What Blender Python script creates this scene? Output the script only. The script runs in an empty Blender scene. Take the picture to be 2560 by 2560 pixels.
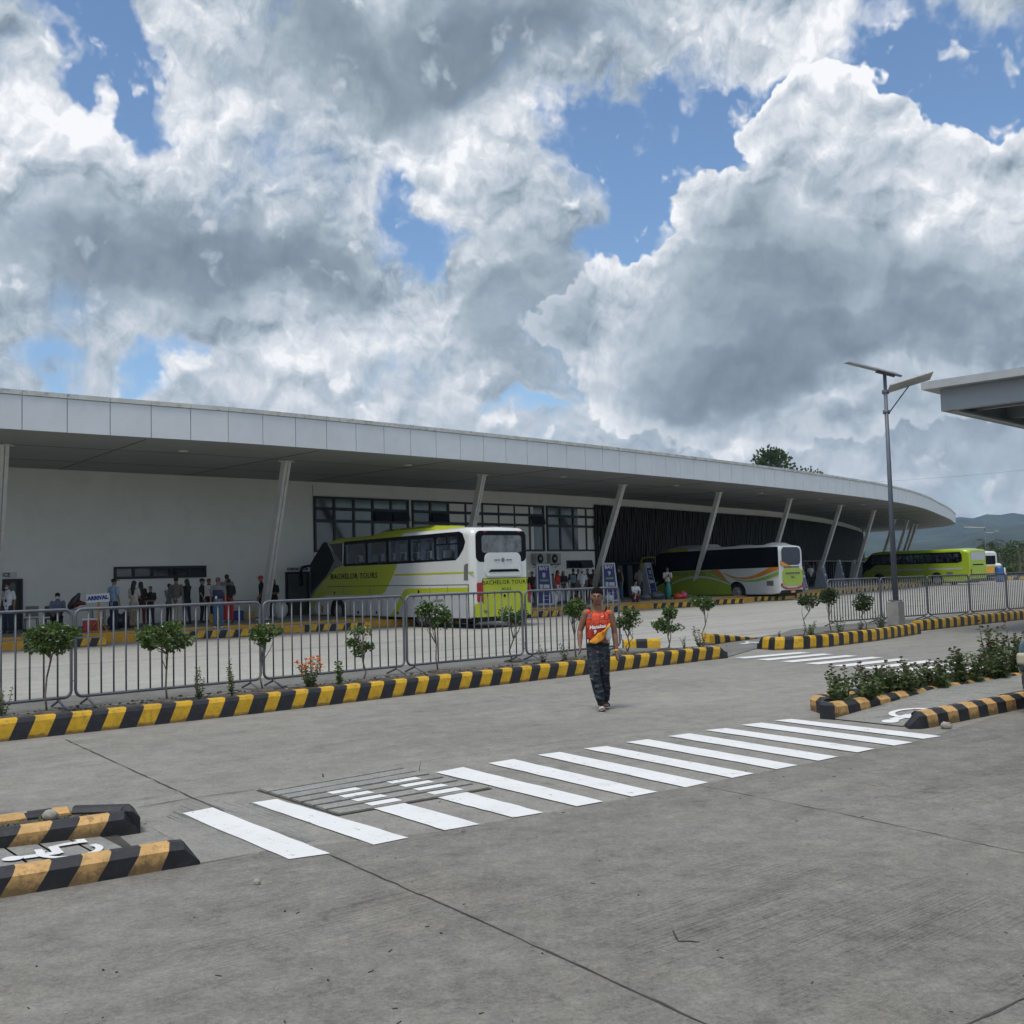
import bpy, bmesh, math, random
from mathutils import Vector, Matrix, Quaternion, noise
from math import sin, cos, pi, radians, atan2, sqrt, tan, asin
S = bpy.context.scene
COL = S.collection
random.seed(7)

# ---------------------------------------------------------------- camera
F = 2637.0; PITCH = radians(3.43); ROLL = 0.027; CH = 1.8
fw = Vector((0, cos(PITCH), sin(PITCH)))
r0 = Vector((1, 0, 0)); u0 = Vector((0, -sin(PITCH), cos(PITCH)))
rt = r0 * cos(ROLL) - u0 * sin(ROLL); upv = r0 * sin(ROLL) + u0 * cos(ROLL)
CAM = Vector((0, 0, CH))
cd = bpy.data.cameras.new('camera'); cam = bpy.data.objects.new('camera', cd); COL.objects.link(cam)
cd.sensor_width = 36; cd.lens = 36 * F / 2560; cd.clip_end = 30000; cd.clip_start = 0.1
cam.matrix_world = Matrix(((rt.x, upv.x, -fw.x, 0), (rt.y, upv.y, -fw.y, 0), (rt.z, upv.z, -fw.z, CH), (0, 0, 0, 1)))
S.camera = cam

def ray(px, py):
    return fw + rt * ((px - 1280) / F) + upv * ((1280 - py) / F)
def G(px, py, z=0.0):                      # the point of the level z seen at a place of the photograph
    d = ray(px, py); t = (z - CH) / d.z
    return Vector((d.x * t, d.y * t, z))
def AT(px, py, Y):                         # the point at depth Y
    d = ray(px, py); return CAM + d * (Y / d.y)

# ---------------------------------------------------------------- light
SUN_EL, SUN_AZ = radians(66), radians(-150)      # azimuth clockwise from +Y (north)
sd = Vector((sin(SUN_AZ) * cos(SUN_EL), cos(SUN_AZ) * cos(SUN_EL), sin(SUN_EL)))
sl = bpy.data.lights.new('sun', 'SUN'); so = bpy.data.objects.new('sun', sl); COL.objects.link(so)
sl.energy = 2.0; sl.angle = radians(16); sl.color = (1, .93, .82)
so.rotation_euler = sd.to_track_quat('Z', 'Y').to_euler(); so.location = (0, 0, 50)
S.view_settings.view_transform = 'Standard'; S.view_settings.look = 'None'
S.view_settings.exposure = .22; S.view_settings.gamma = 1
S.cycles.max_bounces = 6; S.cycles.diffuse_bounces = 3; S.cycles.glossy_bounces = 3
S.cycles.transmission_bounces = 4; S.cycles.transparent_max_bounces = 16; S.cycles.volume_bounces = 0
S.cycles.caustics_reflective = False; S.cycles.caustics_refractive = False
S.cycles.use_denoising = True; S.cycles.use_adaptive_sampling = True; S.cycles.adaptive_threshold = .02

# ---------------------------------------------------------------- node helper
class NT:
    def __init__(s, nt): s.nt = nt; s.n = nt.nodes; s.l = nt.links
    def new(s, t, **k):
        n = s.n.new(t)
        for a, v in k.items(): setattr(n, a, v)
        return n
    def put(s, sock, v):
        if v is None: return
        if isinstance(v, bpy.types.NodeSocket): s.l.new(v, sock)
        else:
            if sock.type == 'RGBA' and len(v) == 3: v = (*v, 1)
            sock.default_value = v
    def m(s, op, a, b=None, c=None, clamp=False):
        n = s.new('ShaderNodeMath', operation=op, use_clamp=clamp)
        for i, v in enumerate((a, b, c)): s.put(n.inputs[i], v)
        return n.outputs[0]
    def vm(s, op, a, b=None, scale=None):
        n = s.new('ShaderNodeVectorMath', operation=op)
        s.put(n.inputs[0], a); s.put(n.inputs[1], b)
        if scale is not None: s.put(n.inputs['Scale'], scale)
        return n.outputs['Value'] if op in ('LENGTH', 'DOT_PRODUCT') else n.outputs[0]
    def mix(s, f, a, b, mode='MIX'):
        n = s.new('ShaderNodeMix', data_type='RGBA', blend_type=mode)
        s.put(n.inputs[0], f); s.put(n.inputs[6], a); s.put(n.inputs[7], b)
        return n.outputs[2]
    def noise(s, v, scale, detail=4, rough=.5, dist=0, out='Fac', lac=2.0):
        n = s.new('ShaderNodeTexNoise'); s.put(n.inputs['Vector'], v)
        s.put(n.inputs['Scale'], scale); n.inputs['Detail'].default_value = detail
        n.inputs['Roughness'].default_value = rough; n.inputs['Distortion'].default_value = dist
        n.inputs['Lacunarity'].default_value = lac
        return n.outputs[out]
    def sm(s, v, a, b, lo=0., hi=1., kind='SMOOTHSTEP'):
        n = s.new('ShaderNodeMapRange', interpolation_type=kind)
        for i, x in enumerate((v, a, b, lo, hi)): s.put(n.inputs[i], x)
        return n.outputs[0]
    def map(s, v, loc=(0, 0, 0), rot=(0, 0, 0), sc=(1, 1, 1), kind='POINT'):
        n = s.new('ShaderNodeMapping', vector_type=kind)
        s.put(n.inputs[0], v); s.put(n.inputs[1], loc); s.put(n.inputs[2], rot); s.put(n.inputs[3], sc)
        return n.outputs[0]
    def sep(s, v):
        n = s.new('ShaderNodeSeparateXYZ'); s.put(n.inputs[0], v); return n.outputs
    def comb(s, x, y, z=0.):
        n = s.new('ShaderNodeCombineXYZ')
        for i, v in enumerate((x, y, z)): s.put(n.inputs[i], v)
        return n.outputs[0]

# ---------------------------------------------------------------- sky: clouds as a function of the direction looked in
W = bpy.data.worlds.new('World'); S.world = W; W.use_nodes = True
w = NT(W.node_tree); w.n.clear()
tc = w.new('ShaderNodeTexCoord'); D = w.vm('NORMALIZE', tc.outputs['Generated'])
sx, sy, sz = w.sep(D)[:3]
az = w.m('ARCTAN2', sx, sy); el = w.m('ARCSINE', sz)
def azel(px, py):
    d = ray(px, py).normalized(); return atan2(d.x, d.y), asin(d.z)
AE = w.comb(az, el)
def n2(v, scale, detail, rough, out='Fac'):
    o = w.noise(v, scale, detail, rough, 0, out); o.node.noise_dimensions = '2D'; return o
warp = w.vm('SCALE', w.vm('SUBTRACT', n2(AE, 5.0, 3, .55, 'Color'), (.5, .5, .5)), scale=.16)
warp2 = w.vm('SCALE', w.vm('SUBTRACT', n2(AE, 24.0, 3, .6, 'Color'), (.5, .5, .5)), scale=.05)
AEw = w.vm('MULTIPLY', w.vm('ADD', w.vm('ADD', AE, warp), warp2), (1, 1, 0))
AEw1 = w.vm('MULTIPLY', w.vm('ADD', w.vm('ADD', AE, w.vm('SCALE', warp, scale=.35)), warp2), (1, 1, 0))
def blobs(lst, vec, mode='SUM'):           # (px, py, rx px, ry px, tilt degrees, weight)
    acc = None; rots = {}
    for px, py, rx, ry, tilt, wt in sorted(lst, key=lambda q: round(q[4] / 30)):
        a, e = azel(px, py); tl = radians(30 * round(tilt / 30))
        if tl not in rots: rots[tl] = vec if tl == 0 else w.map(vec, (0, 0, 0), (0, 0, -tl), (1, 1, 1), 'POINT')
        c = (a * cos(tl) + e * sin(tl), -a * sin(tl) + e * cos(tl), 0)
        v = rots[tl]
        if acc is not None:                # chained, so the shader is worked through one cloud at a time
            n = w.new('ShaderNodeVectorMath', operation='MULTIPLY_ADD'); w.put(n.inputs[0], acc); w.put(n.inputs[1], (1e-9,) * 3); w.put(n.inputs[2], v); v = n.outputs[0]
        n = w.new('ShaderNodeVectorMath', operation='MULTIPLY_ADD'); w.put(n.inputs[0], v)
        w.put(n.inputs[1], (F / rx, F / ry, 0)); w.put(n.inputs[2], (-c[0] * F / rx, -c[1] * F / ry, 0))
        g = w.m('SUBTRACT', 1.0, w.vm('LENGTH', n.outputs[0]), clamp=True)
        if mode == 'SUM':
            f = w.m('MULTIPLY', g, w.m('MULTIPLY_ADD', g, -1.0, 2.0))
            acc = w.m('MULTIPLY_ADD', f, wt, acc if acc is not None else 0.)
        else:
            f = w.m('MULTIPLY', g, wt)
            acc = f if acc is None else w.m('SMOOTH_MAX', acc, f, .12)
    return acc
HOLES = [  # openings of blue
 (170, 60, 170, 140, -20, 1), (330, 215, 150, 80, -35, 1.1), (240, 120, 140, 120, -40, .9), (700, 40, 120, 60, 0, .45),
 (1600, 370, 330, 160, -8, 1.0), (1750, 290, 260, 150, 0, .8), (1560, 560, 170, 150, 0, .95), (1480, 660, 110, 110, 20, .8), (1430, 330, 130, 90, 0, .7),
 (2420, 210, 360, 190, -38, 1.25), (2560, 330, 260, 190, -20, 1.1), (2180, 190, 240, 100, -15, .75), (2480, 60, 200, 120, 0, .6), (2130, 300, 200, 120, 0, .7),
 (1010, 505, 70, 75, 20, .85), (1075, 630, 110, 80, 10, .95), (980, 590, 110, 60, 30, .4), (450, 950, 110, 60, 20, .95), (120, 935, 130, 50, 0, .7),
 (2010, 235, 280, 80, -12, .85), (2480, 300, 180, 120, -30, .6), (300, 130, 90, 160, -20, .5), (1290, 1010, 90, 40, 0, .7), (1490, 880, 80, 40, 0, .4), (2450, 1200, 260, 60, 0, .25), (1240, 160, 110, 60, 0, .35), (1450, 640, 120, 90, 0, .7)]
DARK = [   # grey bases and shaded masses
 (560, 660, 420, 210, -14, 1.0), (640, 720, 260, 130, 0, .5), (150, 600, 380, 160, 5, .55), (130, 690, 300, 110, 0, .35),
 (1050, 110, 620, 200, -8, .95), (1250, 40, 300, 160, 0, .6), (900, 180, 330, 110, -20, .4), (220, 830, 420, 100, 0, .35),
 (1850, 760, 360, 330, 15, .95), (2050, 560, 330, 170, 35, .35), (2350, 790, 420, 180, -4, .95), (1250, 740, 160, 260, -10, .75),
 (1400, 860, 260, 120, 0, .3), (2250, 640, 200, 150, 0, .4), (2200, 920, 560, 90, 0, .6), (2450, 1080, 520, 90, 0, .65),
 (1750, 980, 400, 120, 0, .45), (1880, 460, 200, 110, 25, .35), (2230, 430, 220, 110, -40, .25), (700, 300, 300, 90, -30, .2), (2350, 1010, 400, 70, 0, .3)]
LIGHT = [  # sunlit heads
 (250, 260, 300, 150, 0, .5), (60, 420, 220, 260, 0, .45), (600, 270, 160, 120, 0, .6), (960, 300, 380, 110, 5, .55), (430, 70, 200, 130, 0, .55),
 (1180, 340, 260, 130, 10, .55), (1250, 270, 140, 110, 30, .5), (950, 830, 420, 120, -12, .55), (640, 820, 220, 60, 0, .3), (400, 960, 160, 50, 0, .4),
 (1200, 590, 130, 110, 0, .6), (1560, 740, 190, 180, 40, .65), (2040, 540, 170, 110, 45, .75), (2130, 720, 120, 190, 10, .8), (2470, 520, 190, 190, 0, .65),
 (2060, 290, 280, 120, -10, .8), (1790, 470, 190, 60, 0, .8), (2000, 70, 430, 140, 10, .6), (1430, 190, 360, 90, 20, .45), (2300, 390, 260, 90, -38, .8),
 (1330, 500, 120, 90, 0, .5), (1850, 600, 90, 60, 0, .5), (1090, 470, 160, 90, 0, .45), (2340, 660, 120, 90, 0, .5), (1350, 1010, 300, 60, -8, .35), (2500, 1120, 180, 40, 0, .4), (780, 930, 200, 60, 0, .35)]
CUM = [    # the towering cloud with a hard outline on the right
 (2080, 330, 210, 170, 0, 1.25), (2020, 300, 120, 95, 0, 1.1), (2150, 330, 150, 120, -30, 1.15), (2260, 420, 220, 150, -40, 1.2), (2380, 500, 200, 160, -30, 1.2), (2540, 470, 190, 130, 20, 1.1),
 (1790, 500, 140, 120, 10, 1.0), (1900, 540, 240, 150, 0, 1.2), (2000, 640, 330, 280, 0, 1.4), (2250, 640, 360, 260, 0, 1.4), (1850, 700, 260, 180, 30, 1.2),
 (1700, 700, 190, 120, 25, 1.15), (1560, 800, 260, 170, 0, 1.2), (2480, 640, 260, 220, 0, 1.4), (1990, 880, 620, 260, 0, 1.5), (2460, 840, 420, 200, 0, 1.3)]
n_big = n2(AE, 3.2, 4, .55)
n_mid = n2(w.vm('ADD', AE, w.vm('SCALE', warp, scale=.5)), 7.0, 7, .58)
fv = w.vm('ADD', w.vm('ADD', AE, w.vm('SCALE', warp, scale=.3)), w.vm('SCALE', warp2, scale=.4))
n_fine = n2(fv, 22.0, 6, .64)
pv = w.vm('ADD', AE, w.vm('SCALE', warp2, scale=.6))
AEn = w.vm('ADD', w.vm('ADD', AE, w.vm('SCALE', warp, scale=.6)), w.vm('SCALE', warp2, scale=.5))
def puffs(v):
    n = w.new('ShaderNodeTexVoronoi', feature='SMOOTH_F1', voronoi_dimensions='2D'); w.put(n.inputs['Vector'], v)
    for a, b in (('Scale', 17), ('Detail', 3), ('Roughness', .6), ('Smoothness', .4)): n.inputs[a].default_value = b
    n.normalize = True; return n.outputs['Distance']
vor = puffs(pv)
puff = w.m('SUBTRACT', 1.0, vor)
# soft layer
hol = blobs(HOLES, AEw)
front = w.sm(sy, .3, .75)                  # round the photographed part the layout is the photograph's, elsewhere broken cloud
gen = w.m('MULTIPLY', w.m('SUBTRACT', 1.0, front), w.sm(n_big, .5, .75, 0., 1.2))
dens = w.m('SUBTRACT', w.m('ADD', 1.0, w.m('ADD', w.m('MULTIPLY', w.m('SUBTRACT', n_mid, .5), 1.5), w.m('MULTIPLY', w.m('SUBTRACT', n_fine, .5), .9))), w.m('ADD', hol, gen))
a_soft = w.sm(dens, .05, .95)
# the tower
cum = blobs(CUM, AEw1, 'MAX')
cum = w.m('ADD', cum, w.m('MULTIPLY', w.m('SUBTRACT', puff, .62), .55))
a_cum = w.sm(cum, .16, .24)
rim = w.sm(cum, .2, .62)                   # 0 at its outline, 1 deep inside
# relief: same noise taken a little nearer the sun
relp = w.m('MULTIPLY', w.m('SUBTRACT', puffs(w.vm('ADD', pv, (-.004, .012, 0))), vor), .65)
reln = w.m('MULTIPLY', w.m('SUBTRACT', n2(AEn, 5.5, 6, .56), n2(w.vm('ADD', AEn, (-.006, .02, 0)), 5.5, 6, .56)), 2.0)
drk = blobs(DARK, AEw); lit = blobs(LIGHT, AEw)
calm = w.m('MULTIPLY', w.sm(drk, .1, .9, 1., .24), w.sm(sz, .0, .3, .55, 1.))        # shaded masses are smooth, sunlit heads are knotty
det = w.m('MULTIPLY', w.m('SUBTRACT', n_fine, n2(w.vm('ADD', fv, (-.003, .008, 0)), 22.0, 6, .64)), .85)
tone = w.m('ADD', .57, w.m('MULTIPLY', w.m('ADD', w.m('ADD', w.m('ADD', reln, relp), det), w.m('MULTIPLY', w.m('SUBTRACT', n_mid, .5), .7)), calm))
tone = w.m('SUBTRACT', tone, w.m('MULTIPLY', drk, .35))
tone = w.m('ADD', tone, w.m('MULTIPLY', lit, .20))
thin = w.sm(dens, .2, .9)
tone_s = w.m('ADD', tone, w.m('MULTIPLY', w.m('SUBTRACT', 1.0, thin), .10))
tone_c = w.m('ADD', tone, w.m('MULTIPLY', w.m('SUBTRACT', 1.0, rim), .30))
def cramp(t):
    r = w.new('ShaderNodeValToRGB'); w.put(r.inputs[0], t); c = r.color_ramp
    pts = [(0., (.150, .195, .245)), (.22, (.235, .290, .345)), (.45, (.38, .445, .51)), (.68, (.54, .585, .64)), (.86, (.69, .715, .755)), (1., (.84, .85, .87))]
    for i, (p, k) in enumerate(pts):
        e = c.elements[i] if i < 2 else c.elements.new(p)
        e.position = p; e.color = (*k, 1)
    return r.outputs[0]
sky = w.new('ShaderNodeTexSky', sky_type='NISHITA'); sky.sun_disc = False
sky.sun_elevation = SUN_EL; sky.sun_rotation = SUN_AZ; sky.air_density = 1.0; sky.dust_density = .6; sky.ozone_density = 2.2
BG = .1
blue = w.mix(1.0, sky.outputs[0], (1.08, 1.20, 1.28), 'MULTIPLY')
K = w.vm('SCALE', cramp(tone_s), scale=1 / BG)
C1 = w.mix(a_soft, blue, K)
C2 = w.mix(a_cum, C1, w.vm('SCALE', cramp(tone_c), scale=1 / BG))
# towards the sun overhead the cloud layer glows
glow = w.sm(w.vm('DOT_PRODUCT', D, tuple(sd)), .55, 1.0, 1., 1.6)
C3 = w.vm('SCALE', C2, scale=glow)
low = w.sm(sz, -.02, .0)                   # below the horizon: ground-grey
C4 = w.mix(low, (1.6, 1.65, 1.6), C3)
bg = w.new('ShaderNodeBackground'); w.put(bg.inputs[0], C4); bg.inputs[1].default_value = BG
ow = w.new('ShaderNodeOutputWorld'); w.l.new(bg.outputs[0], ow.inputs[0])
W.cycles.sampling_method = 'MANUAL'; W.cycles.sample_map_resolution = 512

# ---------------------------------------------------------------- materials
def new_mat(name):
    m = bpy.data.materials.new(name); m.use_nodes = True; t = NT(m.node_tree); t.n.clear()
    b = t.new('ShaderNodeBsdfPrincipled'); o = t.new('ShaderNodeOutputMaterial'); t.l.new(b.outputs[0], o.inputs[0])
    return m, t, b
MATS = {}
def mat(name, col, rough=.6, metal=0., var=.12, vs=3., bump=0., bs=40., spec=.5, coat=0., dirt=0., dirtcol=(.12, .1, .08), alpha=None):
    """plain surface colour with noise variation, optional dirt and bump"""
    if name in MATS: return MATS[name]
    m, t, b = new_mat(name)
    tcn = t.new('ShaderNodeTexCoord').outputs['Object']
    n1 = t.noise(tcn, vs, 5, .6)
    dk = tuple(c * (1 - var) for c in col); lt = tuple(min(1, c * (1 + var)) for c in col)
    c = t.mix(t.sm(n1, .3, .7), dk, lt)
    if dirt:
        c = t.mix(t.m('MULTIPLY', t.sm(t.noise(tcn, vs * 2.7, 7, .7), .48, .72), dirt), c, dirtcol)
    t.put(b.inputs['Base Color'], c); b.inputs['Roughness'].default_value = rough; b.inputs['Metallic'].default_value = metal
    b.inputs['Specular IOR Level'].default_value = spec; b.inputs['Coat Weight'].default_value = coat
    if coat: b.inputs['Coat Roughness'].default_value = .12
    if bump:
        bp = t.new('ShaderNodeBump'); bp.inputs['Strength'].default_value = bump; bp.inputs['Distance'].default_value = .01
        t.put(bp.inputs['Height'], t.noise(tcn, bs, 5, .6)); t.l.new(bp.outputs[0], b.inputs['Normal'])
    if alpha is not None:
        b.inputs['Alpha'].default_value = alpha
    MATS[name] = m; return m

# ---------------------------------------------------------------- mesh builder
class MB:
    def __init__(s): s.v = []; s.f = []; s.mi = []; s.sm = []; s.M = Matrix.Identity(4)
    def add(s, vs, fs, mi=0, smooth=False):
        o = len(s.v); s.v += [tuple(s.M @ Vector(p)) for p in vs]
        s.f += [tuple(i + o for i in f) for f in fs]; s.mi += [mi] * len(fs); s.sm += [smooth] * len(fs)
        return s
    def box(s, c, size, rot=None, mi=0, bev=0.):
        x, y, z = (k / 2 for k in size); c = Vector(c); R = rot if rot is not None else Matrix.Identity(3)
        if not bev:
            vs = [c + R @ Vector((a, b, d)) for a in (-x, x) for b in (-y, y) for d in (-z, z)]
            return s.add(vs, [(0, 1, 3, 2), (4, 6, 7, 5), (0, 4, 5, 1), (2, 3, 7, 6), (0, 2, 6, 4), (1, 5, 7, 3)], mi)
        bm = bmesh.new(); bmesh.ops.create_cube(bm, size=1)
        for v in bm.verts: v.co = Vector((v.co.x * x * 2, v.co.y * y * 2, v.co.z * z * 2))
        bmesh.ops.bevel(bm, geom=bm.edges[:], offset=bev, segments=2, affect='EDGES', profile=.5)
        bm.verts.index_update()
        s.add([c + R @ v.co for v in bm.verts], [[v.index for v in f.verts] for f in bm.faces], mi); bm.free(); return s
    def prism(s, poly, z0, z1, mi=0, side_mi=None):       # poly [(x,y)] counter-clockwise
        n = len(poly); vs = [(p[0], p[1], z0) for p in poly] + [(p[0], p[1], z1) for p in poly]
        s.add(vs, [tuple(range(n - 1, -1, -1)), tuple(range(n, 2 * n))], mi)
        o = len(s.v) - 2 * n; m2 = mi if side_mi is None else side_mi
        for i in range(n):
            j = (i + 1) % n; s.f.append((o + i, o + j, o + n + j, o + n + i)); s.mi.append(m2); s.sm.append(False)
        return s
    def plate(s, poly3, nrm, th, mi=0):                    # polygon in space, given thickness along nrm
        n = len(poly3); nv = Vector(nrm).normalized() * th
        vs = [Vector(p) for p in poly3] + [Vector(p) + nv for p in poly3]
        fs = [tuple(range(n - 1, -1, -1)), tuple(range(n, 2 * n))] + [(i, (i + 1) % n, n + (i + 1) % n, n + i) for i in range(n)]
        return s.add(vs, fs, mi)
    def tube(s, pts, r, n=8, mi=0, cap=True, smooth=True, flat=1., ref=None, round_end=False):
        pts = [Vector(p) for p in pts]; rs = r if isinstance(r, (list, tuple)) else [r] * len(pts)
        if len(rs) != len(pts): rs = [rs[0] + (rs[-1] - rs[0]) * i / (len(pts) - 1) for i in range(len(pts))]
        rs = list(rs)
        if round_end:
            a = (pts[1] - pts[0]).normalized(); b = (pts[-1] - pts[-2]).normalized()
            pre = [(pts[0] - a * rs[0] * sin(t), rs[0] * max(.12, cos(t))) for t in (1.35, .8)]
            post = [(pts[-1] + b * rs[-1] * sin(t), rs[-1] * max(.12, cos(t))) for t in (.8, 1.35)]
            pts = [p for p, _ in pre] + pts + [p for p, _ in post]; rs = [q for _, q in pre] + rs + [q for _, q in post]
        vs = []; prev = None
        for i, p in enumerate(pts):
            d = (pts[min(i + 1, len(pts) - 1)] - pts[max(i - 1, 0)])
            d = d.normalized() if d.length > 1e-9 else Vector((0, 0, 1))
            if ref is not None: x = Vector(ref)
            elif prev is not None: x = prev
            else: x = Vector((1, 0, 0)) if abs(d.x) < .9 else Vector((0, 1, 0))
            x = x - d * x.dot(d)
            if x.length < 1e-4: x = d.orthogonal()
            x.normalize(); y = d.cross(x); prev = x
            for k in range(n):
                t = 2 * pi * k / n; vs.append(p + x * cos(t) * rs[i] + y * sin(t) * rs[i] * flat)
        fs = [(i * n + k, i * n + (k + 1) % n, (i + 1) * n + (k + 1) % n, (i + 1) * n + k) for i in range(len(pts) - 1) for k in range(n)]
        s.add(vs, fs, mi, smooth)
        if cap: 
            o = len(s.v) - len(vs)
            s.f += [tuple(o + k for k in range(n - 1, -1, -1)), tuple(o + (len(pts) - 1) * n + k for k in range(n))]; s.mi += [mi] * 2; s.sm += [False] * 2
        return s
    def lathe(s, prof, n=16, mi=0, smooth=True, axis=None, c=(0, 0, 0)):   # prof [(r, h)] along axis
        ax = Vector(axis or (0, 0, 1)).normalized(); x = ax.orthogonal().normalized(); y = ax.cross(x); c = Vector(c); vs = []
        for r, h in prof:
            for k in range(n):
                t = 2 * pi * k / n; vs.append(c + ax * h + (x * cos(t) + y * sin(t)) * r)
        fs = [(i * n + k, i * n + (k + 1) % n, (i + 1) * n + (k + 1) % n, (i + 1) * n + k) for i in range(len(prof) - 1) for k in range(n)]
        s.add(vs, fs, mi, smooth); o = len(s.v) - len(vs)
        s.f += [tuple(o + k for k in range(n - 1, -1, -1)), tuple(o + (len(prof) - 1) * n + k for k in range(n))]; s.mi += [mi] * 2; s.sm += [False] * 2
        return s
    def ell(s, c, r, rot=None, n=10, mi=0):
        R = rot if rot is not None else Matrix.Identity(3); vs = []; fs = []; h = n // 2 + 1
        for i in range(h + 1):
            a = pi * i / h
            for k in range(n):
                b = 2 * pi * k / n; vs.append(Vector(c) + R @ Vector((r[0] * sin(a) * cos(b), r[1] * sin(a) * sin(b), r[2] * cos(a))))
        for i in range(h):
            for k in range(n): fs.append((i * n + k, (i + 1) * n + k, (i + 1) * n + (k + 1) % n, i * n + (k + 1) % n))
        return s.add(vs, fs, mi, True)
    def mesh(s, name):
        me = bpy.data.meshes.new(name); me.from_pydata(s.v, [], s.f)
        me.polygons.foreach_set('material_index', s.mi); me.polygons.foreach_set('use_smooth', s.sm); return me
    def build(s, name, mats, parent=None, **k):
        me = s.mesh(name)
        for m in (mats if isinstance(mats, (list, tuple)) else [mats]): me.materials.append(m)
        me.update(); o = bpy.data.objects.new(name, me); COL.objects.link(o)
        if parent is not None: o.parent = parent
        if k: tag(o, **k)
        return o
def tag(o, label=None, cat=None, group=None, kind=None):
    if label: o['label'] = label
    if cat: o['category'] = cat
    if group: o['group'] = group
    if kind: o['kind'] = kind
    return o
def thing(name, label, cat, loc=(0, 0, 0), rz=0., group=None):
    o = bpy.data.objects.new(name, None); COL.objects.link(o); o.location = loc; o.rotation_euler = (0, 0, rz)
    o.empty_display_size = .3; return tag(o, label, cat, group)
def struct(name, mb, mats, label=None, cat=None): 
    return mb.build(name, mats, kind='structure', label=label, cat=cat)
def copy_tree(o, parent=None):
    c = o.copy(); COL.objects.link(c); c.parent = parent
    for ch in list(KIDS(o)): copy_tree(ch, c)
    return c
def KIDS(o): return [x for x in COL.objects if x.parent is o]
def ev(o):                                  # bake modifiers
    bpy.context.view_layer.update(); dg = bpy.context.evaluated_depsgraph_get()
    me = bpy.data.meshes.new_from_object(o.evaluated_get(dg)); o.modifiers.clear(); old = o.data; o.data = me; bpy.data.meshes.remove(old); return o
def text_mb(txt, size, M, th=.004, mi=0, sx=1., bold=0., space=1.0, shear=0.):
    """writing as raised flat lettering; M places its XY plane"""
    cu = bpy.data.curves.new('t', 'FONT'); cu.body = txt; cu.size = size; cu.align_x = 'CENTER'; cu.align_y = 'CENTER'
    cu.extrude = th / 2; cu.offset = bold; cu.resolution_u = 2; cu.space_character = space; cu.shear = shear
    o = bpy.data.objects.new('t', cu); COL.objects.link(o); bpy.context.view_layer.update()
    me = bpy.data.meshes.new_from_object(o.evaluated_get(bpy.context.evaluated_depsgraph_get()))
    mb = MB(); MX = M @ Matrix.Diagonal((sx, 1, 1, 1))
    mb.v = [tuple(MX @ v.co) for v in me.vertices]; mb.f = [tuple(p.vertices) for p in me.polygons]
    mb.mi = [mi] * len(mb.f); mb.sm = [False] * len(mb.f)
    bpy.data.objects.remove(o); bpy.data.curves.remove(cu); bpy.data.meshes.remove(me); return mb
def frame(origin, xdir, ydir):              # matrix whose X and Y run along the given directions
    x = Vector(xdir).normalized(); y = Vector(ydir); y = (y - x * y.dot(x)).normalized(); z = x.cross(y); o = Vector(origin)
    return Matrix(((x.x, y.x, z.x, o.x), (x.y, y.y, z.y, o.y), (x.z, y.z, z.z, o.z), (0, 0, 0, 1)))
def join_mb(a, b):
    o = len(a.v); a.v += b.v; a.f += [tuple(i + o for i in f) for f in b.f]; a.mi += b.mi; a.sm += b.sm; return a
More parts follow.
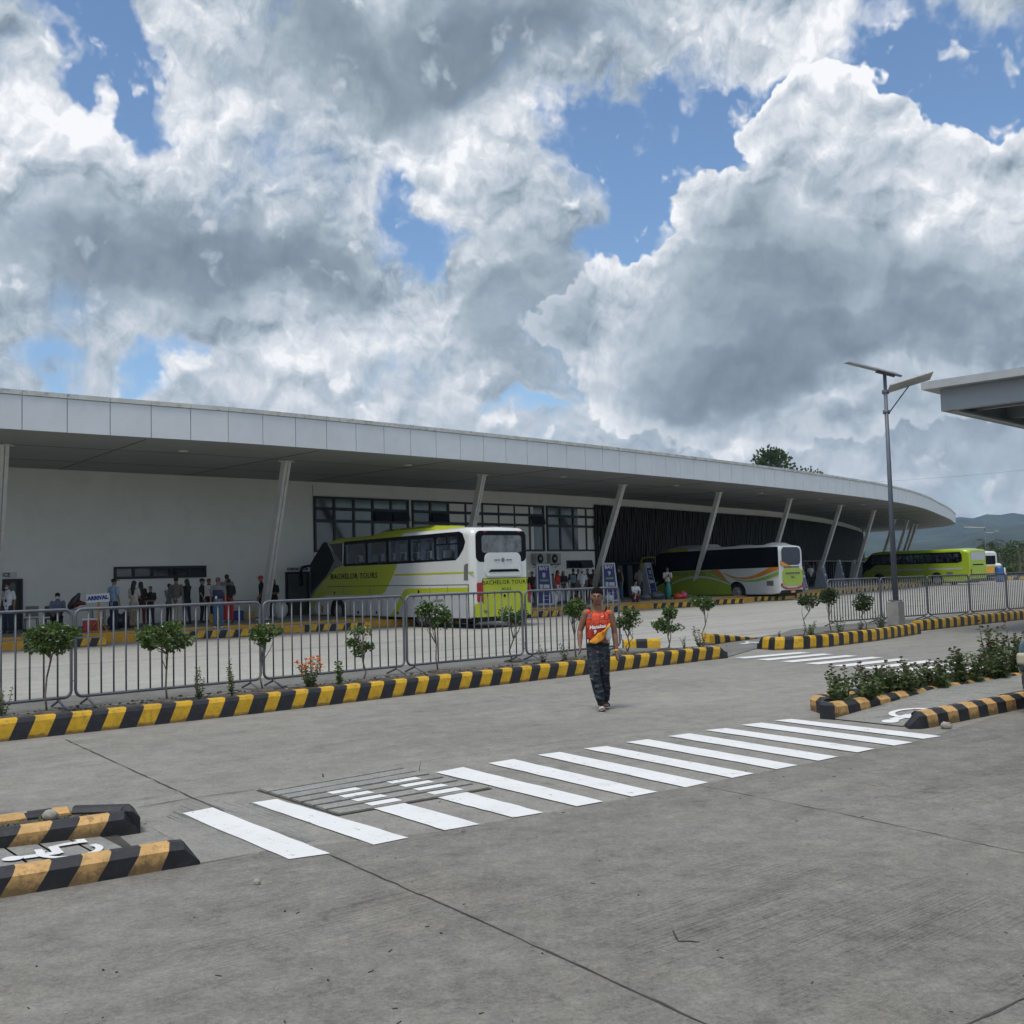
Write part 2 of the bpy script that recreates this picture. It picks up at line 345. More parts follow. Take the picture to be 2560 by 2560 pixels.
# ================================================================ the ground
E1 = Vector((cos(radians(39.5)), sin(radians(39.5)), 0)); E2 = Vector((-E1.y, E1.x, 0))
def concrete(name, base, var=.22, groove=.5, rot=39.5, cross=0., tracks=0.):
    m, t, b = new_mat(name)
    P = t.new('ShaderNodeTexCoord').outputs['Object']
    R = t.map(P, (0, 0, 0), (0, 0, -radians(rot)), (1, 1, 1))
    big = t.noise(R, .16, 5, .6)
    streak = t.noise(t.map(R, sc=(.22, 2.2, 1)), 1.3, 7, .65)
    streak2 = t.noise(t.map(R, (5, 3, 0), sc=(.05, 1.1, 1)), 1.0, 6, .6)
    fine = t.noise(P, 34, 5, .7); spot = t.noise(P, 3.1, 8, .7)
    gr = t.noise(t.map(R, sc=(.8, 75, 1)), 1.0, 3, .6)                     # broom finish
    gmask = t.sm(t.noise(R, .45, 3, .5), .42, .62)
    v = t.m('ADD', .93, t.m('MULTIPLY', t.m('SUBTRACT', big, .5), var * 2.0))
    v = t.m('ADD', v, t.m('MULTIPLY', t.m('SUBTRACT', streak, .5), var * 1.0))
    v = t.m('ADD', v, t.m('MULTIPLY', t.m('SUBTRACT', streak2, .5), var * 1.0))
    v = t.m('ADD', v, t.m('MULTIPLY', t.m('SUBTRACT', spot, .5), var * 2.6))
    v = t.m('ADD', v, t.m('MULTIPLY', t.m('SUBTRACT', t.noise(P, 11, 6, .75), .5), var * 2.0))
    v = t.m('ADD', v, t.m('MULTIPLY', t.m('SUBTRACT', fine, .5), 1.0))
    v = t.m('ADD', v, t.m('MULTIPLY', t.m('SUBTRACT', t.noise(P, 95, 3, .7), .5), .9))
    scr = t.noise(t.map(R, (3, 7, 0), (0, 0, .25), (1.2, 9, 1)), 2.0, 7, .75)
    v = t.m('SUBTRACT', v, t.m('MULTIPLY', t.sm(scr, .60, .72), var * .55))
    g = t.m('MULTIPLY', t.sm(gr, .50, .66), t.m('MULTIPLY', gmask, groove))
    v = t.m('SUBTRACT', v, t.m('MULTIPLY', g, .26))
    if tracks:                                                             # worn wheel paths bending round the yard
        wv_ = t.noise(t.map(R, (0, 0, 0), (0, 0, .12), (.035, .9, 1)), 1.5, 4, .5, 1.0)
        v = t.m('SUBTRACT', v, t.m('MULTIPLY', t.sm(wv_, .52, .66), tracks))
    hue = t.mix(t.noise(R, .7, 4, .6), (base[0] * 1.03, base[1], base[2] * .95), (base[0] * .98, base[1], base[2] * 1.03))
    dark = t.mix(t.sm(t.noise(P, 1.7, 9, .74), .58, .72), hue, tuple(k * .55 for k in base))
    pale = t.mix(t.m('MULTIPLY', t.sm(t.noise(t.map(R, (9, 2, 0), sc=(.5, 3, 1)), 1.1, 8, .75), .62, .72), .45), dark, tuple(min(1, k * 1.7) for k in base))
    col = t.mix(1.0, pale, t.comb(v, v, v), 'MULTIPLY')
    t.put(b.inputs['Base Color'], col); b.inputs['Roughness'].default_value = .82; b.inputs['Specular IOR Level'].default_value = .35
    bp = t.new('ShaderNodeBump'); bp.inputs['Strength'].default_value = .5; bp.inputs['Distance'].default_value = .006
    t.put(bp.inputs['Height'], t.m('SUBTRACT', t.m('MULTIPLY', fine, .6), t.m('MULTIPLY', g, 1.2))); t.l.new(bp.outputs[0], b.inputs['Normal'])
    return m
M_ROAD = concrete('road_concrete', (.235, .229, .212), .32, .7)
M_APRON = concrete('apron_concrete', (.182, .176, .162), .42, 1.0)
M_YARD = concrete('yard_concrete', (.335, .33, .31), .22, .15, 39.5, tracks=.16)
M_SLAB = concrete('median_concrete', (.155, .153, .145), .35, .1)
M_RAMP = concrete('ramp_concrete', (.24, .24, .23), .25, .2)
M_GROOVE = concrete('grooved_concrete', (.215, .212, .20), .3, 2.4, 39.5 + 90)
M_CRACK = mat('joint_dark', (.045, .043, .038), .9, var=.4, vs=6)
M_SOIL = mat('soil', (.075, .062, .048), .95, var=.5, vs=9, bump=.8, bs=30)
M_GRASS = mat('field_green', (.055, .085, .028), .95, var=.45, vs=.05)

def sheet(name, pts, z, m, label=None, sub=0):
    mb = MB(); mb.add([(p[0], p[1], z) for p in pts], [tuple(range(len(pts)))])
    return struct(name, mb, m, label)
sheet('ground', [(-4000, -400), (4000, -400), (4000, 6000), (-4000, 6000)], -.06, M_GRASS)
a0, a1 = Vector((4.32, 21.62, 0)), None
N1 = [G(-260, 1886), G(0, 1855), G(600, 1789), G(1100, 1730), G(1500, 1683), G(1820, 1645)]
sheet('yard', [(-70, 5), (-30, -12), (30, -12), (62, 30), (60, 92), (64, 150), (20, 172), (-90, 110)], -.004, M_YARD)
# front road: everything on this side of the far median
rd = [(-30, -9.5), N1[1] + E1 * -40, N1[1] + E2 * .1, N1[5] + E2 * .1, Vector((5.3, 23.9, 0)), Vector((10.6, 28.0, 0)), Vector((15.7, 32.9, 0)), Vector((40, 55, 0)), Vector((60, 40, 0)), Vector((28, -10, 0))]
sheet('road', rd, .0, M_ROAD)

ap = [G(500, 2161) - Vector((9, 5.2, 0)), G(500, 2161), G(690, 2126), G(1113, 2078), G(1579, 1994), G(2047, 1904), G(2290, 1853), Vector((6.3, 13.2, 0)), Vector((16, 20.5, 0)), Vector((26, -9, 0)), Vector((-12, -9, 0))]
sheet('apron', ap, .0035, M_APRON)

# ---- kerbs painted in black and yellow
M_YEL = mat('kerb_yellow', (.56, .33, .012), .55, var=.14, vs=6, dirt=.55, dirtcol=(.13, .095, .04), bump=.25)
M_BLK = mat('kerb_black', (.011, .012, .016), .5, var=.35, vs=6, dirt=.35, dirtcol=(.06, .055, .05), bump=.25)
M_YEL2 = mat('kerb_faded_yellow', (.50, .30, .11), .6, var=.16, vs=7, dirt=.75, dirtcol=(.10, .065, .025), bump=.3)
def mud(m, top):
    t = NT(m.node_tree); b = [n for n in t.n if n.type == 'BSDF_PRINCIPLED'][0]; old = b.inputs['Base Color'].links[0].from_socket
    P = t.new('ShaderNodeTexCoord').outputs['Object']; z = t.sep(P)[2]
    k = t.m('ADD', t.sm(z, 0., top, 1., 0.), t.m('MULTIPLY', t.m('SUBTRACT', t.noise(P, 12, 7, .7), .5), 1.6)); f = t.sm(k, .35, .9, 0., .8)
    t.l.new(t.mix(f, old, (.085, .058, .028)), b.inputs['Base Color'])
mud(M_YEL2, .17); mud(M_YEL, .10)
M_YEL3 = mat('kerb_ochre', (.52, .27, .02), .6, var=.12, vs=3, dirt=.4, dirtcol=(.2, .12, .04))
def kerb(name, pts, wd=.24, h=.28, pitch=.215, mats=(M_BLK, M_YEL), shear=.12, prof=None, side=1, z0=0., hs=None, start=0., label=None, round_end=True, nose0=0., nose1=0., endblack=False):
    """pts: foot of the face that looks at the road; the kerb lies on its left (side=1)"""
    pts = [Vector((p[0], p[1], 0)) for p in pts]
    L = [0.]
    for i in range(1, len(pts)): L.append(L[-1] + (pts[i] - pts[i - 1]).length)
    tot = L[-1]; pitch = tot / max(1, round(tot / pitch))
    if endblack: start = (int(round(tot / pitch)) - 1) % 2
    def at(s):
        s = max(-.5, min(tot + .5, s)); i = 0
        while i < len(pts) - 2 and s > L[i + 1]: i += 1
        d = (pts[i + 1] - pts[i]).normalized(); return pts[i] + d * (s - L[i]), d
    prof = prof or [(0, 0), (.02, .45), (.05, .8), (.15, .97), (.35, 1.0), (.65, 1.0), (.85, .97), (.95, .8), (.98, .45), (1, 0)]
    mb = MB(); n = int(math.ceil(tot / pitch)); stn = []
    for k in range(n + 1):
        s = min(tot, k * pitch); stn.append((s + (random.uniform(-.07, .07) * pitch if 0 < k < n else 0), 0))
    extra = []
    for k in range(len(stn) - 1):
        (s0, _), (s1, _) = stn[k], stn[k + 1]
        if s1 - s0 < 1e-3: continue
        jit = random.uniform(-.012, .012)
        for (q0, q1) in ((s0, (s0 + s1) / 2), ((s0 + s1) / 2, s1)):
            ring = []
            for q in (q0, q1):
                hh = h if hs is None else hs(q / tot)
                end = min(q, tot - q)
                for u, v in prof:
                    sh = shear * (1 - v) * -1 * min(1, end / .25) if round_end or True else 0
                    p, d = at(q + sh); nrm = Vector((-d.y, d.x, 0)) * side
                    cap = 1.
                    if nose1 and tot - q < nose1: cap = sqrt(max(0.04, 1 - (1 - (tot - q) / nose1) ** 2))
                    if nose0 and q < nose0: cap = min(cap, sqrt(max(0.04, 1 - (1 - q / nose0) ** 2)))
                    ring.append(p + nrm * (u * wd) + Vector((0, 0, z0 + v * hh * (cap if v > .5 else 1))))
            m = len(prof)
            mb.add(ring, [(i, m + i, m + i + 1, i + 1) if side < 0 else (i, i + 1, m + i + 1, m + i) for i in range(m - 1)], (k + int(start * (1 if start < 2 else 1))) % 2)
    m = len(prof)
    mb.f.append(tuple(range(m))); mb.mi.append(int(start) % 2); mb.sm.append(False)
    mb.f.append(tuple(len(mb.v) - 1 - i for i in range(m))); mb.mi.append(0); mb.sm.append(False)
    o = struct(name, mb, list(mats), label)
    bm = bmesh.new(); bm.from_mesh(o.data); bmesh.ops.remove_doubles(bm, verts=bm.verts, dist=.0008); bmesh.ops.recalc_face_normals(bm, faces=bm.faces); bm.to_mesh(o.data); bm.free()
    return o
kerb('kerb', N1, nose1=.3, endblack=True, wd=.26, h=.255)
KX = N1[5] + E1 * .02
K2a = [Vector((5.42, 23.85, 0)), Vector((5.68, 23.3, 0)), Vector((6.3, 23.35, 0)), Vector((7.05, 23.85, 0)), Vector((8.6, 25.3, 0)), Vector((10.5, 27.45, 0))]
kerb('kerb', K2a, start=0, shear=.04, nose0=.15)
K2b = [G(2300, 1578), G(2560, 1549), G(2560, 1549) + E1 * 14]
kerb('kerb', K2b, start=1, shear=.04)
# median paving, 0.2 above the road
MW = 2.75
def off(p, k): return p + E2 * k
M1 = [off(N1[0], .2) - E1 * 25] + [off(p, .2) for p in N1[:-1]] + [off(N1[5], .2) - E1 * .25]
mb = MB(); poly = [(p.x, p.y) for p in M1] + [(q.x, q.y) for q in (off(N1[5], MW - .2) - E1 * 1.3, off(N1[0], MW - .2) - E1 * 25)]
mb.prism(poly, .0, .2); struct('median', mb, M_SLAB)
kerb('kerb', [G(1652, 1625), G(1560, 1628)], wd=.2, h=.26, pitch=.25, shear=0, start=1, side=-1)
# soil strip with plants in the median
def soil(pts, z, name='soil'):
    mb = MB(); n = len(pts); mb.add([(p[0], p[1], z) for p in pts], [tuple(range(n))])
    return struct(name, mb, M_SOIL)
soil([off(N1[0], .28), off(N1[5], .28) - E1 * .4, off(N1[5], .85) - E1 * .8, off(N1[0], .85)], .206)
M2o = Vector((6.0, 24.0, 0)); M2e = Vector((10.6, 28.1, 0)); far2 = K2b[2]
mb = MB(); mb.prism([(p.x, p.y) for p in (Vector((5.75, 23.6, 0)), Vector((6.3, 23.5, 0)), Vector((7.0, 24.0, 0)), Vector((8.5, 25.5, 0)), Vector((10.45, 27.6, 0)), K2b[0] + E2 * .2, K2b[1] + E2 * .2, far2 + E2 * .2, far2 + E2 * 2.5, Vector((7.2, 27.6, 0)), Vector((5.9, 24.6, 0)))], 0, .2)
struct('median', mb, M_SLAB)
soil([Vector((5.95, 23.9, 0)), Vector((7.0, 24.3, 0)), Vector((9.4, 26.8, 0)), Vector((8.9, 27.2, 0)), Vector((6.2, 24.7, 0))], .206)
# ramp through the median, with its side kerb
RA = [N1[5] + E1 * .1 + E2 * .05, Vector((5.5, 23.6, 0)), Vector((7.1, 28.2, 0)), off(N1[5], MW) + E1 * 1.3, off(N1[5], MW) - E1 * 1.0]
mb = MB(); mb.prism([(p.x, p.y) for p in (N1[5] + E1 * .12 + E2 * .1, Vector((5.45, 23.95, 0)), Vector((6.3, 26.0, 0)), Vector((8.2, 29.2, 0)), Vector((7.4, 29.3, 0)), G(1775, 1614) + E1 * .2, G(1650, 1624), off(N1[5], .4) - E1 * .5)], 0, .014)
struct('ramp', mb, M_SLAB)
kerb('kerb', [G(1775, 1614), G(1870, 1601), G(1900, 1597)], wd=.22, h=.25, pitch=.26, shear=0, start=1, hs=lambda t: .26 * (1 - t) + .03)

# ---- white zebra stripes
M_WHITE, tw, bw = new_mat('road_paint_white'); MATS['road_paint_white'] = M_WHITE
Pw = tw.new('ShaderNodeTexCoord').outputs['Object']; Rw = tw.map(Pw, (0, 0, 0), (0, 0, radians(50.5)), (1, 1, 1))
wear = tw.m('MULTIPLY_ADD', tw.noise(tw.map(Rw, sc=(2.5, 60, 1)), 1.0, 3, .6), .35, tw.m('MULTIPLY', tw.noise(Pw, 9, 8, .75), .65))
cw = tw.mix(tw.noise(Pw, 2.2, 5, .6), (.60, .61, .62), (.74, .75, .76)); cw = tw.mix(tw.sm(tw.noise(Pw, 3.5, 7, .7), .5, .75, 0., .35), cw, (.42, .41, .39))
cw = tw.mix(tw.sm(wear, .575, .625), cw, (.22, .215, .20)); tw.put(bw.inputs['Base Color'], cw); bw.inputs['Roughness'].default_value = .65
ZX = [((454, 2036), (532, 2021), (824, 2137), (722, 2151)), ((629, 2009), (691, 2000), (1022, 2097), (935, 2115)),
 ((797, 1982), (869, 1970), (1200, 2063), (1113, 2078)), ((950, 1958), (1018, 1944), (1360, 2034), (1285, 2047)),
 ((1089, 1933), (1157, 1920), (1509, 2006), (1443, 2018)), ((1221, 1910), (1283, 1900), (1644, 1982), (1579, 1994)),
 ((1344, 1889), (1400, 1882), (1770, 1958), (1714, 1971)), ((1460, 1873), (1515, 1867), (1884, 1936), (1832, 1947)),
 ((1566, 1857), (1620, 1850), (1993, 1915), (1942, 1925)), ((1670, 1842), (1723, 1835), (2094, 1894), (2047, 1904)),
 ((1761, 1827), (1815, 1822), (2187, 1874), (2143, 1883)), ((1851, 1814), (1903, 1808), (2283, 1858), (2237, 1866)),
 ((1936, 1803), (1978, 1799), (2355, 1842), (2308, 1849))]
SLAB_Z = .022
mb = MB()
def wob_quad(mb, c, z, n=10, amp=.006, mi=0):
    a, b, c_, d = c; vs = []
    for i in range(n + 1):
        t = i / n; l = a.lerp(d, t); r = b.lerp(c_, t); vs += [(l.x + random.uniform(-amp, amp), l.y + random.uniform(-amp, amp), z), (r.x + random.uniform(-amp, amp), r.y + random.uniform(-amp, amp), z)]
    mb.add(vs, [(2 * i, 2 * i + 1, 2 * i + 3, 2 * i + 2) for i in range(n)], mi)
for k, q in enumerate(ZX):
    q = [G(*p) for p in q]
    if k in (2, 3):                         # these two start on the raised drain cover
        f = .45 if k == 2 else .47
        a, b = q[0].lerp(q[3], f), q[1].lerp(q[2], f); wob_quad(mb, [a, b, q[2], q[3]], .009)
    else: wob_quad(mb, q, .009)
struct('crosswalk', mb, M_WHITE)
# far crossing: stripes along the road
mb = MB(); A0, A1 = G(1836, 1645), G(2224, 1677); B0, B1 = G(2000, 1631), G(2400, 1658)
for k in range(9):
    f = k / 6; l = A0.lerp(A1, f); r = B0.lerp(B1, f * .97); dv = (A1 - A0) / 6 * .5
    wob_quad(mb, [l, r, r + dv * .9, l + dv], .009)
struct('crosswalk', mb, M_WHITE)

# ---- drain cover of concrete planks let into the road, gaps between them
DC = [G(640, 1977), G(985, 1917), G(1232, 1973), G(845, 2041)]
mb = MB(); mb.add([(p.x, p.y, .005) for p in DC], [(0, 1, 2, 3)]); struct('drain_pit', mb, M_CRACK)
cover = thing('drain_cover', 'sunken drain cover of long concrete planks under the zebra stripes', 'drain cover', (DC[0].x, DC[0].y, 0))
inv = Matrix.Translation(-cover.location)
N = 7; stripes = []
for i in range(N):
    t0, t1 = (i + .06) / N, (i + .90 - (.10 if i in (2, 3, 4, 5) else 0)) / N
    a, b = DC[0].lerp(DC[3], t0), DC[1].lerp(DC[2], t0); c, d = DC[1].lerp(DC[2], t1), DC[0].lerp(DC[3], t1)
    ux = (b - a).normalized() * .02
    mb = MB(); mb.M = inv.copy()
    ns = 8; vs = []
    for j in range(ns + 1):
        p, q = (a + ux).lerp(b - ux, j / ns), (d + ux).lerp(c - ux, j / ns); jz = random.uniform(-.002, .002)
        vs += [(p.x, p.y, .006), (p.x, p.y, SLAB_Z - .004), (p.x + (q.x - p.x) * .12, p.y + (q.y - p.y) * .12, SLAB_Z + jz), (q.x + (p.x - q.x) * .12, q.y + (p.y - q.y) * .12, SLAB_Z + jz), (q.x, q.y, SLAB_Z - .004), (q.x, q.y, .006)]
    mb.add(vs, [(6 * j + k, 6 * j + 6 + k, 6 * j + 7 + k, 6 * j + k + 1) for j in range(ns) for k in range(5)] + [tuple(range(6)), tuple(6 * ns + 5 - k for k in range(6))])
    mb.build('plank', M_RAMP if i % 3 else M_ROAD, cover)
    for k in (2, 3):                        # paint carried over the planks
        q = [G(*p) for p in ZX[k]]; dd = (b - a).normalized()
        def cross(o, p0, p1):
            r = p1 - p0; den = dd.x * r.y - dd.y * r.x; return ((p0.x - o.x) * r.y - (p0.y - o.y) * r.x) / den
        pts = []
        for o in (a.lerp(d, .13), d.lerp(a, .13)):
            s0, s1 = cross(o, q[0], q[3]), cross(o, q[1], q[2]); pts.append((o + dd * s0, o + dd * s1))
        mid = (pts[0][0] + pts[1][1]) / 2; fr = (mid - q[0]).dot(q[3] - q[0]) / (q[3] - q[0]).length_squared
        if 0. < fr < .47:
            mp = MB(); mp.M = inv.copy(); mp.add([(v.x, v.y, SLAB_Z + .004) for v in (pts[0][0], pts[0][1], pts[1][1], pts[1][0])], [(0, 1, 2, 3)]); mp.build('paint_patch', M_WHITE, cover)

# ---- joints and cracks
def joint(pts, wd=.018, z=.0068, name='pavement_joint', amp=.01):
    mb = MB(); vs = []; out = []
    for i in range(len(pts) - 1):
        a, b = pts[i], pts[i + 1]; n = max(2, int((b - a).length / .12))
        for j in range(n + (i == len(pts) - 2)): out.append(a.lerp(b, j / n))
    for i, p in enumerate(out):
        d = (out[min(i + 1, len(out) - 1)] - out[max(0, i - 1)]).normalized(); nn = Vector((-d.y, d.x, 0)); k = random.uniform(-amp, amp) * .6; ww = wd * random.uniform(.25, .85)
        vs += [(p + nn * (k - ww / 2)).to_tuple()[:2] + (z,), (p + nn * (k + ww / 2)).to_tuple()[:2] + (z,)]
    mb.add(vs, [(2 * i, 2 * i + 2, 2 * i + 3, 2 * i + 1) for i in range(len(out) - 1)]); return struct(name, mb, M_CRACK)
joint([G(165, 1850), G(482, 1996), G(560, 2030)], .02)
joint([G(826, 2140), G(1190, 2300), G(1760, 2560), G(1760, 2560) + (G(1760, 2560) - G(1190, 2300))], .022)
joint([G(345, 2020), G(482, 1996), G(640, 1975)], .016)
joint([G(985, 1915), G(1400, 1856), G(1730, 1812), G(2040, 1772)], .008)
joint([G(500, 2160), G(600, 2142), G(680, 2127)], .016)
joint([G(1750, 1966), G(2100, 2035), G(2560, 2136)], .012)
joint([G(2600, 2484), G(2435, 2556), G(2300, 2620)], .02)
joint([G(2240, 1862), G(2330, 1855)], .012)
joint([G(480, 1996) + E1 * 6.3 - E2 * .3, G(480, 1996) + E1 * 6.3 + E2 * 6], .007)
# deeply broomed slab beside the first stripes
mb = MB(); q = [G(470, 2000), G(700, 2014), G(790, 2100), G(690, 2126), G(500, 2160), G(470, 2120), G(380, 2070)]
mb.add([(p.x, p.y, .0025) for p in q], [tuple(range(len(q)))][::-1]); struct('road_panel', mb, M_GROOVE)

# ---- the traffic islands on this side of the crossing
PR = [(0, 0), (0, .74), (.3, .98), (.34, 1), (.72, 1), (.76, .98), (1, .8), (1, 0)]
IM = (M_BLK, M_YEL2)
dK = (G(500, 2162) - G(0, 2248)).normalized()
kA = [G(0, 2248) - dK * 2.2, G(0, 2248), G(500, 2162)]
kerb('kerb', kA, wd=.17, h=.158, pitch=.175, mats=IM, shear=.10, prof=PR, endblack=True, nose1=.12)
# island planter, left: kerb facing the ramp, rounded nose, kerb facing the far road
nL = G(358, 2082); kB = [nL - dK * 4, nL - dK * .45, nL - dK * .12 + Vector((-.0, .0, 0)), nL]
pf = nL + Vector((-dK.y, dK.x, 0)) * .62
kerb('kerb', [nL - dK * 4, nL - dK * .02], wd=.16, h=.158, pitch=.2, mats=IM, shear=.12, prof=PR, endblack=True, nose1=.10)
nv = Vector((-dK.y, dK.x, 0))
kerb('kerb', [pf + dK * -.32, pf - dK * 4], wd=.16, h=.158, pitch=.2, mats=IM, shear=.06, prof=PR, start=1, nose0=.1)
def arc(c, r, a0, a1, n=8): return [Vector((c.x + r * cos(a0 + (a1 - a0) * i / n), c.y + r * sin(a0 + (a1 - a0) * i / n), 0)) for i in range(n + 1)]
kerb('kerb', [nL - dK * .02, nL + dK * .10 + nv * .12, nL + dK * .06 + nv * .34, nL - dK * .10 + nv * .52, pf - dK * .34], wd=.18, h=.156, pitch=9, mats=IM, shear=0, prof=PR, start=0)
soil([nL - dK * 4 + nv * .18, nL - dK * .1 + nv * .18, pf - dK * .4 - nv * .15, pf - dK * 4 - nv * .15], .11)
# ramp between the two left kerbs: narrow slabs with open joints
sw = MB(); c0, c1 = G(500, 2162) + nv * .17 - dK * .25, nL - dK * .1
wR = (c1 - c0).dot(nv)
base = c0
for k in range(22):
    s0, s1 = -k * .21 - .0, -(k + 1) * .21 + .018
    z = lambda s: .02 + min(.06, max(0, -s) * .03)
    a, b = base + dK * s0, base + dK * s1
    lean = -.12
    sw.add([(a.x, a.y, z(s0)), ((a + nv * wR).x + dK.x * lean, (a + nv * wR).y + dK.y * lean, z(s0)), ((b + nv * wR).x + dK.x * lean, (b + nv * wR).y + dK.y * lean, z(s1)), (b.x, b.y, z(s1))], [(0, 1, 2, 3)])
struct('ramp', sw, M_RAMP)
mb = MB(); e = base - dK * 4.8; mb.prism([(p.x, p.y) for p in (base, e, e + nv * wR, base + nv * wR)][::-1], .001, .012); struct('ramp_bed', mb, M_CRACK)

# right island
dR = Vector((cos(radians(38)), sin(radians(38)), 0)); nR = Vector((-dR.y, dR.x, 0))
kC0 = G(2272, 1823); kCend = kC0 + dR * 7
kerb('kerb', [kC0, kC0 + Vector((.16, -.02, 0)), kC0 + Vector((.16, -.02, 0)) + dR * 7], wd=.19, h=.182, pitch=.215, mats=IM, shear=-.05, prof=PR, start=0, nose0=.1)
kD0 = G(2090, 1798)
kerb('kerb', [kD0 + dR * .03, kD0 + dR * 7], wd=.18, h=.188, pitch=.215, mats=IM, shear=-.05, prof=PR, start=1)
q = [G(2050, 1797), G(2088, 1800), kD0 + nR * .24 + dR * .10, G(2056, 1781)]
mb = MB(); mb.prism([(p.x, p.y) for p in q], 0, .165); c_ = sum(q, Vector()) / 4
mb.add([(p.x, p.y, .165) for p in q] + [((p.x * .72 + c_.x * .28), (p.y * .72 + c_.y * .28), .19) for p in q], [(i, (i + 1) % 4, 4 + (i + 1) % 4, 4 + i) for i in range(4)] + [(4, 5, 6, 7)]); struct('kerb', mb, M_BLK)
kE0 = G(2052, 1786); 
kerb('kerb', [kE0 + dR * 7.4 + nR * .55, kE0 + nR * .35 + dR * .25, kE0 + dR * .02], wd=.18, h=.188, pitch=.2, mats=IM, shear=-.03, prof=PR, start=1)
soil([kD0 + nR * .15 + dR * .1, kD0 + dR * 7 + nR * .15, kE0 + dR * 7.4 + nR * .4, kE0 + dR * .4 + nR * .15], .14)
sw = MB(); c0 = kC0 + nR * .14 + dR * .1
def zr(s): return .012 + .15 * max(0, min(1, s / 2.2))
wS = (kD0 - kC0).dot(nR) - .05
for k in range(9):
    s0, s1 = k * .733, k * .733 + .725
    a, b = c0 + dR * s0, c0 + dR * s1; 
    sw.add([(a.x, a.y, zr(s0)), (b.x, b.y, zr(s1)), (b.x + nR.x * wS, b.y + nR.y * wS, zr(s1)), (a.x + nR.x * wS, a.y + nR.y * wS, zr(s0))], [(0, 1, 2, 3)])
struct('ramp', sw, M_RAMP)

# ---- wheelchair symbols painted on the ramps
def wheelchair(o, xd, size, zf, name='ramp_symbol', amp=1.):
    """o: middle, xd: direction from the feet to the head; xd x yd spans the surface"""
    xd = Vector(xd).normalized(); yd = Vector((-xd.y, xd.x, 0)); mb = MB()
    lift = [0.]
    def P(u, v): q = o + xd * (u * size) + yd * (v * size * amp); return (q.x, q.y, zf(q) + lift[0])
    def strip(pts, wd):
        vs = []; lift[0] += .0007
        for i, (a, b) in enumerate(pts):
            p = Vector((a, b)); d = Vector(pts[min(i + 1, len(pts) - 1)]) - Vector(pts[max(0, i - 1)]); d.normalize(); n = Vector((-d.y, d.x)) * wd / 2
            vs += [P(*(p - n)), P(*(p + n))]
        mb.add(vs, [(2 * i, 2 * i + 2, 2 * i + 3, 2 * i + 1) for i in range(len(pts) - 1)])
    mb.add([P(.52 + .13 * cos(t * pi / 6), .02 + .13 * sin(t * pi / 6)) for t in range(12)], [tuple(range(12))])
    strip([(.40, 0), (-.04, .02)], .17)                       # trunk
    strip([(-.03, -.03), (-.03, .40), (-.20, .46), (-.42, .50)], .13)      # thigh and shin
    strip([(-.42, .42), (-.42, .66)], .12)
    strip([(.17, .05), (.17, .34)], .10)                       # arm
    strip([(-.18 + .37 * cos(radians(x)), .04 + .37 * sin(radians(x))) for x in range(150, 391, 15)], .10)
    return struct(name, mb, M_WHITE)
pL = G(140, 2127, .06)
zl = lambda q: .024 + min(.06, max(0, -((q - base).dot(dK))) * .03) + .006
wheelchair(pL, -dK, .5, zl, amp=-1.)
pR = G(2270, 1782, .08); wheelchair(pR, -dR, .75, lambda q: zr((q - c0).dot(dR)) + .006, amp=1.)
pM = G(1885, 1604, .04); wheelchair(pM, -E1, .8, lambda q: .020, amp=1.)
# ================================================================ the terminal
SOF, TOPZ, PLZ = 6.2, 7.3, .32
M_WALL = mat('wall_paint', (.85, .86, .83), .75, var=.03, vs=.6, dirt=.12, dirtcol=(.4, .4, .38))
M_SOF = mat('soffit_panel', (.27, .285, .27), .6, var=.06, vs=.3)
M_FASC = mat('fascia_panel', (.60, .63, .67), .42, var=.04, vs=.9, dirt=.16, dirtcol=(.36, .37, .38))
M_CAP = mat('fascia_cap', (.50, .51, .49), .6, var=.12, vs=1.5, dirt=.75, dirtcol=(.13, .12, .10))
M_DARKJ = mat('dark_gap', (.02, .02, .02), .8, var=.1)
M_FRAME = mat('window_frame', (.010, .013, .022), .45, var=.1)
M_GLASS = mat('window_glass', (.10, .125, .125), .08, var=.25, vs=.5, spec=.8)
M_DGLASS = mat('dark_glass', (.012, .016, .026), .08, var=.2, vs=.5, spec=.7)
M_STEEL = mat('column_steel', (.62, .63, .62), .45, var=.06, vs=2, dirt=.2, dirtcol=(.25, .25, .24))
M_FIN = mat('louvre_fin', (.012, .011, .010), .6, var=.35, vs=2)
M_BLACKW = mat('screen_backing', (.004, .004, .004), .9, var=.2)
M_PALE = mat('pale_curtain', (.36, .38, .37), .8, var=.15, vs=3)
M_DOORG = mat('door_grey_green', (.075, .095, .088), .5, var=.06)
M_ORNG = M_YEL3
M_TEAL = mat('tinted_curtain', (.10, .13, .125), .5, var=.2, vs=2)

# platform and its saw-tooth bays
PITCH_V = Vector((3.58, 3.05, 0)); RET = Vector((-.643, .766, 0)) * 2.1
TIPS = [Vector((-15.9, 29.0, 0)), Vector((-12.35, 32.0, 0)), Vector((-8.85, 35.1, 0)), Vector((-5.15, 37.9, 0)), Vector((-1.6, 41.1, 0)), Vector((1.9, 44.9, 0)), Vector((5.5, 48.7, 0)), Vector((8.85, 52.1, 0)), Vector((12.0, 55.3, 0)), Vector((15.2, 58.9, 0)), Vector((18.8, 64.2, 0)), Vector((22.2, 69.2, 0)), Vector((25.6, 74.2, 0)), Vector((29., 79.2, 0)), Vector((32.4, 84.4, 0))]
NOT = [t + RET for t in TIPS]
plat = [NOT[0] + Vector((-30, -27, 0))] + NOT + [Vector((38, 93, 0)), Vector((46, 112, 0)), Vector((52, 140, 0)), Vector((20, 160, 0)), Vector((-60, 80, 0))]
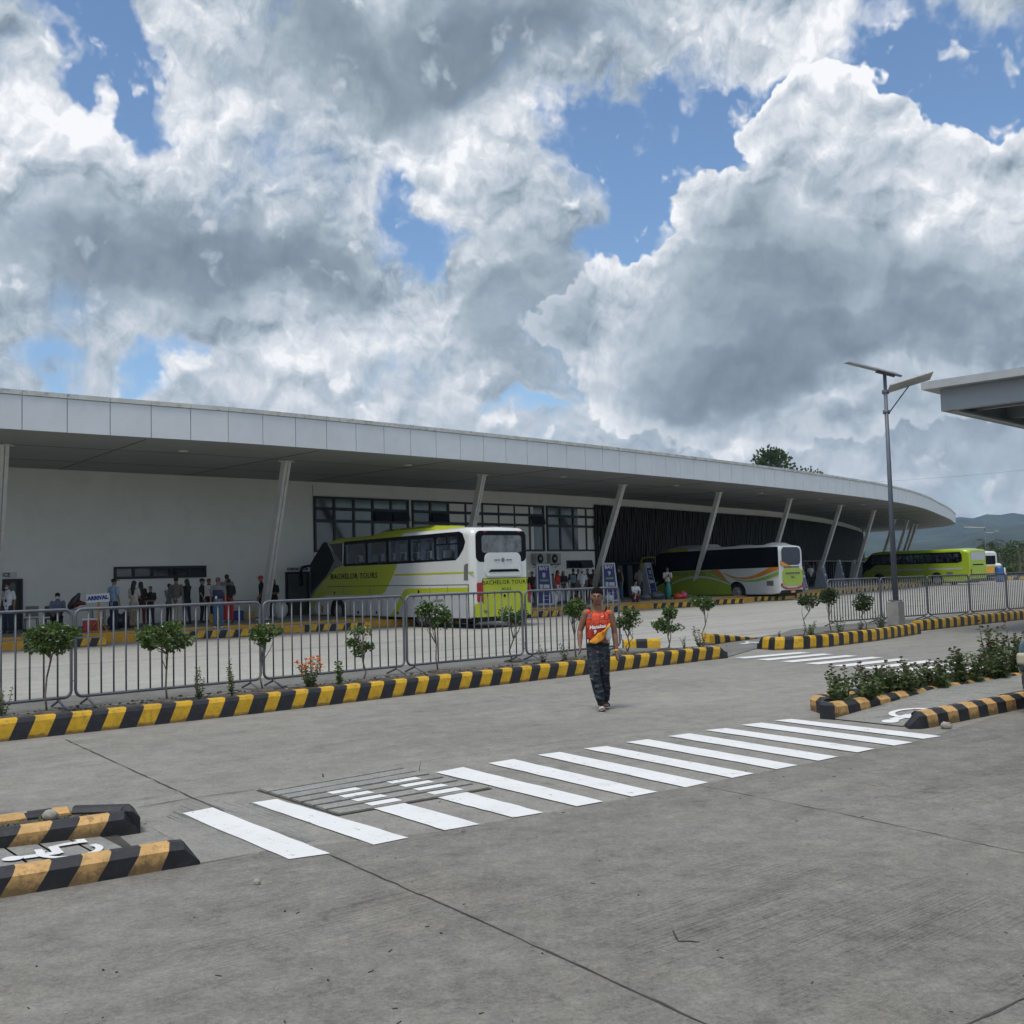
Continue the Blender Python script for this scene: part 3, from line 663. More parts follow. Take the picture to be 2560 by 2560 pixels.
mb = MB(); mb.prism([(p.x, p.y) for p in plat], -.02, PLZ); mb.mi = [0, 0] + [1] * (len(mb.f) - 2)
M_PLAT = concrete('platform_concrete', (.26, .255, .24), .2, .1)
struct('platform', mb, [M_PLAT, M_ORNG])
M_TOOTH = concrete('bay_concrete', (.34, .34, .32), .2, .1)
for k in range(len(TIPS) - 1):
    a, b, c = NOT[k], TIPS[k + 1], NOT[k + 1]
    zt = .25
    d = (b - a); L = d.length; d.normalize(); n = Vector((d.y, -d.x, 0)); e = d * .0
    mb = MB(); mb.prism([(p.x, p.y) for p in (a, b, c)], -.01, zt, 0)
    mb.mi[2:] = [1, 1, 1]
    # orange first half, striped second half of the front face
    mb.plate([a + n * .004 + Vector((0, 0, 0)), a + d * L * .55 + n * .004, a + d * L * .55 + n * .004 + Vector((0, 0, zt + .003)), a + n * .004 + Vector((0, 0, zt + .003))], -n, .05, 1)
    s = L * .55; i = 0; sh = .10
    while s < L - .02:
        e_ = min(L - .003, s + .235); s2, e2 = max(L * .55, s - sh), max(L * .55, e_ - sh)
        if e_ > L - .03: e2 = e_
        P = lambda q, z: a + d * q + n * .005 + Vector((0, 0, z))
        mb.plate([P(s2, 0), P(e2, 0), P(e_, zt + .004), P(s, zt + .004)], -n, .06, 2 + i % 2); s = e_; i += 1
    struct('bay_kerb', mb, [M_TOOTH, M_ORNG, M_BLK, M_YEL])

# walls
WP = [Vector(p + (0,)) for p in ((-48, 9.7), (-18.3, 37.9), (-10.84, 44.9), (0.03, 55.9), (4.72, 61.0), (9.0, 66.6), (14.4, 74.), (18.7, 79.6), (22.7, 85.6), (27.9, 95), (33.2, 106), (37.8, 116.6), (41.2, 125), (43.4, 131))]
def wall_hit(px, py):
    d = ray(px, py); best = None
    for i in range(len(WP) - 1):
        a, b = WP[i], WP[i + 1]; e = b - a
        den = d.x * e.y - d.y * e.x
        if abs(den) < 1e-9: continue
        t = (a.x * e.y - a.y * e.x) / den; u = (a.x * d.y - a.y * d.x) / den
        if -1e-3 <= u <= 1.001 and t > 0 and (best is None or t < best[0]): best = (t, i)
    t, i = best; p = CAM + d * t; e = (WP[i + 1] - WP[i]).normalized(); return p, e, Vector((e.y, -e.x, 0))
term = thing('terminal_building', 'long white bus terminal with a sweeping flat canopy, slanted columns and a dark slatted hall', 'terminal', (0, 50, 0))
TI = Matrix.Translation((0, -50, 0))
def bmb(): m = MB(); m.M = TI.copy(); return m
mb = bmb()
white = WP[:5]; back = [Vector((p.x, p.y, 0)) + Vector((-.7, .7, 0)) * .3 for p in white]
mb.prism([(p.x, p.y) for p in white + back[::-1]], PLZ - .01, SOF - .0)
mb.build('wall', M_WALL, term)
mb = bmb()                                       # white beam over the dark hall
hall = WP[4:]; hb = [p + Vector((-.7, .7, 0)) * .3 for p in hall]
mb.prism([(p.x, p.y) for p in hall + hb[::-1]], SOF - .42, SOF)
mb.build('beam', M_WALL, term)
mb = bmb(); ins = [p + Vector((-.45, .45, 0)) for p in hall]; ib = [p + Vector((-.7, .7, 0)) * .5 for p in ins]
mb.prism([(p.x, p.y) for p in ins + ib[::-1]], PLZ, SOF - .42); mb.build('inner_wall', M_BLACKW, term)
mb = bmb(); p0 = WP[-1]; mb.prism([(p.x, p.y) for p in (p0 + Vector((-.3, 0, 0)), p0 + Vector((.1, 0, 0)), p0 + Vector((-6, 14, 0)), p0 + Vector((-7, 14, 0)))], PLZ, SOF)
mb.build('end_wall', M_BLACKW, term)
# slatted screen
def along(pts, step):
    out = []; s = 0; 
    for i in range(len(pts) - 1):
        L = (pts[i + 1] - pts[i]).length; d = (pts[i + 1] - pts[i]) / L
        while s < L: out.append((pts[i] + d * s, d)); s += step
        s -= L
    return out
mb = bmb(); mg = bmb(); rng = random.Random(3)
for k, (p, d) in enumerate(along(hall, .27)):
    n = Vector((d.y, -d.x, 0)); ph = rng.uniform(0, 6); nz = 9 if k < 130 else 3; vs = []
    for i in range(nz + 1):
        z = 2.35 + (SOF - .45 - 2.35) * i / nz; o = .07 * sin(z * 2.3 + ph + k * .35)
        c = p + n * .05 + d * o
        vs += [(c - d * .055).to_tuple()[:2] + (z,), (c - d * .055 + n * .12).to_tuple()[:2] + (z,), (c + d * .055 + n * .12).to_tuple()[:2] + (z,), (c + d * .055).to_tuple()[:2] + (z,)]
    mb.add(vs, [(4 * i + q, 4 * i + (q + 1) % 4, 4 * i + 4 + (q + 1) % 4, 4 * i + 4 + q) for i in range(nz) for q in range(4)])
    if k < 62 and rng.random() < .42:            # white strips between the fins, daylight through slits put in as colour
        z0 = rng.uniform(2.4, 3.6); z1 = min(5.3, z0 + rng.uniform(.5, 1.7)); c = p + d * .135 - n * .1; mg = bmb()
        mg.box(((c.x), c.y, (z0 + z1) / 2), (.05, .03, z1 - z0), Matrix.Rotation(atan2(d.y, d.x), 3, 'Z')); mg.build('painted_daylight_slit', mat('slit_daylight_white', (.8, .8, .8), .8), term)
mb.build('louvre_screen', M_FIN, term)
# lintel and glazed entrance under the screen
mb = bmb()
for i in range(len(hall) - 1):
    a, b = hall[i], hall[i + 1]; d = (b - a); L = d.length; d.normalize(); n = Vector((d.y, -d.x, 0)); c = (a + b) / 2 + n * .06
    mb.box((c.x, c.y, 2.32), (L, .22, .12), Matrix.Rotation(atan2(d.y, d.x), 3, 'Z'))
mb.build('lintel', M_FRAME, term)
mb = bmb(); mc = bmb(); rng = random.Random(5)
for k, (p, d) in enumerate(along(hall, 1.15)):
    n = Vector((d.y, -d.x, 0)); R = Matrix.Rotation(atan2(d.y, d.x), 3, 'Z')
    if k % 1 == 0: mu = bmb(); mu.box((p.x, p.y, 1.3), (.09, .12, 1.96), R); mu.build('mullion', M_FRAME, term) if k < 60 else mb.box((p.x, p.y, 1.3), (.09, .12, 1.96), R)
    if k < 5 or rng.random() < .45:
        q = p + d * .6 - n * .2
        mc = bmb(); vs = []
        for j in range(15): w_ = q + d * (j - 7) * .06 + n * (.03 if j % 2 else 0); vs += [(w_.x, w_.y, .33), (w_.x, w_.y, 2.23)]
        mc.add(vs, [(2 * j, 2 * j + 2, 2 * j + 3, 2 * j + 1) for j in range(14)]); mc.build('curtain', M_TEAL, term)

# canopy
EP = [(-44, 3.5), (-13.95, 28.66), (-8.11, 33.4), (0.05, 41.4), (4.9, 46.5), (9.42, 51.5), (13.22, 55.9), (18.8, 62.7), (25.93, 72.3), (32.37, 82.9), (38.81, 95.4), (43.4, 104.5), (46.9, 112), (49.6, 118), (51.2, 124), (51.4, 130), (50.4, 135.5), (47.6, 139)]
EP = [Vector(p + (0,)) for p in EP]
def spline(pts, step):
    out = []
    for i in range(len(pts) - 1):
        p0, p1, p2, p3 = pts[max(0, i - 1)], pts[i], pts[i + 1], pts[min(len(pts) - 1, i + 2)]
        n = max(2, int((p2 - p1).length / .3))
        for j in range(n):
            t = j / n; out.append(.5 * ((2 * p1) + (p2 - p0) * t + (2 * p0 - 5 * p1 + 4 * p2 - p3) * t * t + (3 * p1 - p0 - 3 * p2 + p3) * t ** 3))
    out.append(pts[-1]); res = [out[0]]; acc = 0; last = out[0]
    for q in out[1:]:
        seg = (q - last).length
        while acc + seg >= step:
            last = last.lerp(q, (step - acc) / seg); res.append(last.copy()); seg = (q - last).length; acc = 0
        acc += seg; last = q
    return res
ED = spline(EP, 1.205)
BACK = [Vector((38, 145, 0)), Vector((10, 140, 0)), Vector((-45, 80, 0)), Vector((-75, 40, 0))]
ctr = lambda i: (ED[min(i + 1, len(ED) - 1)] - ED[max(i - 1, 0)]).normalized()
inn = [p + Vector((-ctr(i).y, ctr(i).x, 0)) * .05 for i, p in enumerate(ED)]
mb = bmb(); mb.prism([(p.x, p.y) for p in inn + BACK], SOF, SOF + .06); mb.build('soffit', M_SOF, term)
mb = bmb(); mb.prism([(p.x, p.y) for p in inn + BACK], TOPZ - .25, TOPZ - .12); mb.build('roof', M_CAP, term)
mb = bmb(); mj = bmb(); mc = bmb()
for i in range(len(ED) - 1):
    a, b = ED[i], ED[i + 1]; d = (b - a); L = d.length; d.normalize(); n = Vector((d.y, -d.x, 0)); c = (a + b) / 2; R = Matrix.Rotation(atan2(d.y, d.x), 3, 'Z')
    q = c - n * .04; mb.box((q.x, q.y, (SOF + TOPZ - .14) / 2 - .005), (L - .022, .05, TOPZ - .14 - SOF), R)
    q = c - n * .09; mj.box((q.x, q.y, (SOF + TOPZ) / 2 - .02), (L, .03, TOPZ - SOF - .08), R)
    q = c - n * .035; mc.box((q.x, q.y, TOPZ - .065), (L - .012, .11, .13), R)
mb.build('fascia', M_FASC, term); mj.build('fascia_backing', M_DARKJ, term); mc.build('coping', M_CAP, term)
# soffit joints and lamps
mb = bmb()
for k in range(6, len(ED) - 8, 5):
    p = ED[k]; d = ctr(k); n = Vector((d.y, -d.x, 0)); q = p - n * 6; mb.box((q.x, q.y, SOF - .002), (.03, 11, .012), Matrix.Rotation(atan2(d.y, d.x), 3, 'Z'))
for off_ in (3.4, 7.2):
    for i in range(0, len(ED) - 6):
        a, b = ED[i], ED[i + 1]; d = (b - a).normalized(); n = Vector((d.y, -d.x, 0)); c = (a + b) / 2 - n * off_
        mb.box((c.x, c.y, SOF - .0015), ((b - a).length, .025, .009), Matrix.Rotation(atan2(d.y, d.x), 3, 'Z'))
mb.build('soffit_joint', M_DARKJ, term)
M_LAMP = mat('lamp_housing', (.6, .6, .58), .4, var=.03)
for px, py in ((458, 1126), (1019, 1162), (1408, 1191), (1690, 1213), (1901, 1233), (2050, 1247), (2157, 1261)):
    g = G(px, py, SOF); mb = bmb(); mb.lathe([(.16, 0), (.17, .03), (.12, .05), (.1, .052)], 14, axis=(0, 0, -1), c=(g.x, g.y, SOF + .002)); mb.build('ceiling_lamp', M_LAMP, term)

# slanted columns: (top in the soffit, foot on the platform)
COLS = [((8, 1112), (-16, 35.6)), ((716, 1153), (657, 41.6)), ((1206, 1187), (1140, 49)), ((1557, 1212), (1473, 56)), ((1798, 1230), (1728, 62.5)), ((1975, 1247), (1908, 70)),
        ((2101, 1263), (2036, 78.6)), ((2185, 1276), (2130, 87)), ((2237, 1298), (2186, 104)), ((2269, 1300), (2222, 108)), ((2282, 1310), (2238, 117)), ((2291, 1311), (2246, 120))]
for (tp, (fx, fY)) in COLS:
    T = G(*tp, SOF); hy = 1438 - ROLL * (fx - 1280); Bp = AT(fx, hy, fY); Bp.z = PLZ
    ax = (T - Bp).normalized(); side = ax.cross(Vector((-.75, .66, 0))).normalized(); fr = side.cross(ax).normalized()
    mb = bmb(); fat = .15 if fY < 100 else .17
    for s in (-1, 1):
        L = (T - Bp).length + .2; R = Matrix((side, fr, ax)).transposed()
        mb.box((T + Bp) / 2 + side * s * fat * .53, (fat * .86, .24, L), R, bev=.012)
    mb.box((T + Bp) / 2, (fat * .4, .12, (T - Bp).length + .15), R)
    c = Bp; mb.box((c.x, c.y, PLZ + .02), (.5, .45, .04)); mb.box((T.x, T.y, SOF - .015), (.5, .4, .03))
    mb.build('column', M_STEEL, term)

# windows set in the wall; corners by where they are on the wall
def win(pl, pr, z0, z1, cols, rows, name='window', glass=M_GLASS, fwid=.10, open_=(), dark=()):
    a, e, n = wall_hit(*pl); b, _, _ = wall_hit(*pr); a.z = b.z = 0; d = (b - a); L = d.length; d.normalize(); n = Vector((d.y, -d.x, 0))
    R = Matrix.Rotation(atan2(d.y, d.x), 3, 'Z'); H = z1 - z0
    fr = bmb(); gl = bmb()
    def bar(s0, s1, q0, q1, dep=.10, o=.03):
        c = a + d * ((s0 + s1) / 2) + n * o; fr.box((c.x, c.y, (q0 + q1) / 2), (s1 - s0, dep, q1 - q0), R)
    bar(0, L, z0, z0 + fwid); bar(0, L, z1 - fwid, z1); bar(0, fwid, z0 + fwid, z1 - fwid); bar(L - fwid, L, z0 + fwid, z1 - fwid)
    xs = [L * i / cols for i in range(cols + 1)]; zs = [z0] + [z0 + H * r for r in rows] + [z1]
    for x in xs[1:-1]: bar(x - fwid * .6, x + fwid * .6, z0 + fwid, z1 - fwid, .085, .026)
    for z in zs[1:-1]: bar(fwid, L - fwid, z - fwid * .7, z + fwid * .7, .092, .028)
    f = fr.build(name, M_FRAME, term)
    for i in range(cols):
        for j in range(len(zs) - 1):
            g = bmb(); c = a + d * ((xs[i] + xs[i + 1]) / 2) + n * .012; w_ = xs[i + 1] - xs[i] - fwid * 1.1; h_ = zs[j + 1] - zs[j] - fwid * 1.1
            dk = (i, j) in dark
            if (i, j) in open_:
                RR = R @ Matrix.Rotation(radians(-16), 3, 'X'); g.box((c.x + n.x * .14, c.y + n.y * .14, (zs[j] + zs[j + 1]) / 2), (w_, .03, h_), RR); g.build('open_sash', M_FRAME, f)
                g = bmb()
            g.box((c.x, c.y, (zs[j] + zs[j + 1]) / 2), (w_, .02, h_), R); g.build('pane', M_DGLASS if (dk or (i, j) in open_) else glass, f)
    return f
zt = wall_hit(783, 1240)[0].z; zb = wall_hit(1496, 1378)[0].z
print('win z', zt, zb, wall_hit(1496, 1270)[0].z, wall_hit(1400, 1422)[0].z, wall_hit(1400, 1402)[0].z, wall_hit(284, 1418)[0].z, wall_hit(284, 1448)[0].z, wall_hit(30, 1447)[0].z, wall_hit(713, 1430)[0].z)
rows = [.56, .78]
win((784, 1300), (1021, 1300), zb, zt, 5, rows, open_={(3, 1), (4, 1)}, dark={(0, 1)})
win((1029, 1300), (1359, 1300), zb, zt, 8, rows, dark={(i, 1) for i in range(8)} - {(5, 1)}, open_={(1, 1), (7, 1)})
win((1365, 1300), (1494, 1300), zb, zt, 4, rows, dark={(1, 1), (2, 1)})
win((284, 1430), (514, 1430), wall_hit(284, 1448)[0].z, wall_hit(284, 1417)[0].z, 5, [], glass=M_GLASS, dark={(1, 0), (2, 0), (3, 0), (4, 0)}, fwid=.09)
win((1416, 1410), (1478, 1410), wall_hit(1416, 1421)[0].z, wall_hit(1416, 1401)[0].z, 2, [], dark={(0, 0), (1, 0)}, open_={(1, 0)}, fwid=.06)
# doors
def door(pl, pr, z1, m, name='door', fw_=.09, inner=None):
    a = wall_hit(*pl)[0]; b = wall_hit(*pr)[0]; a.z = b.z = 0; d = (b - a); L = d.length; d.normalize(); n = Vector((d.y, -d.x, 0)); R = Matrix.Rotation(atan2(d.y, d.x), 3, 'Z')
    fr = bmb()
    for s0, s1, q0, q1 in ((0, fw_, PLZ, z1), (L - fw_, L, PLZ, z1), (fw_, L - fw_, z1 - fw_, z1)):
        c = a + d * ((s0 + s1) / 2) + n * .04; fr.box((c.x, c.y, (q0 + q1) / 2), (s1 - s0, .12, q1 - q0), R)
    f = fr.build(name, M_FRAME, term); p = bmb(); c = a + d * (L / 2) + n * .02
    p.box((c.x, c.y, (PLZ + z1 - fw_) / 2), (L - 2 * fw_, .04, z1 - fw_ - PLZ), R); p.build('door_leaf', m, f)
    if inner:
        p = bmb(); c = a + d * (L * .80) + n * .05; p.box((c.x, c.y, (PLZ + z1) / 2 - .05), (.3, .02, z1 - PLZ - .2), R); p.build('side_glass', inner, f)
    return f
door((-90, 1500), (55, 1500), wall_hit(30, 1447)[0].z, mat('door_opening', (.05, .052, .05), .9), inner=mat('green_glass', (.05, .085, .075), .2, var=.2))
door((713, 1480), (772, 1480), wall_hit(713, 1430)[0].z, M_DOORG)
mb = bmb(); a, e, n = wall_hit(783, 1300); mb.box((a.x + n.x * .004, a.y + n.y * .004, 3.2), (.03, .02, 5.7), Matrix.Rotation(atan2(e.y, e.x), 3, 'Z')); mb.build('wall_joint', mat('joint_grey', (.3, .31, .3), .8), term)

# signs over the doors
M_SIGNW = mat('sign_white', (.62, .64, .66), .5, var=.03); M_SIGNB = mat('sign_black', (.02, .02, .03), .5); M_BLUE = mat('sign_blue', (.022, .032, .20), .45, var=.06)
M_NAVYT = mat('lettering_blue', (.02, .03, .25), .5, var=.02)
def wall_sign(pc, wd, ht, txt, label, size):
    p, e, n = wall_hit(*pc); s = thing('wall_sign', label, 'sign', (p.x + n.x * .04, p.y + n.y * .04, p.z), atan2(e.y, e.x))
    mb = MB(); mb.box((0, 0, 0), (wd, .03, ht), bev=.006); mb.build('sign_board', M_SIGNW, s)
    text_mb(txt, size, frame((0, -.019, 0), (1, 0, 0), (0, 0, 1)), .006, bold=.006).build('lettering', M_SIGNB, s)
wall_sign((-12, 1438), 1.45, .2, 'ENTRANCE', 'narrow white sign reading ENTRANCE above the dark doorway', .19)
wall_sign((742, 1423), .98, .2, 'COMFORT ROOM', 'small white sign reading COMFORT ROOM above the grey door', .135)
# air conditioner boxes
M_AC = mat('ac_casing', (.42, .43, .41), .5, var=.06); M_ACD = mat('ac_grille', (.03, .03, .03), .6)
for k, px in enumerate((1341, 1377)):
    p, e, n = wall_hit(px, 1397); s = thing('air_conditioner', ('left' if k == 0 else 'right') + ' one of two outdoor cooling units bracketed under the windows', 'air conditioner', (p.x + n.x * .22, p.y + n.y * .22, p.z), atan2(e.y, e.x), 'cooling units on the wall')
    mb = MB(); mb.box((0, 0, 0), (.86, .32, .58), bev=.02); mb.build('casing', M_AC, s)
    mb = MB(); mb.lathe([(.23, 0), (.25, .012), (.03, .02)], 20, axis=(0, -1, 0), c=(-.12, -.162, 0)); mb.build('fan_grille', M_ACD, s)
    mb = MB(); mb.lathe([(.09, 0), (.08, .02), (.02, .03)], 12, axis=(0, -1, 0), c=(-.12, -.18, 0)); mb.build('fan_hub', M_AC, s)
    for q in (-.3, .3):
        mb = MB(); mb.box((q, .02, -.31), (.04, .5, .04)); mb.tube([(q, .2, -.5), (q, -.1, -.32)], .015); mb.build('bracket', M_ACD, s)
# ================================================================ coaches
M_BWHITE = mat('bus_white', (.60, .62, .62), .28, var=.03, vs=.8, coat=.5, dirt=.14, dirtcol=(.35, .34, .32))
M_LIME = mat('bus_lime', (.40, .46, .018), .30, var=.05, vs=.9, coat=.5, dirt=.1, dirtcol=(.2, .22, .03))
M_GREEN = mat('bus_green', (.30, .42, .020), .30, var=.05, vs=.9, coat=.5)
M_GREEN2 = mat('bus_leaf_green', (.25, .42, .07), .3, var=.04, coat=.5)
M_ORANGE = mat('bus_orange', (.60, .22, .02), .3, var=.04, coat=.5)
M_BGREY = mat('bus_grey', (.13, .135, .14), .35, var=.06, coat=.4)
M_SILVER = mat('bus_silver', (.40, .42, .44), .35, var=.04, coat=.4)
M_BBLK = mat('bus_black', (.005, .006, .010), .16, var=.1, spec=.12)
M_RUBBER = mat('tyre_rubber', (.014, .014, .015), .8, var=.3, vs=8)
M_RIM = mat('wheel_rim', (.38, .39, .40), .35, metal=.5, var=.15, vs=9, dirt=.3)
M_RED = mat('tail_light_red', (.30, .01, .012), .2, var=.2, vs=8, coat=.6)
M_SEAT = mat('seat_cloth', (.05, .06, .10), .9, var=.2)
M_COVER = mat('seat_cover_white', (.70, .72, .74), .8, var=.05)
M_CABIN = mat('cabin_lining', (.34, .36, .38), .8, var=.1)
M_CURT = mat('bus_curtain', (.12, .14, .19), .9, var=.25, vs=6)
M_AMBER = mat('lamp_amber', (.5, .12, .01), .3)
def tint(name, col, fac):
    m = bpy.data.materials.new(name); m.use_nodes = True; t = NT(m.node_tree); t.n.clear(); MATS[name] = m
    o = t.new('ShaderNodeOutputMaterial'); tr = t.new('ShaderNodeBsdfTransparent'); tr.inputs[0].default_value = (*col, 1)
    gl = t.new('ShaderNodeBsdfGlossy'); gl.inputs['Roughness'].default_value = .06; gl.inputs[0].default_value = (.8, .85, .9, 1)
    fr = t.new('ShaderNodeLayerWeight'); fr.inputs[0].default_value = .5; mx = t.new('ShaderNodeMixShader')
    t.put(mx.inputs[0], t.m('MULTIPLY_ADD', t.m('POWER', fr.outputs['Facing'], 3.0), .5 * fac, .05)); t.l.new(tr.outputs[0], mx.inputs[1]); t.l.new(gl.outputs[0], mx.inputs[2]); t.l.new(mx.outputs[0], o.inputs[0]); return m
M_TINT = tint('bus_glass', (.80, .83, .87), 1.0)
M_TINTD = tint('bus_glass_dark', (.62, .65, .68), .8)

class Coach:
    def __init__(s, label, O, ang, L, H, wheels, c, W=2.5, zb=.36, rake=None, mats=None, roofsplit=None, group='coaches parked nose-in at the terminal bays', rearround=.28):
        s.O = Vector((O[0], O[1], 0)); s.h = Vector((cos(radians(ang)), sin(radians(ang)), 0)); s.r = Vector((s.h.y, -s.h.x, 0))
        s.c = c; s.L = L; s.H = H; s.W = W; s.zb = zb
        s.root = thing('bus', label, 'bus', s.O, radians(ang), group)
        mats = mats or [M_BWHITE, M_LIME]; s.mats = mats + [M_CABIN, M_BBLK, M_RUBBER]      # 2 cabin 3 black 4 arch
        rake = rake or [(1.5, H - .04), (1.1, H - .2), (.8, H - .5), (.5, H - 1.0), (.25, H - 1.5), (.1, H - 1.9), (0, H - 2.2)]
        st = [(0, .16, zb + .22, H - .22, .30), (.06, .07, zb + .06, H - .10, .30), (rearround, .0, zb, H - .02, .26), (.8, 0, zb, H, .24)]
        x = 1.4
        while x < L - rake[0][0] - .3: st.append((x, 0, zb, H, .24)); x += .6
        for dx, zt in rake:
            st.append((L - dx, .0 if dx > .4 else (.02 if dx > .2 else .07 if dx > .05 else .2), zb + (.0 if dx > .3 else .05 if dx > .05 else .15), zt, .22))
        n = 7; rings = []
        for (x, ins, z0, zt, rc) in st:
            ring = [(x, -ins - .03, z0), (x, -ins, z0 + .05), (x, -ins, (z0 + zt) / 2)]
            for k in range(n):
                a = pi / 2 * k / (n - 1); ring.append((x, -ins - rc + rc * cos(a), zt - rc + rc * sin(a)))
            ring.append((x, -W / 2, zt + .03)); ring += [(p[0], -W - p[1], p[2]) for p in ring[:-1][::-1]]; rings.append(ring)
        mb = MB(); m = len(rings[0])
        for i in range(len(rings) - 1):
            for k in range(m - 1):
                q = [rings[i][k], rings[i + 1][k], rings[i + 1][k + 1], rings[i][k + 1]]
                zc = sum(p[2] for p in q) / 4; xc = sum(p[0] for p in q) / 4; mi = 0
                if roofsplit and xc > roofsplit and zc > H - .32: mi = 1
                if xc > L - rake[0][0] + .35 and zc > 1.05 and xc > L - .5 or (xc > L - rake[0][0] + .1 and zc > H - .0): mi = 3
                if xc > L - rake[0][0] + .1 and (k in range(6, m - 7)): mi = 3
                mb.add(q, [(0, 1, 2, 3)], mi, zc > H - .35 or xc > L - .5 or xc < .3)
            q = [rings[i][0], rings[i][-1], rings[i + 1][-1], rings[i + 1][0]]; mb.add(q, [(0, 1, 2, 3)], 4)
        mb.add(rings[0], [tuple(range(m))], 0); mb.add(rings[-1], [tuple(range(m - 1, -1, -1))], 3)
        s.body = mb.build('body', s.mats, s.root)
        bm = bmesh.new(); bm.from_mesh(s.body.data); bmesh.ops.remove_doubles(bm, verts=bm.verts, dist=.001); bmesh.ops.recalc_face_normals(bm, faces=bm.faces); bm.to_mesh(s.body.data); bm.free()
        s.cut = []; s.wh = wheels
        for wx in wheels:
            k = MB(); k.lathe([(.60, -.0), (.60, .42)], 26, 4, False, axis=(0, -1, 0), c=(wx, .15, .5)); s.cut.append(k)
            k = MB(); k.lathe([(.60, -.0), (.60, .42)], 26, 4, False, axis=(0, 1, 0), c=(wx, -W - .15, .5)); s.cut.append(k)
            k = MB(); k.box((wx, .07, .2), (1.2, .44, .62), mi=4); s.cut.append(k)
            k = MB(); k.box((wx, -W - .07, .2), (1.2, .44, .62), mi=4); s.cut.append(k)
        for wx in wheels: s.wheel(wx)
    def S(s, *p):
        out = []
        for q in p:
            px, py = s.c(*q); d = ray(px, py); den = d.x * s.h.y - d.y * s.h.x; t = (s.O.x * s.h.y - s.O.y * s.h.x) / den
            P = d * t; out.append(((P - s.O).dot(s.h), CH + d.z * t))
        return out
    def R(s, *p):
        out = []
        for q in p:
            px, py = s.c(*q); d = ray(px, py); t = s.O.dot(s.h) / (d.x * s.h.x + d.y * s.h.y); P = d * t
            out.append(((P - s.O).dot(s.r), CH + d.z * t))
        return out
    def side(s, name, pts, m, lay=1, both=True, px=True, par=None):
        pts = s.S(*pts) if px else pts
        pts = [(max(.02, min(s.L - .2, x)), max(s.zb + .01, z)) for x, z in pts]
        mb = MB(); mb.plate([(x, .003 * lay - .02, z) for x, z in pts], (0, 1, 0), .02, 0)
        if both: mb.plate([(x, -s.W + .02 - .003 * lay, z) for x, z in pts], (0, -1, 0), .02, 0)
        return mb.build(name, m, par or s.root)
    def rear(s, name, pts, m, lay=1, px=True, dep=.02, par=None, x0=0.):
        pts = s.R(*pts) if abs(pts[0][0]) > 20 else pts
        mb = MB(); mb.plate([(x0 + .02 - .003 * lay, -y, z) for y, z in pts], (-1, 0, 0), dep, 0); return mb.build(name, m, par or s.root)
    def wheel(s, wx):
        for sd_ in (0, 1):
            y = -.02 if sd_ == 0 else -s.W + .02; ax = (0, 1, 0) if sd_ == 0 else (0, -1, 0)
            mb = MB(); mb.lathe([(.30, -.30), (.47, -.28), (.50, -.24), (.50, -.06), (.47, -.01), (.31, -.0), (.30, -.05)], 28, axis=ax, c=(wx, y, .5)); w_ = mb.build('wheel', M_RUBBER, s.root)
            mb = MB(); mb.lathe([(.31, -.02), (.30, -.035), (.25, -.05), (.22, -.11), (.13, -.12), (.12, -.02), (.09, .0), (.02, .005)], 24, axis=ax, c=(wx, y, .5))
            for k in range(8):
                a = k * pi / 4; mb.lathe([(.018, 0), (.018, .02)], 6, axis=ax, c=(wx + .17 * cos(a), y - (.12 if sd_ == 0 else -.12), .5 + .17 * sin(a)))
            mb.build('rim', M_RIM, w_)
    def finish(s):
        for k in s.cut:
            o = k.build('cutter', M_CABIN); o.matrix_world = s.root.matrix_world if False else Matrix.Translation(s.root.location) @ Matrix.Rotation(s.root.rotation_euler.z, 4, 'Z')
            md = s.body.modifiers.new('b', 'BOOLEAN'); md.object = o; md.operation = 'DIFFERENCE'; md.solver = 'EXACT'
        ev(s.body)
        for o in [x for x in COL.objects if x.name.startswith('cutter')]:
            me = o.data; bpy.data.objects.remove(o); bpy.data.meshes.remove(me)
    def hole(s, pts, px=True):                   # opening through both sides
        pts = s.S(*pts) if px else pts; k = MB(); k.plate([(x, .2, z) for x, z in pts], (0, -1, 0), s.W + .4, 2)
        bm = bmesh.new(); vs = [bm.verts.new(v) for v in k.v]; [bm.faces.new([vs[i] for i in f]) for f in k.f]; bmesh.ops.recalc_face_normals(bm, faces=bm.faces)
        bm.verts.index_update(); k2 = MB(); k2.add([v.co for v in bm.verts], [[v.index for v in f.verts] for f in bm.faces], 2); bm.free(); s.cut.append(k2); return pts
    def text(s, txt, p0, p1, size, m, where='side', sx=1.15, bold=.004):
        q = (s.S if where == 'side' else s.R)(p0, p1); cx, cz = (q[0][0] + q[1][0]) / 2, (q[0][1] + q[1][1]) / 2
        M = frame((cx, .012, cz), (-1, 0, 0), (0, 0, 1)) if where == 'side' else frame((-.014, -cx, cz), (0, -1, 0), (0, 0, 1))
        t = text_mb(txt, size, M, .004, sx=sx, bold=bold, space=1.12); t.build('lettering', m, s.root)
def rect(a, b): return [a, (b[0], a[1]), b, (a[0], b[1])]
def rr(x0, z0, x1, z1, r, n=5):
    out = []
    for cx, cz, a0 in ((x1 - r, z1 - r, 0), (x0 + r, z1 - r, 90), (x0 + r, z0 + r, 180), (x1 - r, z0 + r, 270)):
        for k in range(n + 1): a = radians(a0 + 90 * k / n); out.append((cx + r * cos(a), cz + r * sin(a)))
    return out

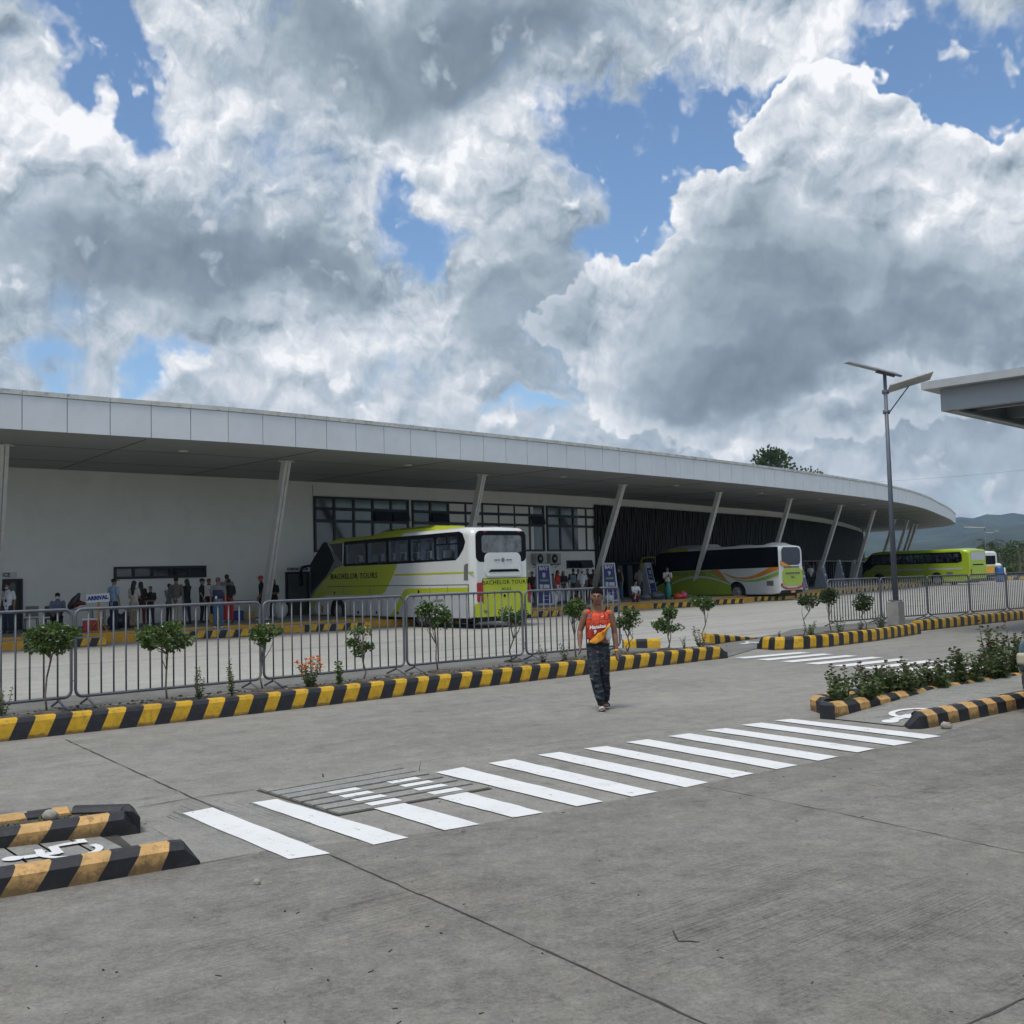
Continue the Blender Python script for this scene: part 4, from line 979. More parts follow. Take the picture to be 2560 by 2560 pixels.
# ---- the near white and lime coach
c2 = lambda x, y: (640 + .3934 * x, 1140 + .3934 * y)
b = Coach('nearest coach, white and lime, with a lime roof unit and white-capped seats inside', (-1.37, 36), 129.5, 11.6, 3.5, (3.2, 9.15), c2, roofsplit=4.3,
          rake=[(1.75, 3.42), (1.5, 3.32), (1.15, 3.05), (.85, 2.78), (.5, 2.4), (.28, 2.05), (.12, 1.6), (0, 1.1)])
# window band
wz0, wz1 = 2.33, 3.31
band = b.S((560, 545), (700, 531), (900, 514), (1100, 497), (1290, 480), (1312, 492), (1330, 545), (1318, 590), (1290, 640), (1268, 662), (1100, 673), (900, 686), (700, 695), (555, 702))
xs = [b.S((x, 600))[0][0] for x in (1283, 1142, 1135, 978, 970, 838, 830, 705, 697, 565)]
panes = []
for i in range(5):
    x0, x1 = xs[2 * i], xs[2 * i + 1]
    panes.append(rr(min(x0, x1) + .02, wz0 + .10, max(x0, x1) - .03, wz1 - .10, .07, 3))
for p in panes: b.hole(p, px=False)
tri = b.S((460, 560), (550, 552), (548, 655)); 
k = MB(); k.box((5.1, -1.25, 2.28), (8.2, 2.26, 1.96), mi=2); b.cut.append(k)
b.finish()
bandm = b.side('window_band', band, M_BBLK, 2, px=False)
for p in panes:                                 # openings in the band itself
    k = MB(); k.plate([(x, .3, z) for x, z in p][::-1], (0, -1, 0), 3.2, 0)
    bm = bmesh.new(); vs = [bm.verts.new(v) for v in k.v]; [bm.faces.new([vs[i] for i in f]) for f in k.f]; bmesh.ops.recalc_face_normals(bm, faces=bm.faces); bm.verts.index_update()
    k2 = MB(); k2.add([v.co for v in bm.verts], [[v.index for v in f.verts] for f in bm.faces]); bm.free()
    o = k2.build('cutter', M_BBLK); o.matrix_world = Matrix.Translation(b.root.location) @ Matrix.Rotation(b.root.rotation_euler.z, 4, 'Z')
    md = bandm.modifiers.new('b', 'BOOLEAN'); md.object = o; md.operation = 'DIFFERENCE'; md.solver = 'EXACT'
ev(bandm)
for o in [x for x in COL.objects if x.name.startswith('cutter')]: bpy.data.objects.remove(o)
for i, p in enumerate(panes):
    mb = MB(); mb.plate([(x, -.012, z) for x, z in p], (0, -1, 0), .006); mb.build('window_pane', M_TINT, b.root)
    mb = MB(); mb.plate([(x, -2.482, z) for x, z in p], (0, -1, 0), .006); mb.build('window_pane', M_TINT, b.root)
    x0, x1 = min(q[0] for q in p), max(q[0] for q in p)
    for (ca, cb) in ((x0 + .01, x0 + .30), (x0 + .72, x0 + 1.0) if i in (1, 2) else (x1 - .16, x1 - .02)):
        mb = MB(); n = 8; vs = []
        for j in range(n + 1): xx = ca + (cb - ca) * j / n; yy = -.12 + .02 * sin(j * 2.4); vs += [(xx, yy, wz0 + .05), (xx, yy, wz1 - .06)]
        mb.add(vs, [(2 * j, 2 * j + 2, 2 * j + 3, 2 * j + 1) for j in range(n)]); mb.build('curtain', M_CURT, b.root)
mb = MB(); mb.box(((xs[0] + xs[1]) / 2 - .02, -.008, 2.95), (abs(xs[0] - xs[1]) - .05, .02, .05)); mb.box(((xs[0] + xs[1]) / 2, -.008, 3.08), (.04, .02, .26)); mb.build('sliding_frame', M_BBLK, b.root)
def seat_proto():
    mb = MB(); mb.box((0, 0, .55), (.14, .92, .95), Matrix.Rotation(radians(-12), 3, 'Y'), bev=.04); mb.box((.28, 0, .12), (.46, .92, .16), bev=.03)
    me = mb.mesh('seat'); me.materials.append(M_SEAT)
    mc = MB()
    for y in (-.23, .23): mc.box((-.10, y, .90), (.19, .34, .26), Matrix.Rotation(radians(-12), 3, 'Y'), bev=.03)
    mh = mc.mesh('headrest_cover'); mh.materials.append(M_COVER); return me, mh
SEAT_ME, HEAD_ME = seat_proto()
def seats(root, xs_, z, W=2.5):
    for x in xs_:
        for y in (-.62, -W + .62):
            s_ = bpy.data.objects.new('seat', SEAT_ME); COL.objects.link(s_); s_.parent = root; s_.location = (x, y, z)
            h_ = bpy.data.objects.new('headrest_cover', HEAD_ME); COL.objects.link(h_); h_.parent = s_
seats(b.root, [1.35 + .82 * k for k in range(9)], 1.72)
# livery
b.side('lime_panel', [(545, 700), (900, 688), (862, 780), (822, 862), (800, 880), (640, 885), (450, 885), (405, 900), (345, 985), (338, 1000), (330, 905), (420, 800), (500, 720)], M_LIME, 1)
b.side('grey_trim', [(448, 552), (556, 690), (540, 702), (505, 715), (425, 800), (340, 905), (340, 880), (470, 735), (500, 660), (478, 600)], M_BGREY, 3)
b.side('front_glass', [(448, 545), (425, 552), (330, 690), (330, 895), (468, 732), (498, 662), (476, 602)], M_BBLK, 2)
b.side('quarter_glass', [(465, 560), (550, 552), (548, 680), (520, 650)], M_DGLASS, 2)
b.side('lime_stripe', [(882, 750), (1383, 734), (1383, 746), (878, 762)], M_LIME, 1)
b.side('lime_arch', [(1350, 835), (1350, 862), (1100, 870), (985, 873), (955, 890), (925, 945), (900, 1000), (880, 1040), (853, 1040), (890, 955), (925, 880), (945, 850), (975, 842), (1200, 838)], M_LIME, 1)
b.side('grey_skirt', [(1350, 864), (1350, 1030), (885, 1036), (905, 1000), (930, 945), (958, 893), (988, 876), (1100, 872)], M_SILVER, 1)
b.side('belt_seam', [(450, 828), (1352, 816), (1352, 819), (450, 831)], M_BBLK, 3)
for x in (555, 725, 1105, 1217): b.side('hatch_seam', [(x, 829), (x + 2, 829), (x + 2, 880), (x, 880)], M_BGREY, 3)
for x in (600, 705, 800): b.side('hatch_seam', [(x, 905), (x + 2, 905), (x + 2, 1034), (x, 1034)], M_BGREY, 3)
b.side('seam', [(1347, 817), (1351, 817), (1357, 1032), (1353, 1032)], M_BBLK, 3)
b.side('side_vent', [(1322, 700), (1332, 686), (1348, 684), (1348, 790), (1322, 790)], M_BGREY, 3)
for x, y in ((650, 993), (767, 995), (902, 997), (500, 868), (1034, 862)):
    cx, cz = b.S((x, y))[0]; b.side('hatch_lock', [(cx + .06 * cos(t), cz + .06 * sin(t)) for t in [k * pi / 6 for k in range(12)]], M_BBLK, 3, px=False)
b.side('side_marker', [(417, 950), (427, 950), (427, 995), (417, 995)], M_AMBER, 3)
b.text('BACHELOR TOURS', (512, 768), (733, 760), .30, M_BBLK, sx=1.28)
cx, cz = b.S((1160, 935))[0]; text_mb('CAPACITY', .12, frame((cx, .012, cz + .08), (-1, 0, 0), (0, 0, 1)), .004).build('lettering', M_BBLK, b.root)
cx, cz = b.S((1295, 520))[0]
# rear
b.rear('rear_surround', rr(.13, 2.28, 2.37, 3.36, .2), M_BBLK, 1)
b.rear('rear_window', rr(.38, 2.60, 2.16, 3.20, .12), mat('rear_glass', (.10, .11, .12), .12, var=.5, vs=3, spec=.8), 3)
b.rear('rear_hatch', rr(.48, 1.74, 2.08, 2.60, .22), M_BWHITE, 3, dep=.06)
b.rear('rear_slot', [(.62, 1.93), (2.0, 1.93), (1.9, 2.02), (.72, 2.02)], M_BBLK, 24)
b.rear('hatch_lip', rr(.60, 1.78, 2.02, 1.87, .04), M_BWHITE, 24, dep=.05)
b.rear('emblem_bar', [(.88, 2.335), (1.13, 2.335), (1.13, 2.355), (.88, 2.355)], M_BBLK, 24); b.rear('emblem_bar', [(1.39, 2.335), (1.66, 2.335), (1.66, 2.355), (1.39, 2.355)], M_BBLK, 24)
b.rear('emblem', [(1.26 + .07 * cos(t), 2.345 + .07 * sin(t)) for t in [k * pi / 6 for k in range(12)]], M_BGREY, 24)
b.rear('engine_seam', rr(.375, .62, 2.385, 1.72, .04), M_BBLK, 4)
b.rear('engine_cover', rr(.39, .635, 2.37, 1.705, .04), M_LIME, 6)
b.rear('rear_bumper', rr(.0, .40, 2.5, .82, .08), M_LIME, 8, dep=.06)
b.rear('bumper_corner', rr(.0, .40, .4, .86, .05), M_LIME, 8, dep=.05)
for y0, y1 in ((.13, .36), (2.42, 2.5)):
    t_ = b.rear('tail_light', rr(y0, .92, y1, 1.58 if y0 < 1 else 1.45, .05), M_RED, 8, dep=.05)
for y in (.38, 2.0): b.rear('fog_light', [(y, .56), (y + .2, .52), (y + .16, .62), (y - .04, .64)], M_BGREY, 30)
b.rear('lock', [(1.33 + .05 * cos(t), 1.10 + .05 * sin(t)) for t in [k * pi / 6 for k in range(12)]], M_BBLK, 9)
for y in (.45, 1.98): b.rear('marker_light', rr(y, 3.31, y + .14, 3.36, .02), M_RED, 8)
text_mb('BACHELOR TOURS', .20, frame((-.012, -1.38, 1.56), (0, -1, 0), (0, 0, 1)), .02, sx=1.12, bold=.001, space=1.1).build('lettering', M_BBLK, b.root)
text_mb('8562', .13, frame((-.012, -1.42, 1.33), (0, -1, 0), (0, 0, 1)), .02, sx=1.6, space=1.1).build('lettering', M_BBLK, b.root)
# roof unit
def roof_unit(s, x0, x1, h, m, slats=True, w=1.7, name='roof_unit', taper=.7):
    mb = MB(); z = s.H - .02; y0, y1 = -s.W / 2 - w / 2, -s.W / 2 + w / 2
    sec = [(y1, 0), (y1 - .06, h * .55), (y1 - .25, h), (y0 + .25, h), (y0 + .06, h * .55), (y0, 0)]; rg = []
    for x, k in ((x0, .1), (x0 + .25, .85), (x0 + .5, 1), (x1 - taper * 2, 1), (x1 - taper, .65), (x1, .06)): rg += [(x, y, z + q * k) for y, q in sec]
    mb.add(rg, [(i * 6 + q, i * 6 + q + 1, i * 6 + q + 7, i * 6 + q + 6) for i in range(5) for q in range(5)] + [(5, 4, 3, 2, 1, 0), tuple(30 + q for q in range(6))])
    u = mb.build(name, m, s.root)
    if slats:
        mb = MB()
        def P(u, x): yy = y1 - .06 - .19 * u; zz = z + h * (.55 + .45 * u); return (x, yy + .004, zz + .004)
        for k in range(14):
            x = x0 + .45 + k * .165; q = [P(.1, x), P(.1, x + .08), P(.95, x + .02), P(.95, x - .06)]; mb.add(q, [(0, 1, 2, 3)])
        for k in range(4):
            x = x0 + 3.0 + k * .24; q = [P(.1, x), P(.1, x + .12), P(.95, x - .12), P(.95, x - .24)]; mb.add(q, [(0, 1, 2, 3)])
        mb.build('grille_slots', M_BBLK, u)
    return u
roof_unit(b, 2.7, 7.4, .24, M_LIME)
mb = MB(); mb.box((2.0, -1.25, 3.53), (.9, .8, .08), bev=.03); mb.build('roof_hatch', M_SILVER, b.root)
def mirror(s, m, zt, out=.42, drop=.75, m2=None):
    for y, sg in ((-.12, 1), (-s.W + .12, -1)):
        mb = MB(); mb.tube([(s.L - .7, y, zt), (s.L + .02, y + sg * .12, zt + .05), (s.L + out * .85, y + sg * .2, zt + .0), (s.L + out, y + sg * .22, zt - .18), (s.L + out, y + sg * .22, zt - .3)], [.05, .055, .06, .06, .05], 8)
        mr = mb.build('mirror_arm', m, s.root)
        mb = MB(); mb.box((s.L + out + .02, y + sg * .22, zt - .3 - drop / 2), (.12, .2, drop), bev=.05); mb.build('mirror', m2 or m, mr)
mirror(b, M_BBLK, 2.38, .42, .5)
mb = MB(); mb.box((.9, -1.25, .34), (1.7, 1.9, .22)); mb.box((6, -1.25, .33), (6, 1.6, .14)); mb.build('underbody', M_RUBBER, b.root)
mb = MB(); mb.box((.35, -.55, .42), (.02, .5, .3)); mb.box((.35, -1.95, .42), (.02, .5, .3)); mb.build('mud_flap', M_RUBBER, b.root)

# ---- the middle coach with orange swooshes
c5 = lambda x, y: (1580 + .2381 * x, 1320 + .2381 * y)
m = Coach('white and green coach with orange swooshes and all-black side glass', (14.5, 57.8), 133, 9.15, 3.1, (2.8, 7.1), c5, mats=[M_BWHITE, M_GREEN], roofsplit=6.3, rearround=.5,
          rake=[(1.0, 3.02), (.75, 2.9), (.5, 2.65), (.3, 2.3), (.15, 1.8), (0, 1.2)])
m.finish()
m.side('window_band', [(300, 262), (600, 245), (1000, 222), (1530, 195), (1552, 300), (1568, 400), (1580, 480), (1560, 480), (1540, 410), (1200, 425), (800, 440), (425, 456), (385, 500), (330, 580), (270, 610), (222, 640), (215, 590), (245, 400), (250, 300)], M_BBLK, 1)
m.side('green_panel', [(425, 458), (700, 446), (790, 470), (880, 510), (960, 550), (1035, 600), (1042, 660), (1055, 722), (700, 722), (222, 705), (222, 645), (270, 615), (332, 582), (388, 500)], M_GREEN, 2)
def band_curve(top, bot): return top + bot[::-1]
m.side('white_swoosh', [(415, 582), (500, 540), (600, 512), (700, 504), (800, 512), (900, 536), (1035, 590), (1035, 602), (900, 552), (800, 530), (700, 522), (600, 530), (500, 556), (415, 596)], M_BWHITE, 3)
m.side('green_swoosh', [(700, 447), (830, 446), (890, 480), (960, 530), (1040, 582), (1040, 596), (960, 550), (880, 505), (790, 468)], M_GREEN2, 3)
m.side('orange_swoosh', [(820, 441), (905, 437), (945, 480), (990, 540), (1025, 585), (960, 535), (880, 480)], M_ORANGE, 4)
m.side('orange_swoosh', [(945, 465), (1040, 502), (1120, 520), (1200, 517), (1300, 490), (1400, 440), (1440, 413), (1540, 410), (1545, 432), (1450, 470), (1350, 510), (1250, 535), (1170, 540), (1080, 528), (1000, 500)], M_ORANGE, 2)
m.side('green_swoosh', [(1000, 500), (1100, 538), (1200, 550), (1300, 540), (1400, 510), (1545, 452), (1548, 490), (1430, 535), (1320, 562), (1200, 568), (1100, 550)], M_GREEN2, 2)
m.side('side_grille', [(1415, 555), (1485, 553), (1485, 607), (1415, 607)], M_BGREY, 2)
m.side('headlamp', [(222, 600), (240, 570), (280, 560), (262, 590), (225, 610)], M_GREEN, 3)
m.text('BACHELOR TOURS', (425, 492), (690, 486), .26, M_BGREY, sx=1.25)
m.rear('rear_window', rr(.30, 1.95, 2.2, 2.95, .3), M_DGLASS, 1)
m.rear('green_cover', rr(.32, .82, 2.3, 1.78, .35), M_GREEN, 2, dep=.05)
m.rear('orange_swoosh', [(.16, 1.95), (.16, 2.2), (.7, 2.02), (1.3, 1.86), (1.3, 1.8), (.7, 1.82)], M_ORANGE, 3, dep=.05)
m.rear('tail_light', [(.16, .95), (.30, .95), (.36, .80), (.8, .70), (1.7, .70), (2.2, .82), (2.34, 1.0), (2.34, .72), (1.9, .62), (.6, .62), (.16, .8)], M_RED, 3, dep=.05)
m.rear('rear_slot', rr(.5, 1.82, 2.0, 1.87, .02), M_BBLK, 4, dep=.05)
m.rear('licence_plate', rr(1.1, .42, 1.5, .54, .01), M_ORANGE, 12)
text_mb('BACHELOR TOURS', .15, frame((-.05, -1.3, 1.5), (0, -1, 0), (0, 0, 1)), .03, sx=1.1).build('lettering', M_BGREY, m.root)
text_mb('8508', .12, frame((-.05, -1.3, 1.28), (0, -1, 0), (0, 0, 1)), .03, sx=1.3).build('lettering', M_BGREY, m.root)
roof_unit(m, 5.6, 8.4, .2, M_SILVER, False); roof_unit(m, 4.9, 6.1, .24, M_BWHITE, False, 1.3, 'roof_fan', .3); roof_unit(m, .35, 1.5, .16, M_BWHITE, False, 1.4, 'roof_fan', .3); roof_unit(m, 2.4, 3.6, .1, M_BWHITE, False, 1.2, 'roof_hatch', .3)
mirror(m, M_GREEN, 2.62, .5, .42, M_GREEN)
mb = MB(); mb.box((4, -1.25, .33), (7.4, 1.8, .2)); mb.build('underbody', M_RUBBER, m.root)

# ---- the far lime coach
c6 = lambda x, y: (2060 + .2588 * x, 1240 + .2588 * y)
g = Coach('far all-green coach with a long see-through window strip, behind the lamp post', (36.9, 85.6), 124, 10.6, 2.98, (3.0, 8.7), c6, mats=[M_GREEN, M_GREEN], zb=.30, rearround=.7,
          rake=[(1.6, 2.93), (1.2, 2.85), (.8, 2.6), (.5, 2.2), (.25, 1.8), (.1, 1.4), (0, 1.0)])
ps = g.S((640, 600), (1300, 560), (1300, 660), (640, 690)); zl_, zh_ = 1.95, 2.62
gp = []
x = .95
while x < 8.8: gp.append(rr(x, 1.93, x + .98, 2.6, .06, 2)); x += 1.06
for p in gp: g.hole(p, px=False)
k = MB(); k.box((4.95, -1.25, 1.98), (8.4, 2.3, 1.5), mi=2); g.cut.append(k)
g.finish()
bandp = [(.62, 1.95), (.62, 2.5), (.8, 2.72), (9.4, 2.72), (10.3, 1.9), (10.35, 1.3), (9.6, 1.42), (9.2, 1.7), (8.9, 1.82), (1.0, 1.82)]
bd = g.side('window_band', bandp, M_BBLK, 1, px=False)
for p in gp:
    k = MB(); k.plate([(x, .3, z) for x, z in p], (0, -1, 0), 3.2, 0)
    bm = bmesh.new(); vs = [bm.verts.new(v) for v in k.v]; [bm.faces.new([vs[i] for i in f]) for f in k.f]; bmesh.ops.recalc_face_normals(bm, faces=bm.faces); bm.verts.index_update()
    k2 = MB(); k2.add([v.co for v in bm.verts], [[v.index for v in f.verts] for f in bm.faces]); bm.free()
    o = k2.build('cutter', M_BBLK); o.matrix_world = Matrix.Translation(g.root.location) @ Matrix.Rotation(g.root.rotation_euler.z, 4, 'Z')
    md = bd.modifiers.new('b', 'BOOLEAN'); md.object = o; md.operation = 'DIFFERENCE'; md.solver = 'EXACT'
ev(bd)
for o in [x for x in COL.objects if x.name.startswith('cutter')]: bpy.data.objects.remove(o)
for p in gp:
    for y in (-.012, -2.482):
        mb = MB(); mb.plate([(x, y, z) for x, z in p], (0, -1, 0), .006); mb.build('window_pane', M_TINTD, g.root)
seats(g.root, [1.3 + .95 * k for k in range(8)], 1.2)
g.side('silver_stripe', [(9.3, 1.30), (4.0, 1.28), (4.3, 1.44), (9.0, 1.44)], M_SILVER, 2, px=False); g.side('silver_stripe', [(3.6, 1.28), (.6, 1.28), (.6, 1.44), (3.9, 1.44)], M_SILVER, 2, px=False)
g.side('side_grille', rr(1.5, .75, 2.1, 1.1, .02), M_BGREY, 2, px=False)
g.rear('rear_window', rr(.3, 2.0, 2.2, 2.7, .2), M_SILVER, 1); g.rear('tail_light', rr(.16, .9, .3, 1.3, .04), M_RED, 2, dep=.05); g.rear('rear_slot', rr(.5, 1.6, 2.0, 1.7, .03), M_BBLK, 2)
mirror(g, M_GREEN, 2.45, .5, .3, M_GREEN)
mb = MB(); mb.box((5, -1.25, .28), (9, 1.8, .2)); mb.build('underbody', M_RUBBER, g.root)
# ---- small white and yellow bus beyond
tb = G(2452, 1452); Yb = 103.
P0 = Vector((45.3, 102, 0))
mn = Coach('small boxy white minibus with a yellow lower half, far beyond the green coach', P0, 118, 6.5, 2.9, (1.4, 5.0), c6, W=2.2, group='vehicles at the far end of the yard', mats=[M_BWHITE, M_BWHITE], rake=[(.5, 2.85), (.3, 2.6), (.1, 2.0), (0, 1.2)]); mn.finish()
mn.side('window_band', rr(.5, 1.6, 5.8, 2.4, .1), M_BBLK, 1, px=False); mn.side('yellow_panel', rr(.3, .6, 6.2, 1.35, .05), M_ORANGE, 1, px=False)
mn.rear('rear_window', rr(.35, 1.6, 1.85, 2.45, .1), M_BBLK, 1); mn.rear('yellow_panel', rr(.2, .7, 2.0, 1.45, .05), mat('bus_yellow', (.6, .33, .02), .4), 1)
# ================================================================ barriers
M_GALV = mat('galvanised_tube', (.125, .135, .155), .45, metal=.25, var=.12, vs=6, dirt=.2, dirtcol=(.12, .10, .08))
def barrier(a, b, nb, label, ht=1.3, group='crowd control barriers along the median', hook=True):
    d = b - a; L = d.length; th = thing('crowd_barrier', label, 'barrier', (a.x, a.y, .2), atan2(d.y, d.x), group)
    r, rc = .021, .09; z0, z1 = .14, ht
    pts = []
    for cx, cz, a0 in ((L - rc, z1 - rc, 0), (rc, z1 - rc, 90), (rc, z0 + rc, 180), (L - rc, z0 + rc, 270)):
        for k in range(5): t = radians(a0 + 90 * k / 4); pts.append((cx + rc * cos(t), 0, cz + rc * sin(t)))
    pts.append(pts[0]); mb = MB(); mb.tube(pts, r, 8, cap=False, ref=(0, 1, 0)); mb.build('frame', M_GALV, th)
    key = (round(L, 2), ht)
    m = MB(); m.tube([(0, 0, z0), (0, 0, z1)], .0125, 6); me = m.mesh('bar'); me.materials.append(M_GALV)
    for k in range(nb):
        o = bpy.data.objects.new('bar', me); COL.objects.link(o); o.parent = th; o.location = ((k + 1) * L / (nb + 1), 0, 0)
    for x in (.16, L - .16):
        m = MB(); m.tube([(x, -.28, .015), (x, -.02, .10), (x, 0, z0), (x, .02, .10), (x, .28, .015)], .016, 6); m.build('foot', M_GALV, th)
    if hook:
        for z in (.35, 1.05): m = MB(); m.tube([(L + .0, 0, z), (L + .05, 0, z + .01), (L + .055, 0, z - .10), (L + .035, 0, z - .10)], .008, 6); m.build('hook', M_GALV, th)
    return th
FL = [(-330, 1806), (182, 1769), (190, 1768), (652, 1718), (660, 1717), (1012, 1680), (1018, 1680), (1310, 1653), (1318, 1652), (1553, 1631)]
o0 = G(1553, 1631, .2); l0 = G(190, 1768, .2); fd = (o0 - l0).normalized()
def onl(px):                               # place on the barrier line seen at that column
    d = ray(px, 1700); den = d.x * fd.y - d.y * fd.x; t = (l0.x * fd.y - l0.y * fd.x) / den; q = d * t; return Vector((q.x, q.y, .2))
lbl = ['grey crowd barrier cut off by the left edge, above the front kerb', 'grey crowd barrier behind the trimmed shrub and the orange flowers', 'grey crowd barrier in front of the nearest coach door', 'grey crowd barrier in front of the nearest coach rear wheel and lime tail', 'grey crowd barrier directly behind the walking man']
cuts = [(None, 178), (189, 652), (660, 1012), (1019, 1310), (1318, 1553)]
for k, (x0, x1) in enumerate(cuts):
    b_ = onl(x1); a_ = b_ - fd * 2.8 if x0 is None else onl(x0)
    barrier(a_, b_, 15, lbl[k])
barrier(onl(178) - fd * 5.7, onl(178) - fd * 2.9, 15, lbl[0]) if False else None
r0_, r1_ = G(2073, 1568, .2), G(2519, 1534, .2); rdv = (r1_ - r0_).normalized(); o1 = r0_
def onr(px):
    d = ray(px, 1560); den = d.x * rdv.y - d.y * rdv.x; t = (o1.x * rdv.y - o1.y * rdv.x) / den; q = d * t; return Vector((q.x, q.y, .2))
rl = ['grey crowd barrier left of the street lamp, behind three small trees', 'grey crowd barrier just right of the street lamp pedestal', 'third grey crowd barrier right of the crossing, in front of the far coach tail', 'grey crowd barrier below the blue drum, second from the right edge', 'grey crowd barrier cut off by the right edge beyond the far kerb']
rc_ = [(2073, 2203), (2206, 2320), (2323, 2426), (2429, 2519), (2522, 2605)]
for k, (x0, x1) in enumerate(rc_): barrier(onr(x0), onr(x1), 18, rl[k], 1.25)

# ================================================================ street lamp with solar panel
M_POLE = mat('pole_grey', (.10, .115, .15), .5, var=.1); M_PED = mat('pedestal_concrete', (.24, .235, .225), .85, var=.15, vs=4, bump=.3)
M_PV = mat('solar_cells', (.02, .03, .07), .15, var=.3, vs=8); M_LED = mat('led_cover', (.42, .42, .38), .3, var=.08)
lb = G(2242, 1564, .2); lamp = thing('street_lamp', 'tall grey solar street lamp on a concrete pedestal between the barriers', 'street lamp', (lb.x, lb.y, .2), 0)
kx = lb.y / F                              # metres per photo pixel at the lamp
m = MB(); m.box((0, 0, .32), (.32, .32, .64), Matrix.Rotation(radians(39), 3, 'Z'), bev=.02); m.build('pedestal', M_PED, lamp)
TOP = AT(2219, 934, lb.y).z - .2
m = MB(); m.lathe([(.075, .6), (.045, TOP)], 12); m.build('pole', M_POLE, lamp)
m = MB(); m.box((0, 0, .66), (.26, .26, .03)); m.build('base_plate', M_POLE, lamp)
def LP(px, py): q = AT(px, py, lb.y); return Vector((q.x - lb.x, 0, q.z - .2))
pa, pb = LP(2114, 905), LP(2238, 936); c = (pa + pb) / 2; dd = (pb - pa); R = Matrix.Rotation(-atan2(dd.z, dd.x), 3, 'Y') @ Matrix.Rotation(radians(8), 3, 'X')
m = MB(); m.box(c, (dd.length, .5, .035), R, bev=.006); m.build('panel_frame', M_SILVER, lamp)
m = MB(); m.box(c + R @ Vector((0, 0, .02)), (dd.length - .08, .44, .008), R); m.build('solar_panel', M_PV, lamp)
m = MB(); m.box(c + R @ Vector((.42, 0, -.05)), (.5, .12, .06), R); m.box(LP(2244, 938), (.2, .12, .05), R); m.build('panel_bracket', M_POLE, lamp)
pa, pb = LP(2222, 972), LP(2329, 938); c = (pa + pb) / 2; dd = (pb - pa); R = Matrix.Rotation(-atan2(dd.z, dd.x), 3, 'Y') @ Matrix.Rotation(radians(-22), 3, 'X')
m = MB(); m.box(c, (dd.length, .42, .05), R, bev=.012); m.build('lamp_head', M_LED, lamp)
m = MB(); m.box(c + R @ Vector((.1, 0, -.028)), (dd.length * .72, .22, .012), R); m.build('led_plate', M_PALE, lamp)
m = MB(); m.tube([LP(2224, 1030), LP(2272, 965)], .018, 6); m.tube([(-.08, 0, LP(2224, 1030).z), (.08, 0, LP(2224, 1030).z)], .06, 8); m.tube([(-.08, 0, LP(2224, 980).z), (.08, 0, LP(2224, 980).z)], .06, 8); m.build('brace', M_POLE, lamp)

# ================================================================ steel canopy at the right edge
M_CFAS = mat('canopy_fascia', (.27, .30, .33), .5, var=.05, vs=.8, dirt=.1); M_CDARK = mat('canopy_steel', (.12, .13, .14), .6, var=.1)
M_CAP2 = mat('canopy_cap', (.36, .38, .40), .5, var=.06)
cY = 25.8; cc = AT(2356, 1028, cY); c0z = cc.z
cn = thing('steel_canopy', 'dark underside and pale grey fascia of a flat canopy jutting in at the upper right', 'canopy', (cc.x, cc.y, 0), radians(45))
# local x = along the terminal (away), local y = -towards the camera
m = MB(); Hc = AT(2355, 974, cY).z - c0z
m.box((0, -9, c0z + Hc / 2), (.06, 18, Hc)); m.box((9, 0, c0z + Hc / 2), (18, .06, Hc)); m.box((18, -9, c0z + Hc / 2), (.06, 18, Hc)); m.build('fascia', M_CFAS, cn)
m = MB(); m.box((9, -9, c0z + Hc + .1), (18.7, 18.7, .19)); m.build('roof_cap', M_CAP2, cn)
m = MB()
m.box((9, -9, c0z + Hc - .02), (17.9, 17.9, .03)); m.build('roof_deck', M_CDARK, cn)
for k in range(7): m = MB(); m.box((1.6 + k * 2.4, -9, c0z + Hc * .55), (.12, 17.8, Hc * .6)); m.build('beam', M_CFAS, cn)
for k in range(3): m = MB(); m.box((9, -1.8 - k * 5, c0z + Hc * .5), (17.8, .18, Hc * .7)); m.build('purlin', M_CFAS, cn)
m = MB(); m.box((9, -.12, c0z + .03), (17.8, .24, .05)); m.box((.12, -9, c0z + .03), (.18, 17.8, .05)); m.build('lip', M_CFAS, cn)
for x, y in ((9, -4.5), (9, -13.5)): m = MB(); m.lathe([(.2, 0), (.2, c0z + .1)], 14, c=(x, y, 0)); m.build('column', M_CFAS, cn)

